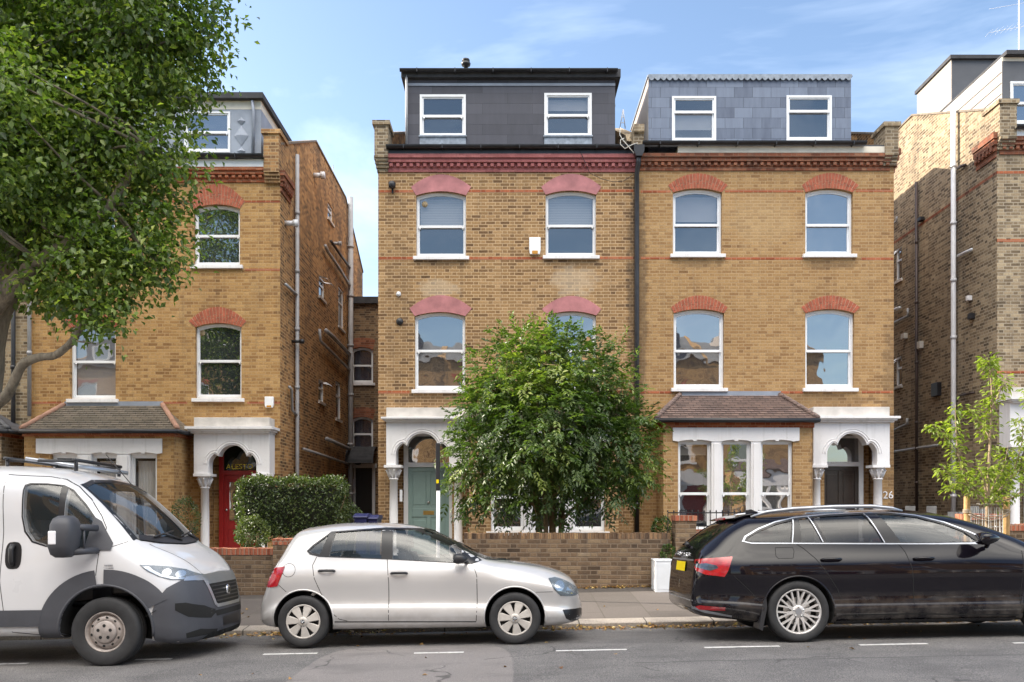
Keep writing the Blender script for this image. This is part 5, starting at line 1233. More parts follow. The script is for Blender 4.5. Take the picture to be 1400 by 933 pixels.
m = len(pos); leaf_mesh('crown', np.array(pos), np.array(la), np.array([0, 0, 1.0])+rnd_dir(m)*.45, RNG.uniform(.065, .105, m), RNG.uniform(.03, .045, m), np.array(lt), M['leaf_young'], T)
gst = gz(6.8, 12)
for i, (x, lb) in enumerate(((1322, 'round pine stake left of the young tree'), (1376, 'round pine stake right of the young tree'))):
    X = px(x, 12); mb = MB(); mb.sm = True; mb.tube([(X, 12, gst-.3), (X, 12, 1.5), (X, 12, pz(679, 12)-.012), (X, 12, pz(679, 12))], [.042, .042, .042, .034], 12)
    tag(mb.build('tree_stake', M['wood_stake']), lb, 'stake', 'stakes of the young tree')
mb = MB()
for dz in (0, .035):
    pts = [(px(1322, 12)+(px(1376, 12)-px(1322, 12))*t, 12-.05+.0*t, pz(700, 12)-dz-.09*math.sin(math.pi*t)**.8) for t in [i/10 for i in range(11)]]; mb.tube(pts, .011, 6)
for x in (1322, 1376):
    X = px(x, 12); mb.tube([(X+.05*math.cos(t), 12+.05*math.sin(t), pz(702, 12)+.003*t) for t in [k*.6 for k in range(30)]], .009, 5)
tag(mb.build('tree_tie', M['rope']), 'pale rope tying the young tree trunk to its stakes', 'rope')
mb = MB(); cx = px(1349, 12)
for k in range(16):
    t = 2*math.pi*k/16; mb.tube([(cx+.2*math.cos(t), 12+.2*math.sin(t), gst), (cx+.2*math.cos(t), 12+.2*math.sin(t), pz(694, 12))], .0022, 4)
for k in range(9): mb.tube([(cx+.2*math.cos(t), 12+.2*math.sin(t), gst+.15+k*.16) for t in [j*.4 for j in range(17)]], .002, 4)
tag(mb.build('wire_tree_guard', M['steel']), 'thin wire mesh cylinder round the young tree trunk', 'tree guard')

# ---- hedge and shrubs
def leafbox(parent, x0, x1, y0, y1, z0, z1, n, L, W, mat, name='foliage', ball=False, tb=0.0):
    if ball:
        c = np.array([(x0+x1)/2, (y0+y1)/2, (z0+z1)/2]); h = np.array([(x1-x0)/2, (y1-y0)/2, (z1-z0)/2]); d = rnd_dir(n); P = c+d*h*(RNG.uniform(.5, 1.06, n)**.4)[:, None]*(1+.06*np.sin(d[:, :1]*9))
    else:
        P = np.column_stack([RNG.uniform(x0, x1, n), RNG.uniform(y0, y1, n), RNG.uniform(z0, z1, n)]); f = RNG.integers(0, 4, n); e = RNG.normal(0, .03, n)+.03*np.sin(P[:, 0]*9)+.03*np.sin(P[:, 2]*11)
        P[f == 0, 1] = y0+e[f == 0]; P[f == 1, 2] = z1+e[f == 1]; k_ = f == 2; P[k_, 0] = np.where(RNG.random(k_.sum()) < .5, x0, x1)+e[k_]
        d = rnd_dir(n)*.3; d[f == 0] += (0, -1, 0); d[f == 1] += (0, 0, 1)
    ax = d+rnd_dir(n)*.9; nr = d*.8+rnd_dir(n)*.7+np.array([0, 0, .5])
    tone = np.clip(RNG.normal(.42+tb, .2, n)+.13*np.sin(P[:, 0]*7)*np.sin(P[:, 2]*8), 0, 1)
    s = RNG.uniform(.7, 1.2, n)
    return leaf_mesh(name, P, ax, nr, L*s, W*s, tone, mat, parent)
D = 15.3; X0, X1 = px(323, D), px(461, D); zt = pz(658, D); zb = pz(742, D)
H_ = thing('hedge', 'clipped dark green evergreen hedge in front of the red door porch', 'hedge', ((X0+X1)/2, D+.45, gz(-4, D)))
leafbox(H_, X0, X1, D, D+.9, zb, zt, 9500, .06, .036, M['leaf_hedge'])
mb = MB(); 
for k in range(10):
    x = X0+.2+k*(X1-X0-.3)/9; mb.tube([(x, D+.4, gz(-4, D)-.1), (x+random.uniform(-.1, .1), D+.4, zb+.2), (x+random.uniform(-.2, .2), D+.4+random.uniform(-.2, .2), zt-.25)], [.025, .02, .008], 6)
mb.build('stems', M['bark_brown'], H_)
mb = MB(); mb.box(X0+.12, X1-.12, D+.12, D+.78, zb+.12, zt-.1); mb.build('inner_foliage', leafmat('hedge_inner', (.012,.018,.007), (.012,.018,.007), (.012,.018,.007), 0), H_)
D = 14.9
def shrub(name, label, x0, x1, y0, y1, D, dy, n, mat, L=.045, W=.028, stems=5, tb=0):
    X0, X1, z0, z1 = px(x0, D), px(x1, D), pz(y1, D), pz(y0, D)
    o = thing(name, label, 'shrub', ((X0+X1)/2, D+dy/2, gz((X0+X1)/2, D)))
    leafbox(o, X0, X1, D, D+dy, z0, z1, n, L, W, mat, ball=True, tb=tb)
    mb = MB(); c = (X0+X1)/2
    for k in range(stems): mb.tube([(c+random.uniform(-.05, .05), D+dy/2, gz(c, D)-.1), (c+random.uniform(-.3, .3)*(X1-X0), D+dy/2+random.uniform(-.1, .1), (z0+z1)/2)], [.018, .008], 5)
    mb.build('stems', M['bark_brown'], o); return o
shrub('round_shrub', 'small round pale-leaved shrub at the foot of the clipped hedge', 316, 361, 706, 752, 14.7, .55, 1500, M['leaf_hedge'], tb=.16)
shrub('shrub', 'bushy dark shrub behind the hedge, beside the blue bins', 455, 492, 688, 745, 17.2, .6, 1400, M['leaf_hedge'])
shrub('shrub', 'low dark shrub squeezed between the bay wall and the left porch', 225, 262, 680, 745, 17.0, .7, 1400, M['leaf_hedge'])
shrub('trailing_plant', 'weedy green plant spilling over the wall end beside the red-capped pier', 893, 925, 708, 745, 14.5, .4, 900, M['leaf_garden'], tb=-.15)
shrub('wall_plant', 'small leafy plant growing from the wall just above the white box', 905, 924, 745, 772, 14.05, .18, 420, M['leaf_garden'], L=.04, W=.025, tb=-.1)

# ---- fallen leaves along the gutter
n = 1500; X = RNG.uniform(-5, 9.5, n); dens = np.clip(.5+.5*np.sin(X*1.7)+.6*(X > 0.5), 0, 1.4); kp = RNG.random(n) < dens; X = X[kp]; n = len(X)
Y = 11.24-np.abs(RNG.normal(0, .11, n)); Z = .02*X+np.array([camber(y) for y in Y])+.006+RNG.random(n)*.03*(Y > 11.1)
X2 = RNG.uniform(-5, 8, 26); Y2 = RNG.uniform(11.6, 14.1, 26); Z2 = np.array([gz(a, b) for a, b in zip(X2, Y2)])+.008
X3 = RNG.uniform(-5, 8, 45); Y3 = RNG.uniform(7.6, 11, 45); Z3 = np.array([gz(a, b) for a, b in zip(X3, Y3)])+.006
X4 = RNG.uniform(.9, 2.6, 110); Y4 = 14.22-np.abs(RNG.normal(0, .05, 110)); Z4 = np.array([gz(a, b) for a, b in zip(X4, Y4)])+.01
P = np.column_stack([np.concatenate([X, X2, X3, X4]), np.concatenate([Y, Y2, Y3, Y4]), np.concatenate([Z, Z2, Z3, Z4])]); n = len(P)
ax = rnd_dir(n); ax[:, 2] *= .25
o = leaf_mesh('fallen_leaves', P, ax, np.array([0, 0, 1.0])+rnd_dir(n)*.5, RNG.uniform(.035, .075, n), RNG.uniform(.025, .05, n), np.clip(RNG.normal(.5, .28, n), 0, 1), M['leaf_fallen'])
tag(o, 'brown and yellow fallen leaves lying along the kerb and gutter', 'leaves'); o['kind'] = 'stuff'

# ================================================================== garden walls, railings, things on the pavement
def gwall(name, label, xa, xb, ytop, D, thick=.23, cop=.1, mat='brick_garden', copmat='brick_garden_top', cat='wall', over=.0, group='front garden walls'):
    X0, X1 = px(xa, D), px(xb, D); zt = pz(ytop, D)
    w = thing(name, label, cat, ((X0+X1)/2, D, gz((X0+X1)/2, D)), group)
    mb = MB(); mb.box(X0, X1, D, D+thick, gz((X0+X1)/2, D)-.4, zt-cop-.001); mb.build('brickwork', M[mat], w)
    mb = MB(); n = max(1, int((X1-X0)/.075)); rr = random.Random(int(xa))
    for k in range(n):
        a = X0-over+(X1-X0+2*over)*k/n; b = X0-over+(X1-X0+2*over)*(k+1)/n; mb.box(a+.003, b-.003, D-over-rr.uniform(0, .006), D+thick+over, zt-cop, zt+rr.uniform(-.006, .006))
    mb.build('coping', M[copmat], w); return w
gwall('garden_wall', 'old brown brick garden wall below the bushy garden tree', 634, 917, 729, 14.23)
mb = MB(); c = struct  # damp plinth course at the foot
gwall('gate_pier', 'square brick pier with a red cap left of the black railings', 924, 952, 705, 14.1, .36, .09, 'brick_garden', 'brick_coping', 'pier', .015)
gwall('low_garden_wall', 'low brick wall with red coping under the black railings', 952, 1112, 724, 14.2, .23, .09, 'brick_garden', 'brick_coping', over=.01)
gwall('garden_wall', 'left front wall with red brick-on-edge coping beside the van bonnet', 150, 373, 750, 14.2, .23, .11, 'brick_garden', 'brick_coping', over=.01)
gwall('gate_pier', 'short brick pier with a red cap beside the silver car tailgate', 373, 401, 737, 14.1, .36, .1, 'brick_garden', 'brick_coping', 'pier', .01)
gwall('gate_pier', 'brick pier with a red cap behind the staked young tree', 1322, 1374, 703, 14.1, .36, .1, 'brick_garden', 'brick_coping', 'pier', .01)
gwall('garden_wall', 'brick garden wall with red coping at the right edge of the photo', 1374, 1560, 717, 14.2, .23, .11, 'brick_garden', 'brick_coping', over=.01)
gwall('garden_wall', 'garden wall hidden behind the black estate car, left of the stakes', 1200, 1318, 735, 14.2, .23, .1, 'brick_garden', 'brick_coping')
# railings
D = 14.32; X0, X1 = px(913, D), px(1112, D); zr0, zr1 = pz(722, D), pz(700.5, D)
rl = thing('railings', 'thin black metal railings in front of the right bay window', 'railings', ((X0+X1)/2, D, zr0))
mb = MB(); mb.box(X0, X1, D-.012, D+.012, zr1-.02, zr1); mb.box(px(954, D), X1, D-.01, D+.01, zr0+.02, zr0+.04); mb.build('rail', M['black_metal'], rl)
n = 25; x = X0
for k in range(n):
    a = X0+(X1-X0)*k/(n-1); mb = MB(); mb.box(a-.006, a+.006, D-.006, D+.006, (zr0-.03) if a > px(952, D) else zr0-.35, zr1-.02+.0); mb.lathe((a, D, zr1), [(.008, 0), (.014, .015), (.004, .04)], 6); mb.build('bar', M['black_metal'], rl)
# white box at the wall
D = 13.62; X0, X1 = px(896.5, D), px(922, D); zt, zb = pz(766, D), gz(2.5, D)
mb = MB(); mb.box(X0, X1, D, D+.42, zb-.004, zt-.02); mb.box(X0-.006, X1+.006, D-.006, D+.43, zt-.02, zt); mb.box(X0+.03, X1-.03, D-.004, D, zb+.04, zt-.06)
tag(mb.build('white_box', M['white_box'], bevel=.008), 'plain white box standing on the pavement against the brown wall', 'box')
# wheelie bins
def bin_(x0, x1, yt, D, label):
    X0, X1 = px(x0, D), px(x1, D); g = gz(X0, D); zt = pz(yt, D); o = thing('wheelie_bin', label, 'bin', ((X0+X1)/2, D+.3, g), 'blue wheelie bins')
    mb = MB(); w = X1-X0; vs = []
    for z, i in ((g+.06, .05), (zt-.08, 0.0)):
        vs += [(X0+i, D+i, z), (X1-i, D+i, z), (X1-i, D+.6-i, z), (X0+i, D+.6-i, z)]
    mb.add(vs, [(0,3,2,1), (4,5,6,7), (0,1,5,4), (1,2,6,5), (2,3,7,6), (3,0,4,7)]); mb.box(X0-.01, X1+.01, D-.01, D+.61, zt-.1, zt-.07); mb.build('body', M['bin_blue'], o, bevel=.01)
    mb = MB(); mb.prism([(D-.03, zt-.068), (D+.63, zt-.068), (D+.6, zt-.0), (D+.2, zt+.01), (D-.01, zt-.04)], X0-.02, X1+.02, SD); mb.tube([(X0+.05, D+.66, zt-.06), (X1-.05, D+.66, zt-.06)], .015, 8); mb.build('lid', M['bin_blue'], o, bevel=.01)
    for xx in (X0, X1-.04): mb = MB(); mb.lathe((xx, D+.55, g+.1), [(.02, 0), (.1, .0), (.1, .04), (.02, .04)], 14, 'x'); mb.build('wheel', M['rubber'], o)
bin_(484, 501, 703, 16.8, 'blue wheelie bin beside the dark shrub, left of the pair')
bin_(503, 515.5, 705, 16.9, 'blue wheelie bin nearest the pale green door porch')
# sign post by the green door
D = 13.5; X = px(598.5, D); g = gz(X, D)
sp = thing('sign_post', 'thin post in front of the pale green door, white below and black above', 'post', (X, D, g))
mb = MB(); mb.tube([(X, D, g-.1), (X+.01, D, pz(671, D))], .03, 10); mb.build('lower_post', M['white_pipe'], sp)
mb = MB(); mb.box(X-.03, X+.035, D-.035, D+.035, pz(671, D)+.002, pz(606, D)); mb.build('upper_post', M['black_plastic'], sp, bevel=.008)
mb = MB(); mb.box(X-.02, X+.02, D-.042, D-.036, pz(661, D), pz(656, D)); mb.build('yellow_sticker', M['yellow_plate'], sp)
# grey board fence across the passage at the right
D = 19.2; g = gz(9.8, 19)
fe = thing('board_fence', 'low weathered grey board fence between the two right-hand houses', 'fence', (px(1300, D), D, g))
for k in range(8):
    x = 1238+14.5*k; zt = pz(random.choice((692, 700, 696, 705)), D); mb = MB(); mb.box(px(x, D), px(x+13.5, D), D, D+.03, g-.1, zt); mb.build('board', M['grey_fence'] if 'grey_fence' in M else M.setdefault('grey_fence', plain('weathered_grey_boards', (.22,.21,.2), .85, var=.4, scale=5)), fe)
mb = MB(); mb.box(px(1230, D), px(1362, D), D+.031, D+.08, pz(715, D), pz(711, D)); mb.build('rail', M['grey_fence'], fe)
# ================================================================== vehicles
def pchip(xs, ys, x):
    xs = np.array(xs, float); ys = np.array(ys, float); h = np.diff(xs); d = np.diff(ys)/h; m = np.zeros(len(xs))
    for i in range(1, len(xs)-1):
        if d[i-1]*d[i] > 0: w1 = 2*h[i]+h[i-1]; w2 = h[i]+2*h[i-1]; m[i] = (w1+w2)/(w1/d[i-1]+w2/d[i])
    m[0] = d[0]; m[-1] = d[-1]
    x = np.clip(x, xs[0], xs[-1]); i = np.clip(np.searchsorted(xs, x)-1, 0, len(h)-1); t = (x-xs[i])/h[i]
    return (2*t**3-3*t**2+1)*ys[i]+(t**3-2*t**2+t)*h[i]*m[i]+(-2*t**3+3*t**2)*ys[i+1]+(t**3-t**2)*h[i]*m[i+1]
def tab(s): 
    a = [tuple(float(v) for v in p.split(':')) for p in s.split()]; return [p[0] for p in a], [p[1] for p in a]
def section(P, sub):
    out = []; n = len(P)
    for i in range(n-1):
        p0, p1, p2, p3 = P[max(i-1, 0)], P[i], P[i+1], P[min(i+2, n-1)]
        # centripetal-ish tangents to keep short spans tight
        def tan(a, b, c):
            l1 = math.dist(a, b)+1e-6; l2 = math.dist(b, c)+1e-6
            return [((b[k]-a[k])/l1*l2+(c[k]-b[k])/l2*l1)/(l1+l2) for k in (0, 1)]
        L = math.dist(p1, p2); t1 = tan(p0, p1, p2) if i > 0 else [(p2[k]-p1[k])/L for k in (0, 1)]; t2 = tan(p1, p2, p3) if i < n-2 else [(p2[k]-p1[k])/L for k in (0, 1)]
        if i == n-2: t2 = [1*(-1 if p2[0] < p1[0] else 1), 0]
        for j in range(sub[i]):
            t = j/sub[i]; a = 2*t**3-3*t**2+1; b = t**3-2*t**2+t; c = -2*t**3+3*t**2; d = t**3-t**2
            out.append(tuple(a*p1[k]+b*L*t1[k]+c*p2[k]+d*L*t2[k] for k in (0, 1)))
    out.append(tuple(P[-1])); return out
DBG = []
def hull_mesh(spec, name, xs, inset=0, zfloor=None, tdrop=0):
    T, W, Wb, Ws, ZS, YC, DZ, ZB = [tab(spec[k]) for k in ('T', 'W', 'Wb', 'Ws', 'ZS', 'YC', 'DZ', 'ZB')]
    extra = spec.get('crease', [])
    rings = []
    for x in xs:
        t = float(pchip(*T, x))-tdrop; w = float(pchip(*W, x))-inset; ws = w-float(pchip(*Ws, x)); zs = min(float(pchip(*ZS, x)), t-.03-(.0)); yc = min(float(pchip(*YC, x))-inset*.9, ws-.02); zc = max(t-float(pchip(*DZ, x)), zs+.02*(1 if t-zs > .05 else .3)); zb = float(pchip(*ZB, x)) if zfloor is None else zfloor; wb = w-float(pchip(*Wb, x))
        zs = max(zs, zb+.08); zc = max(zc, zs+.004); t = max(t, zc+.004)
        h = zs-zb
        K = [(0, zb), (wb-.1, zb), (wb, zb+.025), (wb+(w-wb)*.8, zb+h*.16)]
        if extra:
            kk = min(1, max(0, (h-.3)/.25))
            for (f, dx) in extra: K.append((w-dx*kk, zb+h*f))
        else: K += [(w, zb+h*.35), (w, zb+h*.62)]
        K += [(ws, zs), (yc, zc), (yc*.72, zc+(t-zc)*.62), (0, t)]
        sub = [2, 2, 2]+[3]*(len(K)-8)+[5, 8, 4, 6]
        rings.append(section(K, sub[:len(K)-1]))
    m = len(rings[0]); vs = []; fs = []
    for x, r in zip(xs, rings):
        full = [(x, -y, z) for y, z in r]+[(x, y, z) for y, z in r[-2:0:-1]]; vs += full
    N = 2*m-2
    for i in range(len(xs)-1):
        for k in range(N): k2 = (k+1) % N; fs.append((i*N+k, (i+1)*N+k, (i+1)*N+k2, i*N+k2))
    def capf(i, flip):
        b = i*N; out = []
        for k in range(m-1):
            a, c = b+k, b+k+1; a2 = b+(N-k) % N; c2 = b+(N-k-1) % N
            f = [a, c, c2, a2]; f2 = []
            for q_ in f:
                if q_ not in f2: f2.append(q_)
            if len(f2) > 2: out.append(tuple(f2[::-1] if flip else f2))
        return out
    fs += capf(0, True)+capf(len(xs)-1, False)
    me = bpy.data.meshes.new(name); me.from_pydata(vs, [], fs); bm = bmesh.new(); bm.from_mesh(me); bmesh.ops.remove_doubles(bm, verts=bm.verts, dist=1e-5); bmesh.ops.recalc_face_normals(bm, faces=bm.faces)
    if bm.calc_volume(signed=True) < 0: bmesh.ops.reverse_faces(bm, faces=bm.faces)
    DBG.append((name, bm.calc_volume(signed=True), sum(1 for e in bm.edges if len(e.link_faces) != 2), len(bm.faces)))
    bm.to_mesh(me); bm.free()
    return me
def dense_x(x0, x1, n=70):
    t = np.linspace(0, 1, n); c = .5-.5*np.cos(math.pi*t); return list(x0+(x1-x0)*(.45*t+.55*c))
def tmp(me): o = bpy.data.objects.new('tmp', me); C.objects.link(o); return o
def boolean(o, cutter_mb, mat_idx):
    c = MB.__new__(MB); me = bpy.data.meshes.new('cut'); me.from_pydata([tuple(v) for v in cutter_mb.v], [], cutter_mb.f)
    bm = bmesh.new(); bm.from_mesh(me); bmesh.ops.recalc_face_normals(bm, faces=bm.faces)
    if bm.calc_volume(signed=True) < 0: bmesh.ops.reverse_faces(bm, faces=bm.faces)
    bm.to_mesh(me); bm.free()
    for p in me.polygons: p.material_index = mat_idx
    for m_ in o.data.materials: me.materials.append(m_)
    co_ = tmp(me); v0 = vol(o.data); ok = None
    for solver, self_, tol in (('EXACT', False, False), ('EXACT', True, True), ('EXACT', False, True), ('FLOAT', False, False)):
        b = o.modifiers.new('b', 'BOOLEAN'); b.operation = 'DIFFERENCE'; b.solver = solver; b.object = co_
        if solver == 'EXACT': b.use_self = self_; b.use_hole_tolerant = tol
        bpy.context.view_layer.update(); dg = bpy.context.evaluated_depsgraph_get(); nm = bpy.data.meshes.new_from_object(o.evaluated_get(dg)); o.modifiers.clear(); v1 = vol(nm)
        DBG.append(('bool', solver, self_, round(v0, 3), round(v1, 3), round(vol(me), 3), len(nm.polygons)))
        if .5*vol(me)*0 < v0-v1 <= vol(me)*1.02+.001 and len(nm.polygons) > 200: ok = nm; break
    if ok is not None: o.data = ok
    bpy.data.objects.remove(co_); return o
def vol(me):
    bm = bmesh.new(); bm.from_mesh(me); v = bm.calc_volume(signed=True); bm.free(); return v
class Car:
    def __init__(s, root, spec):
        s.root = root; s.spec = spec; x0, x1 = spec['range']; s.xs = dense_x(x0, x1, spec.get('n', 80))
        me = hull_mesh(spec, 'hull', s.xs); s.hme = me
        bm = bmesh.new(); bm.from_mesh(me); s.bvh = BVHTree.FromBMesh(bm); bm.free()
    def body(s, mats, arches_, cavity, cuts, name='body'):
        """cut wheel arches, cabin and window openings out of the closed hull"""
        o = tmp(s.hme.copy()); 
        for m_ in mats: o.data.materials.append(m_)
        mb = MB(); 
        for (x, z, r, W) in arches_:
            for sg in (-1, 1):
                n = 40; vs = []; fs = []
                pts = [(x+r*math.cos(2*math.pi*k/n), z+r*math.sin(2*math.pi*k/n)) for k in range(n)]
                mb = MB(); b = 0; mb.v += [(u, sg*(W-.34), v) for u, v in pts]+[(u, sg*(W+.3), v) for u, v in pts]
                mb.f += [[b+i for i in range(n)], [b+n+i for i in range(n)]]+[[b+i, b+(i+1) % n, b+(i+1) % n+n, b+i+n] for i in range(n)]
                boolean(o, mb, 1)
        cx0, cx1, zf = cavity; cm = hull_mesh(s.spec, 'cav', dense_x(cx0, cx1, 50), inset=.055, zfloor=zf, tdrop=.045)
        mb = MB(); mb.v = [tuple(v.co) for v in cm.vertices]; mb.f = [list(p.vertices) for p in cm.polygons]; boolean(o, mb, 1)
        for kind, poly, a, b in cuts:
            mb = MB()
            if kind == 'side': mb.prism(poly, a, b, lambda u, v, w: (u, w, v))
            else: mb.prism(poly, a, b, lambda u, v, w: (w, u, v))
            boolean(o, mb, 0)
        me = o.data
        # smooth shading, sharp along the cuts
        for p in me.polygons: p.use_smooth = True
        bm = bmesh.new(); bm.from_mesh(me); bmesh.ops.dissolve_degenerate(bm, dist=1e-4, edges=bm.edges)
        for e in bm.edges:
            if len(e.link_faces) == 2 and e.link_faces[0].material_index != e.link_faces[1].material_index: e.smooth = False
            elif len(e.link_faces) == 2 and e.calc_face_angle(0) > R(38): e.smooth = False
        bm.to_mesh(me); bm.free()
        # exact normals of the uncut hull wherever the surface is still hull
        me.update()
        cn = [tuple(c_.vector) for c_ in me.corner_normals]; hb = bmesh.new(); hb.from_mesh(s.hme); hb.normal_update(); hb.verts.ensure_lookup_table(); hb.faces.ensure_lookup_table()
        hv = [v.normal.copy() for v in hb.verts]; hf = [[v.index for v in f.verts] for f in hb.faces]; hco = [v.co.copy() for v in hb.verts]
        cache = {}
        for p in me.polygons:
            if p.material_index != 0: continue
            loc, n_, i_, d_ = s.bvh.find_nearest(p.center)
            if d_ is None or d_ > .008 or n_.dot(p.normal) < .8: continue
            for li in p.loop_indices:
                vi = me.loops[li].vertex_index
                if vi not in cache:
                    loc, n_, fi, d_ = s.bvh.find_nearest(me.vertices[vi].co); w = Vector((0, 0, 0))
                    for k in hf[fi]: w += hv[k]/((hco[k]-loc).length+1e-4)
                    cache[vi] = tuple(w.normalized())
                cn[li] = cache[vi]
        hb.free(); me.normals_split_custom_set(cn)
        o.name = name; o.data.name = name; o.parent = s.root; s.b = o; return o
    def proj(s, u, v, kind, sg):
        if kind == 'side': o_, d = Vector((u, sg*3, v)), Vector((0, -sg, 0))
        elif kind == 'front': o_, d = Vector((9, u, v)), Vector((-1, 0, 0))
        elif kind == 'rear': o_, d = Vector((-9, u, v)), Vector((1, 0, 0))
        else: o_, d = Vector((u, v, 5)), Vector((0, 0, -1))
        l, n, i, dist = s.bvh.ray_cast(o_, d)
        if l is None:
            c_ = Vector((u, sg*.7, v)) if kind == 'side' else (Vector((s.spec['range'][1], u, v)) if kind == 'front' else (Vector((s.spec['range'][0], u, v)) if kind == 'rear' else Vector((u, v, 1))))
            l, n, i, dist = s.bvh.find_nearest(c_)
        return l, n, d
    def patch(s, name, poly, mat, kind='side', sg=-1, off=.002, step=.06, holes=(), parent=None, thick=0, label=None, clean=True):
        V = []; E = []
        for lp in [poly]+list(holes):
            q = []
            for i, p in enumerate(lp):
                a, b = Vector(p), Vector(lp[(i+1) % len(lp)]); n = max(1, int((b-a).length/step)); q += [a.lerp(b, t/n) for t in range(n)]
            b0 = len(V); V += q; E += [(b0+i, b0+(i+1) % len(q)) for i in range(len(q))]
        xs_ = [p[0] for p in poly]; ys_ = [p[1] for p in poly]; x = min(xs_)+step/2
        while x < max(xs_):
            y = min(ys_)+step/2
            while y < max(ys_):
                if inpoly((x, y), poly) and not any(inpoly((x, y), h) for h in holes): V.append(Vector((x, y)))
                y += step
            x += step
        r = delaunay_2d_cdt(V, E, [], 1, 1e-5); vv, ff = r[0], r[2]; vs = []; nn = []
        pr = [s.proj(p.x, p.y, kind, sg) for p in vv]
        vs = [l+n*off if n.dot(d) < 0 else l-n*off for l, n, d in pr]
        fs = []
        for f in ff:
            c_ = sum((vv[i] for i in f), Vector((0, 0)))/3
            if any(inpoly(c_, h) for h in holes) or not inpoly(c_, poly): continue
            a, b, c2 = vs[f[0]], vs[f[1]], vs[f[2]]; nrm = (b-a).cross(c2-a)
            if max((a-b).length, (b-c2).length, (c2-a).length) > step*6+.25: continue
            fs.append(tuple(f) if nrm.dot(pr[f[0]][2]) < 0 else tuple(f)[::-1])
        mb = MB(); mb.sm = True; mb.add(vs, fs); o = mb.build(name, mat, parent or s.root, label, fixn=False)
        if thick: m_ = o.modifiers.new('thick', 'SOLIDIFY'); m_.thickness = thick; m_.offset = 1
        return o
    def line(s, pts, w, mat, kind='side', sg=-1, off=.0015, name='panel_gap', parent=None, step=.05, mb=None):
        own = mb is None; mb = mb or MB(); Q = []
        for a, b in zip(pts[:-1], pts[1:]):
            a, b = Vector(a), Vector(b); n = max(1, int((b-a).length/step)); Q += [a.lerp(b, t/n) for t in range(n)]
        Q.append(Vector(pts[-1])); vs = []
        for i, p in enumerate(Q):
            d = (Q[min(i+1, len(Q)-1)]-Q[max(i-1, 0)]).normalized(); n2 = Vector((-d.y, d.x))*w/2
            for q in (p+n2, p-n2): l, n, dd = s.proj(q.x, q.y, kind, sg); vs.append(l+(n if n.dot(dd) < 0 else -n)*off)
        mb.sm = True; mb.add(vs, [(2*i, 2*i+2, 2*i+3, 2*i+1) for i in range(len(Q)-1)])
        if own: return mb.build(name, mat, parent or s.root, fixn=False)
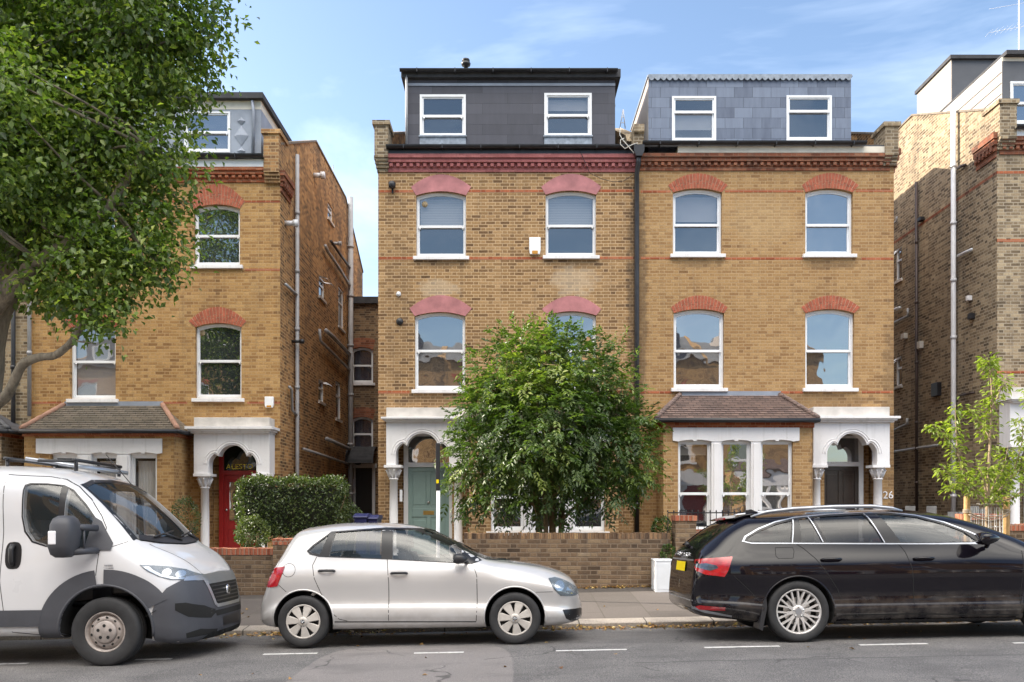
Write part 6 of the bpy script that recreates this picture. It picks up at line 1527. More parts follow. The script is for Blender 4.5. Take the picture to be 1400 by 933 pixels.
def wheel(root, x, y, z, r, rr, w, style, sg):
    """tyre with rim under it; sg = side facing outwards"""
    mb = MB(); mb.sm = True; n = 48; prof = [(rr, -w*.42), (rr+.015, -w*.48), (r*.9, -w*.5), (r*.975, -w*.44), (r, -w*.32), (r, -w*.12), (r-.006, -w*.11), (r-.006, -w*.09), (r, -w*.08), (r, w*.08), (r-.006, w*.09), (r-.006, w*.11), (r, w*.12), (r, w*.32), (r*.975, w*.44), (r*.9, w*.5), (rr+.015, w*.48), (rr, w*.42)]
    vs = []; fs = []
    for (a, h) in prof:
        for k in range(n): t = 2*math.pi*k/n; vs.append((x+a*math.cos(t), y+h, z+a*math.sin(t)))
    m = len(prof)
    for i in range(m):
        for k in range(n): k2 = (k+1) % n; i2 = (i+1) % m; fs.append((i*n+k, i*n+k2, i2*n+k2, i2*n+k))
    mb.add(vs, fs); ty = mb.build('tyre', M['rubber'])
    wh = bpy.data.objects.new('wheel', None); C.objects.link(wh); wh.parent = root; wh.location = (x, y, z)
    for v in ty.data.vertices: v.co -= Vector((x, y, z))
    ty.parent = wh
    f = sg*w*.42
    def P(rad, ang, h): return (rad*math.cos(ang), sg*h, rad*math.sin(ang))
    def ring(mb, prof_, n=48):
        vs = []; fs = []
        for (a, h) in prof_:
            for k in range(n): vs.append(P(a, 2*math.pi*k/n, h))
        for i in range(len(prof_)-1):
            for k in range(n): k2 = (k+1) % n; fs.append((i*n+k, i*n+k2, (i+1)*n+k2, (i+1)*n+k))
        mb.add(vs, fs)
    def disc(mb, rad, h, n=32): mb.add([P(rad, 2*math.pi*k/n, h) for k in range(n)], [tuple(range(n))])
    def spoke(mb, a0, r0, w0, a1, r1, w1, h0, h1, t=.02):
        vs = []
        for (a, rad, ww, h) in ((a0, r0, w0, h0), (a1, r1, w1, h1)):
            for s_ in (-1, 1): c0 = P(rad, a, h); tx, tz = -math.sin(a)*ww/2*s_, math.cos(a)*ww/2*s_; vs.append((c0[0]+tx, c0[1], c0[2]+tz))
            for s_ in (1, -1): c0 = P(rad, a, h-t); tx, tz = -math.sin(a)*ww*.62*s_, math.cos(a)*ww*.62*s_; vs.append((c0[0]+tx, c0[1], c0[2]+tz))
        mb.add(vs, [(0,1,5,4), (1,2,6,5), (2,3,7,6), (3,0,4,7), (0,3,2,1), (4,5,6,7)])
    h = w*.42; rim = MB(); rim.sm = True
    if style == 'hubcap':
        ring(rim, [(rr*1.03, h-.01), (rr*1.0, h+.004), (rr*.93, h+.006), (rr*.9, h-.004)]); rim.sm = False
        for k in range(7): a = 2*math.pi*k/7+.35; spoke(rim, a, rr*.2, rr*.2, a, rr*.93, rr*.46, h+.018, h+.003, .015)
        rim.sm = True; ring(rim, [(rr*.3, h+.008), (rr*.28, h+.02), (rr*.18, h+.026), (.001, h+.028)]); m_ = M['hubcap']
        o = rim.build('rim', m_, fixn=True); o.parent = wh
        b = MB(); disc(b, rr*.97, h-.03); o = b.build('wheel_disc', M['under'], fixn=False); o.parent = wh
        b = MB(); disc(b, rr*.125, h+.030); o = b.build('hub_badge', M['black_plastic'], fixn=False); o.parent = wh
        b = MB(); ring(b, [(rr*.13, h+.031), (rr*.145, h+.034), (rr*.11, h+.033)], 24)
        e = rr*.105
        for pts in ([(-.55, .75), (-.2, .1), (0, .55), (.2, .1), (.55, .75)], [(-.85, .3), (-.42, -.75), (0, .0), (.42, -.75), (.85, .3)]):
            for (p, q_) in zip(pts[:-1], pts[1:]): b.tube([(p[0]*e, sg*(h+.033), p[1]*e), (q_[0]*e, sg*(h+.033), q_[1]*e)], .0022, 5)
        o = b.build('badge_emblem', M['chrome']); o.parent = wh
    elif style == 'alloy':
        ring(rim, [(rr*1.03, h-.012), (rr*1.02, h+.004), (rr*.955, h+.004), (rr*.93, h-.02), (rr*.9, h-.09)]); rim.sm = False
        for k in range(10):
            a = 2*math.pi*k/10+.16; spoke(rim, a, rr*.2, rr*.15, a, rr*.48, rr*.13, h-.012, h-.006, .03)
            for s_ in (-1, 1): spoke(rim, a+s_*.03, rr*.42, rr*.075, a+s_*.165, rr*.97, rr*.075, h-.006, h-.002, .03)
        rim.sm = True; ring(rim, [(rr*.3, h-.02), (rr*.27, h-.008), (rr*.15, h-.006)]); o = rim.build('rim', M['alloy']); o.parent = wh
        b = MB(); disc(b, rr*.93, h-.085); o = b.build('wheel_disc', M['under'], fixn=False); o.parent = wh
        b = MB(); ring(b, [(rr*.62, h-.075), (rr*.62, h-.06), (rr*.3, h-.06)]); o = b.build('brake_disc', M['steel']); o.parent = wh
        b = MB(); disc(b, rr*.15, h-.002); o = b.build('hub_cap', M['satin'], fixn=False); o.parent = wh
        b = MB()
        for k in range(5): a = 2*math.pi*k/5+.3; c0 = P(rr*.22, a, 0); b.lathe((c0[0], 0, c0[2]), [(.011, sg*(h-.006)), (.009, sg*(h+.002))], 6, 'y')
        o = b.build('wheel_bolts', M['steel']); o.parent = wh
    else:
        ring(rim, [(rr*1.04, h-.005), (rr*1.0, h+.008), (rr*.94, h-.002), (rr*.9, h-.05), (rr*.84, h-.055), (rr*.78, h-.015), (rr*.6, h-.005), (rr*.57, h-.012)])
        o = rim.build('rim', M['steel_wheel']); o.parent = wh
        b = MB(); b.add([P(rr*.6+.0*k, 2*math.pi*k/40, h-.0125) for k in range(40)]+[P(rr*.63, 2*math.pi*k/40, h-.0125) for k in range(40)], [(k, (k+1) % 40, (k+1) % 40+40, k+40) for k in range(40)])
        for k in range(10):
            a = 2*math.pi*k/10+.2; n = 10; vs = [P(1, 0, 0)]*0
            for j in range(n): t = 2*math.pi*j/n; q_ = P(rr*.71+rr*.055*math.cos(t), a, 0); tt = rr*.075*math.sin(t); vs.append((q_[0]-math.sin(a)*tt, sg*(h-.008), q_[2]+math.cos(a)*tt))
            b.add(vs, [tuple(range(n))])
        o = b.build('rim_holes', M['under'], fixn=False); o.parent = wh
        b = MB(); b.sm = True; ring(b, [(rr*.57, h-.01), (rr*.56, h+.012), (rr*.5, h+.02), (.001, h+.024)]); o = b.build('centre_cap', M['steel_wheel']); o.parent = wh
        b = MB()
        for k in range(5): a = 2*math.pi*k/5+math.pi/2; c0 = P(rr*.32, a, 0); b.add([(c0[0]+rr*.085*math.cos(t*math.pi/5), sg*(h+.0235), c0[2]+rr*.085*math.sin(t*math.pi/5)) for t in range(10)], [tuple(range(10))])
        o = b.build('cap_holes', M['under'], fixn=False); o.parent = wh
    return wh
def mirror_poly(p): return [(-u, v) for u, v in p][::-1]
def seats(root, xs, z, mat, yy=(-.36, .36), h=.6, heads=True):
    for x in xs:
        for y in yy:
            mb = MB(); mb.prism([(x, z), (x+.5, z+.05), (x+.5, z+.16), (x+.1, z+.14), (x-.08, z+h), (x-.18, z+h)], y-.23, y+.23, lambda u, v, w: (u, w, v))
            if heads: mb.prism([(x-.2, z+h+.05), (x-.1, z+h+.05), (x-.11, z+h+.22), (x-.2, z+h+.22)], y-.12, y+.12, lambda u, v, w: (u, w, v)); mb.tube([(x-.14, y-.05, z+h-.02), (x-.14, y-.05, z+h+.08)], .006, 5); mb.tube([(x-.14, y+.05, z+h-.02), (x-.14, y+.05, z+h+.08)], .006, 5)
            mb.build('seat', M[mat], root, bevel=.03)
def steering(root, x, y, z, r=.18):
    mb = MB(); pts = [(x-.45*r*math.sin(t)*.9, y+r*math.cos(t), z+r*math.sin(t)*.88) for t in [2*math.pi*k/24 for k in range(25)]]; mb.tube(pts, .014, 8, cap=False); mb.tube([(x+.15, y, z-.05), (x, y, z)], .03, 8); mb.tube([(x, y-r, z), (x, y+r, z)], .012, 6); mb.build('steering_wheel', M['trim_black'], root)
def handle(car, x, z, w, mat, sg=-1, cup=None):
    l, n, d = car.proj(x, z, 'side', sg); y = l.y
    mb = MB(); mb.tube([(x-w/2, y+sg*.005, z), (x-w*.42, y+sg*.035, z+.004), (x, y+sg*.045, z+.006), (x+w*.42, y+sg*.035, z+.004), (x+w/2, y+sg*.005, z)], [.012, .015, .015, .015, .012], 8)
    o = mb.build('door_handle', M[mat], car.root)
    if cup: car.patch('handle_recess', [(x+.065*math.cos(t), z+.05*math.sin(t)) for t in [2*math.pi*k/16 for k in range(16)]], M[cup], 'side', sg, .001, .05, parent=o)
def arch_lip(car, x, z, r, a0, a1, mat, sg=-1, w=.02, out=.006):
    mb = MB(); pts = []
    for k in range(33):
        a = R(a0+(a1-a0)*k/32); l, n, d = car.proj(x+(r+w*.4)*math.cos(a), z+(r+w*.4)*math.sin(a), 'side', sg); pts.append((l.x, l.y+sg*(out-w*.35), l.z))
    mb.tube(pts, w*.5, 8); return mb.build('wheel_arch_lip', mat, car.root)

# ------------------------------------------------------------------ silver hatchback
def silver_car():
    root = thing('parked_car', 'silver five-door hatchback parked at the kerb, middle of the three vehicles', 'car', (0, 0, 0), 'vehicles parked along the kerb')
    U = lambda zx, zy: (((zx/2.8+340)-422)/117.4, (884-(zy/2.8+690))/117.4)
    spec = dict(range=(-.56, 3.285), n=90,
        T='-.56:.56 -.55:.62 -.52:.665 -.46:.71 -.43:.86 -.39:.97 -.29:1.15 -.19:1.31 -.11:1.388 -.06:1.405 0:1.415 .45:1.458 .9:1.45 1.2:1.42 1.4:1.37 1.75:1.205 2.05:1.045 2.2:.995 2.45:.955 2.75:.905 2.98:.84 3.12:.775 3.2:.705 3.25:.61 3.285:.47',
        W='-.56:.58 -.53:.66 -.48:.725 -.38:.79 -.2:.83 0:.84 1.2:.842 2.4:.84 2.7:.828 2.95:.785 3.1:.71 3.2:.60 3.26:.46 3.285:.36',
        Wb='-.66:.03 -.3:.06 0:.05 2.4:.05 3.28:.03', Ws='-.66:.06 -.4:.05 0:.045 1.5:.045 2.1:.05 2.5:.09 3:.10 3.28:.06',
        ZS='-.56:.50 -.5:.62 -.42:.80 -.3:.95 0:.975 1.0:.965 2.0:.925 2.3:.885 2.7:.82 3.0:.73 3.15:.65 3.25:.53 3.285:.42',
        YC='-.66:.42 -.57:.50 -.45:.56 -.3:.575 0:.60 1.0:.605 1.4:.60 1.75:.635 2.05:.685 2.3:.68 2.7:.62 3.0:.52 3.2:.38 3.285:.25',
        DZ='-.66:.03 -.4:.05 -.25:.055 0:.065 1.2:.065 1.5:.06 2.1:.04 3.28:.03', ZB='-.66:.30 -.5:.24 -.2:.21 0:.19 2.6:.19 3.0:.20 3.285:.24',
        crease=[(.20, .0), (.33, .004), (.40, .026), (.55, .024), (.80, .004)])
    car = Car(root, spec)
    dlo = [U(240,175), U(262,152), U(330,101), U(540,88), U(690,93), U(745,114), U(800,143), U(860,182), U(918,222), U(880,235), U(560,212), U(290,198), U(252,188)]
    gq = [U(247,174), U(268,155), U(322,112), U(292,188), U(256,181)]; gr = [U(328,196), U(347,104), U(528,94), U(530,208)]; gf = [U(573,211), U(571,95), U(688,99), U(742,120), U(797,150), U(838,178), U(838,229)]
    ws = [(-.60, 1.0), (-.5, .985), (0, .98), (.5, .985), (.60, 1.0), (.545, 1.33), (.4, 1.355), (0, 1.37), (-.4, 1.355), (-.545, 1.33)]
    rw = [(-.5, 1.02), (.5, 1.02), (.46, 1.30), (-.46, 1.30)]
    car.body([M['paint_silver'], M['under']], [(0, .31, .352, .84), (2.47, .31, .352, .84)], (-.28, 2.02, .42), [('side', gq, -1.2, 1.2), ('side', gr, -1.2, 1.2), ('side', gf, -1.2, 1.2), ('front', ws, .9, 2.6), ('rear', rw, -1.2, .2)])
    for sg in (-1, 1):
        car.patch('window_trim', dlo, M['trim_black'], 'side', sg, .004, .05, holes=[gq, gr, gf])
        for g in (gq, gr, gf): car.patch('side_window', g, M['glass_car'], 'side', sg, -.008, .06)
        tl = [U(103,216), U(149,213), U(143,246), U(124,292), U(96,294)]; tl = [(-.34, .93), (-.215, .945), (-.235, .87), (-.30, .715), (-.42, .70), (-.46, .71), (-.44, .93)]
        car.patch('tail_light', tl, M['lens_red'], 'side', sg, .006, .03)
        hl = [(2.87, .755), (2.95, .765), (3.05, .735), (3.135, .69), (3.22, .63), (3.25, .545), (3.15, .54), (3.01, .55), (2.93, .63)]
        lo = car.patch('headlight', hl, M['lens_dark'], 'side', sg, .003, .03)
        car.patch('headlight_lens', hl, glassmat('headlight_cover', (.25,.3,.34), 1.5, 0, alpha=.35), 'side', sg, .010, .03, parent=lo)
        for (cx, cz, rr_, mm) in ((3.00, .665, .06, 'chrome'), (3.13, .61, .05, 'chrome')):
            car.patch('reflector', [(cx+rr_*math.cos(t), cz+rr_*math.sin(t)) for t in [k*.45 for k in range(14)]], M[mm], 'side', sg, .006, .03, parent=lo)
        fg = [(3.03, .385), (3.29, .385), (3.29, .235), (3.15, .235), (3.07, .28)]; car.patch('bumper_grille', fg, M['trim_black'], 'side', sg, .002, .03)
        # panel gaps
        mb = MB()
        car.line([U(280,198), U(266,230), U(275,280), U(300,340), U(340,410), U(370,437), U(400,444)], .007, None, 'side', sg, mb=mb)
        car.line([U(553,212), U(560,300), U(558,446)], .007, None, 'side', sg, mb=mb); car.line([U(884,236), U(898,280), U(898,380), U(893,452)], .007, None, 'side', sg, mb=mb)
        car.line([U(350,447), U(560,450), U(893,455)], .012, None, 'side', sg, mb=mb); car.line([U(125,293), U(165,330)], .006, None, 'side', sg, mb=mb)
        car.line([(2.72, .60), (2.82, .60), (2.92, .60)], .005, None, 'side', sg, mb=mb)
        if sg == -1: car.line([(U(175,247)[0]+.078*math.cos(t), U(175,247)[1]+.078*math.sin(t)) for t in [k*.35 for k in range(19)]], .005, None, 'side', sg, mb=mb)
        mb.build('panel_gaps', M['under'], root, fixn=False)
        handle(car, *U(322,252), .19, 'black_plastic', sg, 'paint_silver'); handle(car, *U(600,265), .19, 'black_plastic', sg, 'paint_silver')
        # door mirror
        l, n, d = car.proj(2.02, 1.0, 'side', sg); mb = MB(); mb.sm = True
        x0, z0 = U(845, 212); y = sg*.90
        for k, (dx, a, b) in enumerate(((-.10, .02, .02), (-.095, .065, .055), (-.04, .075, .062), (.02, .062, .05), (.06, .03, .025))): 
            pass
        prof = [(-.10, .0), (-.098, .8), (-.05, 1.0), (.01, .85), (.05, .5), (.07, .02)]; n_ = 14; vs = []
        for (dx, k) in prof:
            for j in range(n_): t = 2*math.pi*j/n_; vs.append((x0+dx, y+sg*.06+.095*k*math.copysign(abs(math.cos(t))**.7, math.cos(t)), z0+.062*k*math.copysign(abs(math.sin(t))**.7, math.sin(t))))
        mb.add(vs, [(i*n_+j, i*n_+(j+1) % n_, (i+1)*n_+(j+1) % n_, (i+1)*n_+j) for i in range(len(prof)-1) for j in range(n_)]+[tuple(range(n_))])
        mb.tube([(x0+.02, y, z0-.03), (x0+.06, l.y, z0-.06)], .022, 8)
        mb.build('door_mirror', M['black_plastic'], root)
        arch_lip(car, 0, .31, .352, -12, 192, M['paint_silver'], sg); arch_lip(car, 2.47, .31, .352, -12, 192, M['paint_silver'], sg)
    car.patch('windscreen', ws, M['glass_car'], 'front', 1, -.008, .08); car.patch('rear_window', rw, M['glass_tint'], 'rear', 1, -.006, .08)
    car.patch('windscreen_border', [(-.64, .985), (0, .955), (.64, .985), (.575, 1.35), (0, 1.39), (-.575, 1.35)], M['trim_black'], 'front', 1, .002, .08, holes=[ws])
    car.patch('rear_plate', [(-.26, .60), (.26, .60), (.26, .71), (-.26, .71)], M['yellow_plate'], 'rear', 1, .01, .1)
    car.patch('lower_grille', [(-.42, .28), (.42, .28), (.36, .42), (-.36, .42)], M['trim_black'], 'front', 1, .003, .06); car.patch('upper_grille', [(-.45, .54), (.45, .54), (.42, .60), (-.42, .60)], M['trim_black'], 'front', 1, .004, .06)
    seats(root, (.35,), .42, 'seat', h=.62); seats(root, (1.25,), .42, 'seat', h=.66); steering(root, 1.78, -.36, .96)
    mb = MB(); mb.box(1.85, 2.02, -.7, .7, .45, .90); mb.build('dashboard', M['trim_black'], root, bevel=.04)
    for x in (0, 2.47):
        for sg in (-1, 1): wheel(root, x, sg*.73, .30, .302, .20, .2, 'hubcap', sg)
    root.location = (-2.37, 9.53+.84*.975, .02*-2.37-.028); root.scale = (.975, .975, .975); root.rotation_euler = (R(-2.2), R(-.9), 0)
    return root
silver_car()

# ------------------------------------------------------------------ black estate
def black_estate():
    root = thing('parked_car', 'glossy black estate car with silver roof rails and yellow rear plate', 'car', (0, 0, 0), 'vehicles parked along the kerb')
    U = lambda zx, zy: (((zx/2.692+880)-1095)/125, (880-(zy/2.692+640))/125)
    spec = dict(range=(-1.135, 3.76), n=100,
        T='-1.135:.58 -1.12:.66 -1.10:.80 -1.07:.97 -1.0:1.07 -.88:1.17 -.72:1.29 -.56:1.385 -.46:1.425 -.2:1.445 .2:1.46 .8:1.47 1.3:1.465 1.7:1.43 2.1:1.32 2.45:1.17 2.75:1.045 3.0:1.005 3.3:.945 3.5:.87 3.64:.77 3.72:.66 3.76:.52',
        W='-1.135:.66 -1.1:.75 -1.0:.83 -.8:.885 -.5:.915 0:.93 2.6:.93 3.0:.92 3.3:.88 3.5:.80 3.65:.67 3.73:.53 3.76:.42',
        Wb='-1.14:.04 -.8:.09 -.3:.07 2.6:.07 3.76:.03', Ws='-1.14:.05 -.8:.06 0:.065 2.0:.06 2.7:.07 3.1:.12 3.76:.06',
        ZS='-1.14:.50 -1.08:.85 -1.0:.94 -.7:.98 0:.985 1:.975 2:.965 2.6:.945 3.0:.90 3.4:.80 3.6:.69 3.72:.58 3.76:.46',
        YC='-1.14:.52 -1.05:.60 -.8:.62 -.5:.64 0:.66 1.0:.67 1.6:.65 2.1:.68 2.6:.74 3:.72 3.4:.6 3.65:.45 3.76:.3',
        DZ='-1.14:.02 -.8:.04 -.5:.06 0:.075 1.5:.075 2.0:.06 2.8:.04 3.76:.03', ZB='-1.14:.36 -1.0:.29 -.6:.24 -.3:.2 0:.19 2.9:.19 3.4:.2 3.76:.25',
        crease=[(.22, .0), (.30, .02), (.55, .012), (.74, .0), (.82, .012)])
    car = Car(root, spec)
    out = [U(386,270), U(398,250), U(450,222), U(520,197), U(600,181), U(720,171), U(870,166), U(960,167), U(1060,181), U(1160,210), U(1240,246), U(1328,291), U(1300,297), U(1100,294), U(900,290), U(600,283), U(420,279)]
    ins = [U(394,269), U(404,253), U(453,226), U(521,201), U(600,185.5), U(720,175.5), U(870,170.5), U(960,171.5), U(1059,185.5), U(1158,214.5), U(1234,249), U(1314,289.5), U(1100,290), U(900,286), U(600,279), U(421,275)]
    g1 = [U(404,266), U(412,255), U(457,232), U(522,208), U(585,194), U(565,274), U(424,270)]
    g2 = [U(612,190), U(655,185), U(687,277), U(606,275)]; g3 = [U(665,184), U(720,181), U(860,176), U(914,283), U(700,278)]
    g4 = [U(915,177), U(960,177), U(1057,191), U(1154,220), U(1222,250), U(1262,286), U(1100,286), U(975,284)]
    ws = [(-.64, 1.04), (0, 1.02), (.64, 1.04), (.57, 1.38), (0, 1.42), (-.57, 1.38)]
    rw = [(-.56, 1.08), (0, 1.07), (.56, 1.08), (.5, 1.36), (0, 1.375), (-.5, 1.36)]
    car.body([M['paint_black'], M['under']], [(0, .335, .385, .93), (2.84, .335, .385, .93)], (-.85, 2.6, .45), [('side', g1, -1.3, 1.3), ('side', g2, -1.3, 1.3), ('side', g3, -1.3, 1.3), ('side', g4, -1.3, 1.3), ('front', ws, 1.2, 3.2), ('rear', rw, -2, -.2)])
    for sg in (-1, 1):
        car.patch('window_trim', ins, M['trim_black'], 'side', sg, .002, .05, holes=[g1, g2, g3, g4])
        car.patch('chrome_window_strip', out, M['satin'], 'side', sg, .005, .05, holes=[ins])
        for g in (g1, g2, g3): car.patch('side_window', g, M['glass_tint'], 'side', sg, -.008, .06)
        car.patch('side_window', g4, M['glass_car'], 'side', sg, -.008, .06)
        for a, b in ((U(590,192), U(571,278)), (U(650,181), U(686,278)), (U(866,172), U(915,284))): car.line([a, b], .011, M['satin'], 'side', sg, off=.006, name='pillar_strip')
        # roof rail
        pts = []
        for (zx, zy) in ((440,175), (500,157), (600,147), (760,142), (900,143), (980,152), (1020,163)):
            u, v = U(zx, zy); yy = .60+.03*math.sin((u+.6)/2.2*math.pi); pts.append((u, sg*yy, v-.005))
        mb = MB(); mb.tube(pts, [.012, .02, .022, .022, .022, .02, .012], 8); mb.build('roof_rail', M['satin'], root)
        tl = [(-.70, .955), (-.70, .94), (-.76, .80), (-.80, .735), (-1.0, .76), (-1.08, .80), (-1.12, .875), (-1.1, .92), (-1.0, .935)]
        lo = car.patch('tail_light', tl, M['lens_red'], 'side', sg, .006, .03)
        car.patch('clear_section', [(-.86, .83), (-.95, .80), (-1.08, .84), (-1.09, .875), (-.98, .885), (-.88, .86)], M['lens_dark'], 'side', sg, .009, .03, parent=lo)
        car.patch('bumper_reflector', [(-.80, .36), (-.80, .40), (-1.06, .42), (-1.1, .40), (-1.06, .37)], M['lens_red'], 'side', sg, .005, .03)
        car.patch('bumper_trim', [(-.72, .285), (-1.0, .335), (-1.13, .38), (-1.13, .41), (-1.0, .365), (-.72, .305)], M['satin'], 'side', sg, .004, .03)
        hl = [(3.25, .80), (3.4, .70), (3.66, .66), (3.66, .74), (3.5, .80), (3.35, .84)]; car.patch('headlight', hl, M['lens_dark'], 'side', sg, .004, .04)
        mb = MB()
        car.line([U(585,283), U(610,300), U(650,340), U(690,400), U(722,450), U(738,490)], .007, None, 'side', sg, mb=mb)
        car.line([U(965,288), U(985,320), U(1000,380), U(1004,450), U(1005,545)], .007, None, 'side', sg, mb=mb)
        car.line([(2.5, .96), (2.46, .7), (2.42, .32)], .007, None, 'side', sg, mb=mb)
        car.line([U(740,548), U(1005,548), (2.42, .255)], .012, None, 'side', sg, mb=mb)
        if sg == -1:
            car.line([U(505,295), U(570,295), U(573,310), U(565,335), U(510,335), U(503,325), U(505,295)], .005, None, 'side', sg, mb=mb)
        car.line([(-.70, .74), (-.55, .60), (-.42, .45)], .006, None, 'side', sg, mb=mb)
        mb.build('panel_gaps', M['under'], root, fixn=False)
        handle(car, *U(705,342), .22, 'paint_black', sg); handle(car, *U(1048,345), .22, 'paint_black', sg)
        x0, z0 = U(1262, 275); y = sg*.985; mb = MB(); mb.sm = True; prof = [(-.10, .0), (-.098, .85), (-.05, 1.0), (.02, .85), (.09, .45), (.13, .02)]; n_ = 14; vs = []
        for (dx, k) in prof:
            for j in range(n_): t = 2*math.pi*j/n_; vs.append((x0+dx, y+sg*.06+.10*k*math.copysign(abs(math.cos(t))**.7, math.cos(t)), z0+.07*k*math.copysign(abs(math.sin(t))**.7, math.sin(t))))
        mb.add(vs, [(i*n_+j, i*n_+(j+1) % n_, (i+1)*n_+(j+1) % n_, (i+1)*n_+j) for i in range(len(prof)-1) for j in range(n_)]+[tuple(range(n_))])
        mb.tube([(x0+.04, y, z0-.04), (x0+.07, sg*.88, z0-.09)], .025, 8); mb.build('door_mirror', M['paint_black'], root)
        mb = MB(); mb.prism([(-.41, .14), (-.45, .16), (-.40, .42), (-.36, .50), (-.35, .4)], sg*.70, sg*.92, lambda u, v, w: (u, w, v)); mb.build('mud_flap', M['black_plastic'], root)
        for x in (0, 2.84): arch_lip(car, x, .335, .385, -8, 188, M['paint_black'], sg)
        car.patch('sill_cover', [(.42, .19), (2.4, .19), (2.4, .235), (.42, .235)], M['black_plastic'], 'side', sg, .012, .06)
    car.patch('windscreen', ws, M['glass_car'], 'front', 1, -.008, .08); car.patch('rear_window', rw, M['glass_tint'], 'rear', 1, -.006, .08)
    mb = MB(); mb.prism([(-.50, 1.385), (-.58, 1.372), (-.62, 1.385), (-.45, 1.432), (-.32, 1.44)], -.56, .56, lambda u, v, w: (u, w, v)); sp_ = mb.build('roof_spoiler', M['paint_black'], root, bevel=.01)
    mb = MB(); mb.box(-.625, -.60, -.2, .2, 1.376, 1.398); mb.build('high_brake_light', M['lens_red'], sp_)
    car.patch('rear_plate', [(-.26, .78), (.26, .78), (.26, .89), (-.26, .89)], M['yellow_plate'], 'rear', 1, .012, .1)
    car.patch('tailgate_trim', [(-.62, .905), (.62, .905), (.62, .925), (-.62, .925)], M['satin'], 'rear', 1, .010, .08)
    car.patch('lower_bumper', [(-.7, .46), (.7, .46), (.7, .475), (-.7, .475)], M['satin'], 'rear', 1, .004, .08)
    # raised letters on the tailgate
    l, n, d = car.proj(0, 1.0, 'rear', 1)
    for i, ch in enumerate('SUPERB'):
        yy = .33-.13*i; l, n, d = car.proj(yy, .975, 'rear', 1); a = math.atan2(n.z, -n.x)
        text(ch, .065, (l.x-.006, yy, .975), M['chrome'], root, 'tailgate_letter', .003, rot=(math.pi/2-a, 0, -math.pi/2))
    mb = MB(); mb.prism([(-.62, 1.0), (-.98, 1.09), (-1.0, 1.075), (-.64, .985)], -.02, .02, lambda u, v, w: (u, w, v)); 
    mb = MB(); mb.tube([(-1.02, .0, 1.09), (-.98, .25, 1.12)], .012, 6); mb.tube([(-1.04, 0, 1.08), (-1.0, 0, 1.1)], .03, 8); mb.build('rear_wiper', M['black_plastic'], root)
    mb = MB(); mb.prism([(-.30, 1.44), (-.12, 1.445), (-.24, 1.50), (-.30, 1.49)], -.02, .02, lambda u, v, w: (u, w, v)); mb.build('roof_aerial', M['paint_black'], root)
    seats(root, (.45,), .45, 'seat', h=.6); seats(root, (1.5,), .45, 'seat', h=.62); steering(root, 2.2, -.38, 1.0)
    mb = MB(); mb.box(2.3, 2.55, -.78, .78, .5, .95); mb.build('dashboard', M['trim_black'], root, bevel=.04)
    mb = MB(); mb.box(2.02, 2.05, -.13, .13, 1.22, 1.29); mb.build('rear_view_mirror', M['trim_black'], root, bevel=.02)
    for x in (0, 2.84):
        for sg in (-1, 1): wheel(root, x, sg*.80, .338, .34, .245, .235, 'alloy', sg)
    root.location = (3.16, 9.2+.93, .02*3.16-.036); root.rotation_euler = (R(-2.4), R(-1.1), 0)
    return root
black_estate()

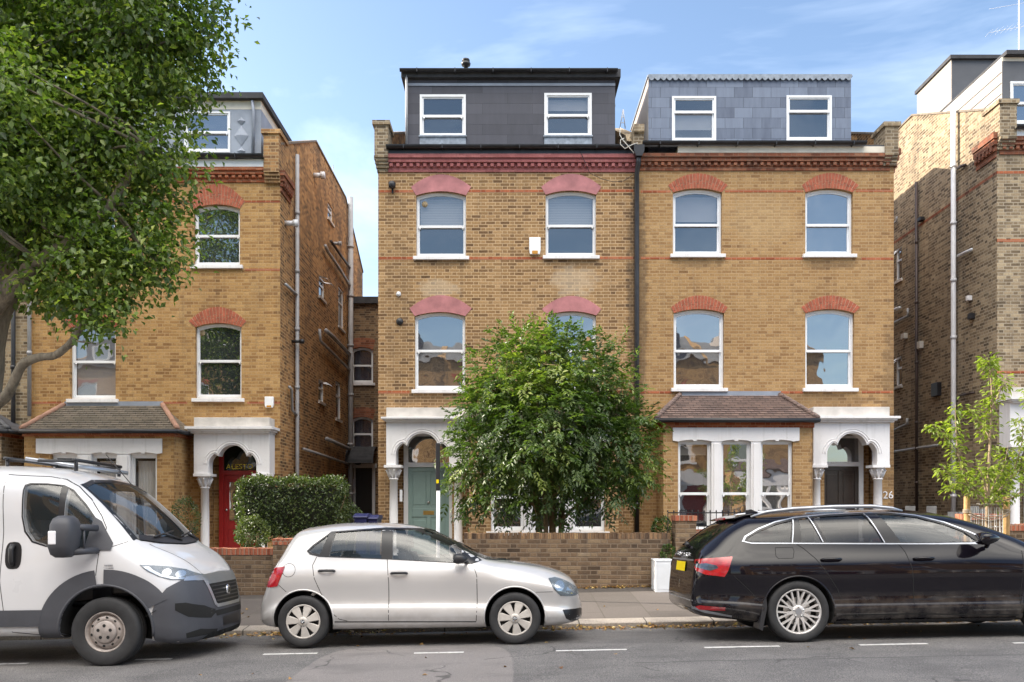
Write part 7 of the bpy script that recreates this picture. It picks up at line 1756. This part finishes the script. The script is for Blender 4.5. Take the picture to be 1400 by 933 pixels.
# ------------------------------------------------------------------ white van
def white_van():
    root = thing('parked_van', 'white panel van with dark grey bumper and arch trims at left', 'van', (0, 0, 0), 'vehicles parked along the kerb')
    U = lambda zx, zy: ((zx/2.642-142)/133.7, (912-(580+zy/2.642))/133.7)
    spec = dict(range=(-4.5, .95), n=110,
        T='-4.5:2.10 -4.45:2.14 -3:2.15 -1.4:2.14 -.9:2.11 -.6:2.06 -.38:1.97 -.2:1.83 0:1.645 .2:1.44 .36:1.275 .48:1.20 .62:1.11 .74:1.00 .82:.90 .87:.80 .91:.66 .94:.50 .95:.40',
        W='-4.5:1.0 -4.4:1.02 -.4:1.02 0:1.015 .3:.985 .5:.93 .65:.86 .77:.75 .86:.60 .91:.46 .95:.30',
        Wb='-4.5:.04 .3:.04 .95:.03', Ws='-4.5:.03 -.5:.03 0:.04 .3:.06 .6:.10 .95:.08',
        ZS='-4.5:1.2 -.5:1.25 0:1.20 .25:1.12 .45:1.02 .6:.94 .75:.83 .85:.70 .92:.56 .95:.40',
        YC='-4.5:.84 -.8:.84 -.35:.80 0:.80 .3:.80 .5:.74 .7:.60 .85:.42 .95:.2',
        DZ='-4.5:.10 -.8:.10 -.35:.09 0:.085 .3:.08 .5:.06 .7:.04 .95:.03', ZB='-4.5:.35 -.5:.30 0:.28 .5:.22 .7:.19 .95:.24')
    car = Car(root, spec)
    win = [U(70,230), U(74,212), U(92,205), U(150,207), U(205,214), U(240,232), U(290,285), U(345,360), U(372,402), U(372,445), U(300,450), U(222,446), U(160,441), U(108,424), U(80,385), U(70,330)]
    g1 = [U(75,232), U(80,216), U(95,210), U(150,211), U(200,217), U(202,438), U(160,435), U(112,418), U(86,382), U(75,330)]; g2 = [U(222,226), U(238,237), U(286,290), U(338,364), U(362,402), U(362,440), U(300,444), U(222,440)]
    ws = [(-.80, 1.30), (-.5, 1.27), (0, 1.26), (.5, 1.27), (.80, 1.30), (.74, 1.86), (.5, 1.92), (0, 1.945), (-.5, 1.92), (-.74, 1.86)]
    car.body([M['paint_white'], M['under']], [(0, .36, .46, 1.02), (-3.45, .36, .44, 1.02)], (-1.1, .12, .6), [('side', g1, -1.3, 1.3), ('side', g2, -1.3, 1.3), ('front', ws, -.5, 1.2)])
    for sg in (-1, 1):
        car.patch('window_trim', win, M['trim_black'], 'side', sg, .002, .05, holes=[g1, g2])
        for g in (g1, g2): car.patch('side_window', g, M['glass_car'], 'side', sg, -.008, .06)
        mp = [U(325,335), U(350,352), U(375,395), U(398,432), U(394,458), U(330,457), U(300,452)]; car.patch('mirror_base', mp, M['plastic_grey'], 'side', sg, .012, .05)
        # wheel arch trim, in two lengths with a gap where the door meets the wing
        xr, zr_, r0, r1 = 0, .36, .46, .575
        def arcband(a0, a1, ra, rb, zb=None):
            o_ = [(xr+rb*math.cos(R(a0+(a1-a0)*k/16))*1.12, zr_+.02+rb*math.sin(R(a0+(a1-a0)*k/16))*1.02) for k in range(17)]; i_ = [(xr+ra*math.cos(R(a1+(a0-a1)*k/16)), zr_+ra*math.sin(R(a1+(a0-a1)*k/16))) for k in range(17)]
            return o_+i_
        car.patch('wheel_arch_trim', arcband(98, 188, .465, .60), M['plastic_grey'], 'side', sg, .018, .03)
        car.patch('wheel_arch_trim', arcband(28, 90, .465, .60), M['plastic_grey'], 'side', sg, .018, .03)
        arch_lip(car, 0, .36, .46, -8, 188, M['plastic_grey'], sg, .03, .02)
        # dark lower side strip on the door
        car.patch('side_trim', [U(-600,665), U(155,668), U(140,728), U(-600,722)], M['plastic_grey'], 'side', sg, .02, .08)
        # bumper side
        bs = [(.60, .19), (.44, .42), (.52, .60), (.60, .72), (.70, .83), (.80, .86), (.90, .80), (.945, .5), (.945, .25), (.80, .19)]
        bs = [(.47, .25), (.455, .42), (.465, .56), (.50, .66), (.58, .78), (.70, .86), (.78, .84), (.95, .78), (.96, .24), (.7, .185)]
        car.patch('bumper', bs, M['plastic_grey'], 'side', sg, .012, .03)
        mb = MB(); car.line([(.50, .56), (.40, .50)], .006, None, 'side', sg, mb=mb, off=.018)
        car.line([U(0,172), U(60,177), U(150,182), U(200,192), U(250,220), U(300,268), U(345,330), U(368,375), U(352,470), U(345,548)], .007, None, 'side', sg, mb=mb)
        car.line([U(0,200), U(5,380), U(-2,560), U(18,722), U(40,748), U(178,764)], .007, None, 'side', sg, mb=mb)
        car.line([U(368,455), U(440,428), U(455,415)], .006, None, 'side', sg, mb=mb)
        mb.build('panel_gaps', M['under'], root, fixn=False)
        hl = [(.33, 1.03), (.40, .965), (.50, .905), (.60, .865), (.80, .845), (.845, .855), (.80, .90), (.70, .965), (.55, 1.01)]
        lo = car.patch('headlight', hl, M['lens_dark'], 'side', sg, .006, .025)
        car.patch('lamp_strip', [(.36, 1.01), (.42, .96), (.52, .90), (.62, .872), (.80, .853), (.80, .868), (.63, .888), (.53, .92), (.45, .97), (.41, 1.01)], M['chrome'], 'side', sg, .010, .02, parent=lo)
        for cx, cz in ((.56, .94), (.67, .92)): car.patch('reflector', [(cx+.038*math.cos(t), cz+.038*math.sin(t)) for t in [k*.45 for k in range(14)]], M['chrome'], 'side', sg, .009, .02, parent=lo)
        car.patch('headlight_lens', hl, glassmat('van_headlight_cover', (.4,.45,.5), 1.5, 0, alpha=.3), 'side', sg, .014, .025, parent=lo)
        # openings in the bumper
        car.patch('bumper_vent', [(.66, .62), (.66, .55), (.76, .47), (.90, .43), (.93, .50), (.86, .57), (.74, .62)], M['under'], 'side', sg, .014, .02)
        car.patch('fog_light_recess', [(.74, .30), (.74, .25), (.92, .26), (.93, .30), (.84, .33)], M['under'], 'side', sg, .014, .02)
        # door mirror: tall housing on two arms
        X0, Z0 = U(278, 400); y = sg*1.24; mb = MB(); mb.sm = True; n_ = 16; vs = []
        prof = [(-.34, .0), (-.335, .5), (-.29, .82), (-.2, .95), (-.18, 1.0), (.0, 1.0), (.12, .97), (.20, .8), (.245, .45), (.25, .02)]
        for (dz, k) in prof:
            for j in range(n_): t = 2*math.pi*j/n_; vs.append((X0+.125*k*math.copysign(abs(math.cos(t))**.6, math.cos(t))-.02*(dz < -.15), y+.14*k*math.copysign(abs(math.sin(t))**.6, math.sin(t)), Z0+dz*.72+.02))
        mb.add(vs, [(i*n_+j, i*n_+(j+1) % n_, (i+1)*n_+(j+1) % n_, (i+1)*n_+j) for i in range(len(prof)-1) for j in range(n_)])
        mo = mb.build('door_mirror', M['plastic_grey'], root)
        mb = MB(); mb.tube([(X0+.05, y, Z0+.08), (X0+.2, sg*1.0, Z0+.07)], .035, 8); mb.tube([(X0+.05, y, Z0-.17), (X0+.2, sg*1.0, Z0-.16)], .035, 8); mb.tube([(X0+.13, sg*1.13, Z0+.07), (X0+.13, sg*1.13, Z0-.16)], .012, 6); mb.build('mirror_arms', M['plastic_grey'], mo)
        mb = MB(); mb.box(X0-.10, X0-.02, y+sg*.12, y+sg*.145, Z0-.09, Z0+.045); mb.build('indicator_lens', M['curtain_white'], mo, bevel=.01)
        # recessed door handle
        hx, hz = U(44, 470); car.patch('handle_recess', [(hx+.085*math.copysign(abs(math.cos(t))**.6, math.cos(t)), hz+.14*math.copysign(abs(math.sin(t))**.7, math.sin(t))) for t in [2*math.pi*k/20 for k in range(20)]], M['trim_black'], 'side', sg, .003, .04)
        l, n, d = car.proj(hx, hz, 'side', sg); mb = MB(); mb.tube([(hx-.0, l.y+sg*.01, hz-.10), (hx-.005, l.y+sg*.035, hz-.05), (hx-.005, l.y+sg*.035, hz+.06), (hx, l.y+sg*.01, hz+.11)], .026, 8); mb.build('door_handle', M['black_plastic'], root)
        # small badge lettering on the wing
        l, n, d = car.proj(*U(388, 515), 'side', sg)
        mb = MB(); u0, v0 = U(364, 522)
        for k in range(8): mb.box(u0+.016*k, u0+.016*k+.011, l.y+sg*.004, l.y+sg*.0, v0-.006, v0+.008)
        for k in range(5): mb.box(u0+.03+.018*k, u0+.03+.018*k+.012, l.y+sg*.004, l.y+sg*.0, v0+.02, v0+.036)
        mb.build('wing_badge', M['satin'], root)
    car.patch('windscreen', ws, M['glass_car'], 'front', 1, -.006, .08)
    car.patch('windscreen_border', [(-.85, 1.285), (-.5, 1.24), (0, 1.22), (.5, 1.24), (.85, 1.285), (.77, 1.885), (.5, 1.95), (0, 1.975), (-.5, 1.95), (-.77, 1.885)], M['trim_black'], 'front', 1, .002, .06, holes=[ws])
    car.patch('cowl', [(-.80, 1.285), (-.5, 1.245), (0, 1.225), (.5, 1.245), (.80, 1.285), (.76, 1.34), (0, 1.285), (-.76, 1.34)], M['black_plastic'], 'front', 1, .012, .05)
    fb = [(-.72, .22), (.72, .22), (.78, .5), (.70, .72), (.5, .80), (-.5, .80), (-.70, .72), (-.78, .5)]
    gr = [(-.44, .80), (-.36, .58), (-.33, .56), (.33, .56), (.36, .58), (.44, .80)]
    car.patch('bumper', fb, M['plastic_grey'], 'front', 1, .013, .04, holes=[gr])
    car.patch('grille_surround', [(-.52, .85), (-.50, .83), (-.41, .56), (-.36, .53), (.36, .53), (.41, .56), (.50, .83), (.52, .85)], M['satin'], 'front', 1, .018, .03, holes=[[(-.44, .79), (-.37, .58), (-.34, .565), (.34, .565), (.37, .58), (.44, .79)]])
    car.patch('upper_panel', [(-.74, .845), (-.5, .835), (.5, .835), (.74, .845), (.70, .885), (0, .905), (-.70, .885)], M['satin'], 'front', 1, .016, .04)
    gi = [(-.445, .795), (-.37, .575), (-.34, .56), (.34, .56), (.37, .575), (.445, .795)]
    go = car.patch('grille', gi, M['under'], 'front', 1, .016, .04)
    mb = MB()
    for k in range(5):
        zz = .60+.04*k; hw = .36+.06*(zz-.575)/.2; car.line([(-hw, zz), (hw, zz)], .014, None, 'front', 1, off=.024, mb=mb)
    mb.build('grille_bars', M['black_plastic'], go, fixn=False)
    l, n, d = car.proj(0, .70, 'front', 1); mb = MB(); mb.sm = True; mb.lathe((l.x+.02, 0, .70), [(.062, 0), (.062, .012), (.05, .02), (.001, .022)], 24, 'x'); bo = mb.build('round_badge', M['chrome'], root)
    mb = MB()
    for k in range(4): mb.box(l.x+.040, l.x+.0435, -.034+.019*k, -.026+.019*k, .672, .728)
    mb.build('badge_bars', M['trim_black'], bo)
    car.patch('lower_grille', [(-.40, .44), (.40, .44), (.42, .50), (-.42, .50)], M['under'], 'front', 1, .017, .04)
    car.patch('lower_intake', [(-.6, .22), (.6, .22), (.5, .28), (-.5, .28)], M['under'], 'front', 1, .017, .04)
    car.patch('plate_blank', [(-.26, .32), (.26, .32), (.26, .42), (-.26, .42)], M['trim_black'], 'front', 1, .02, .06)
    mb = MB(); car.line([(.34, -.72), (.60, -.60), (.80, -.46), (.84, -.3), (.865, 0), (.84, .3), (.80, .46), (.60, .60), (.34, .72)], .008, None, 'top', 1, mb=mb); mb.build('bonnet_gap', M['under'], root, fixn=False)
    # wipers
    mb = MB()
    for (a, b) in ((-.55, .02), (.12, .66)):
        pts = []
        for t in range(7): yy = a+(b-a)*t/6; l, n, d = car.proj(yy, 1.30+.02*t/6*3, 'front', 1); pts.append(l+n*.03)
        mb.tube(pts, .011, 6); l, n, d = car.proj(b, 1.26, 'front', 1); mb.tube([pts[3], l+n*.02], .014, 6)
    mb.build('wipers', M['black_plastic'], root)
    seats(root, (-.75,), .62, 'seat', yy=(-.52, .1, .52), h=.68); steering(root, -.1, -.5, 1.18, .2)
    mb = MB(); mb.box(-.02, .2, -.85, .85, .7, 1.12); mb.build('dashboard', M['trim_black'], root, bevel=.04)
    mb = MB(); mb.box(.08, .16, -.62, -.45, 1.122, 1.13); mb.box(.1, .18, .2, .42, 1.122, 1.13); mb.build('papers_on_dashboard', M['curtain_white'], root)
    for x in (0, -3.45):
        for sg in (-1, 1): wheel(root, x, sg*.90, .352, .355, .205, .225, 'steel', sg)
    # bolted roof bar and light board
    mb = MB(); mb.tube([(-.55, -.55, 2.17), (-.55, .55, 2.17)], .02, 8); mb.tube([(-1.3, -.55, 2.2), (-1.3, .55, 2.2)], .02, 8)
    for x in (-.55, -1.3):
        for y in (-.5, .5): mb.tube([(x, y, 2.05), (x, y, 2.18)], .02, 6)
    for y in (-.5, .5): mb.tube([(-1.3, y, 2.18), (-.55, y, 2.16)], .018, 6)
    rk = mb.build('roof_rack', M['black_metal'], root)
    mb = MB(); mb.tube([(-.22, .1, 1.93), (-.52, .12, 2.28)], .005, 5); mb.build('roof_aerial', M['black_plastic'], root)
    g = .02*-4.17
    root.location = (-4.17, 8.6+1.02, g-.025); root.rotation_euler = (R(-1.6), R(-1.0), 0)
    return root
white_van()
D = 9.4
mb = MB(); a = Vector((px(52, D), D-.15, pz(629, D))); b = Vector((px(146, D), D+.35, pz(645, D)))
for s_ in (-.13, .13):
    o_ = Vector((.02, s_, 0)); mb.tube([a+o_, b+o_], .022, 8)
for k in range(6): p = a.lerp(b, (k+.5)/6); mb.tube([p+Vector((.02, -.13, 0)), p+Vector((.02, .13, 0))], .015, 6)
tag(mb.build('ladder', M['satin']), 'short silver ladder lying on the roof rack of the white van', 'ladder')
# ================================================================== camera, sun, sky
cam = bpy.data.cameras.new('camera'); co = bpy.data.objects.new('camera', cam); C.objects.link(co)
cam.sensor_width = 36; cam.lens = 36*F/1400; cam.shift_y = (HY-466.5)/1400; cam.clip_end = 2000; cam.clip_start = .05
co.location = (0, 0, HC); co.rotation_euler = (math.pi/2, 0, 0); scene.camera = co
sd = Vector((1.0, -.27, 0)).normalized()*math.cos(R(27)); sd.z = -math.sin(R(27))    # direction the light travels
sun = bpy.data.lights.new('sun', 'SUN'); sun.energy = 4.6; sun.angle = R(.6); sun.color = (1, .9, .76)
so = bpy.data.objects.new('sun', sun); C.objects.link(so); so.rotation_euler = sd.to_track_quat('-Z', 'Y').to_euler(); so.location = (-20, 20, 30)
W = bpy.data.worlds.new('World'); scene.world = W; W.use_nodes = True; nt = W.node_tree; nt.nodes.clear()
def wn(t, **k):
    n = nt.nodes.new(t)
    for a, v in k.items(): setattr(n, a, v)
    return n
sky = wn('ShaderNodeTexSky', sky_type='NISHITA'); sky.sun_disc = False; sky.sun_elevation = R(27)
toward = -sd; sky.sun_rotation = math.atan2(toward.x, toward.y); sky.air_density = 1.0; sky.dust_density = 1.3; sky.ozone_density = 1.6
bg = wn('ShaderNodeBackground'); bg.inputs[1].default_value = .135
out = wn('ShaderNodeOutputWorld'); tc = wn('ShaderNodeTexCoord')
sepn = wn('ShaderNodeSeparateXYZ'); nt.links.new(tc.outputs['Generated'], sepn.inputs[0])
def wm(op, a, b=None, clamp=False):
    n = wn('ShaderNodeMath', operation=op, use_clamp=clamp)
    for i, v in enumerate((a, b)):
        if v is None: continue
        if isinstance(v, bpy.types.NodeSocket): nt.links.new(v, n.inputs[i])
        else: n.inputs[i].default_value = v
    return n.outputs[0]
def wnoise(sc, scale, det=5, dist=0):
    m = wn('ShaderNodeVectorMath', operation='MULTIPLY'); nt.links.new(tc.outputs['Generated'], m.inputs[0]); m.inputs[1].default_value = sc
    n = wn('ShaderNodeTexNoise'); nt.links.new(m.outputs[0], n.inputs[0]); n.inputs['Scale'].default_value = scale; n.inputs['Detail'].default_value = det; n.inputs['Distortion'].default_value = dist; n.inputs['Roughness'].default_value = .6
    return n.outputs[0]
def wramp(f, a, b):
    n = wn('ShaderNodeMapRange', clamp=True); nt.links.new(f, n.inputs[0]); n.inputs[1].default_value = a; n.inputs[2].default_value = b; return n.outputs[0]
X_, Y_, Z_ = sepn.outputs
# thin high cloud everywhere; unseen bright cloud added behind camera to light the house fronts
thin = wm('MULTIPLY', wramp(wnoise((1, 1, 2.6), 1.6, 6, .8), .50, .82), .38)
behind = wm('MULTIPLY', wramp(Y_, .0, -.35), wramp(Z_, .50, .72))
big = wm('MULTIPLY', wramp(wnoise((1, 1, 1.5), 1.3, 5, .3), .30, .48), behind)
lowc = wm('MULTIPLY', wramp(wnoise((1, 1, 3), 2.2, 5, .5), .50, .7), .5)
def wmix(f, a, b):
    n = wn('ShaderNodeMix', data_type='RGBA'); nt.links.new(f, n.inputs[0]) if isinstance(f, bpy.types.NodeSocket) else None
    for i, v in ((6, a), (7, b)):
        if isinstance(v, bpy.types.NodeSocket): nt.links.new(v, n.inputs[i])
        else: n.inputs[i].default_value = (*v, 1)
    return n.outputs[2]
c1 = wmix(thin, sky.outputs[0], CLOUD_THIN)
c2 = wmix(big, c1, CLOUD_FILL)
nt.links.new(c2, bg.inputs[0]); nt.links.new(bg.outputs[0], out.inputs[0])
vs = scene.view_settings; vs.view_transform = 'Standard'; vs.look = 'None'; vs.gamma = 1; vs.exposure = EXPO; vs.use_curve_mapping = False
scene.render.engine = 'CYCLES'; scene.cycles.max_bounces = 8; scene.cycles.transparent_max_bounces = 12
scene.render.resolution_x = 1024; scene.render.resolution_y = 682
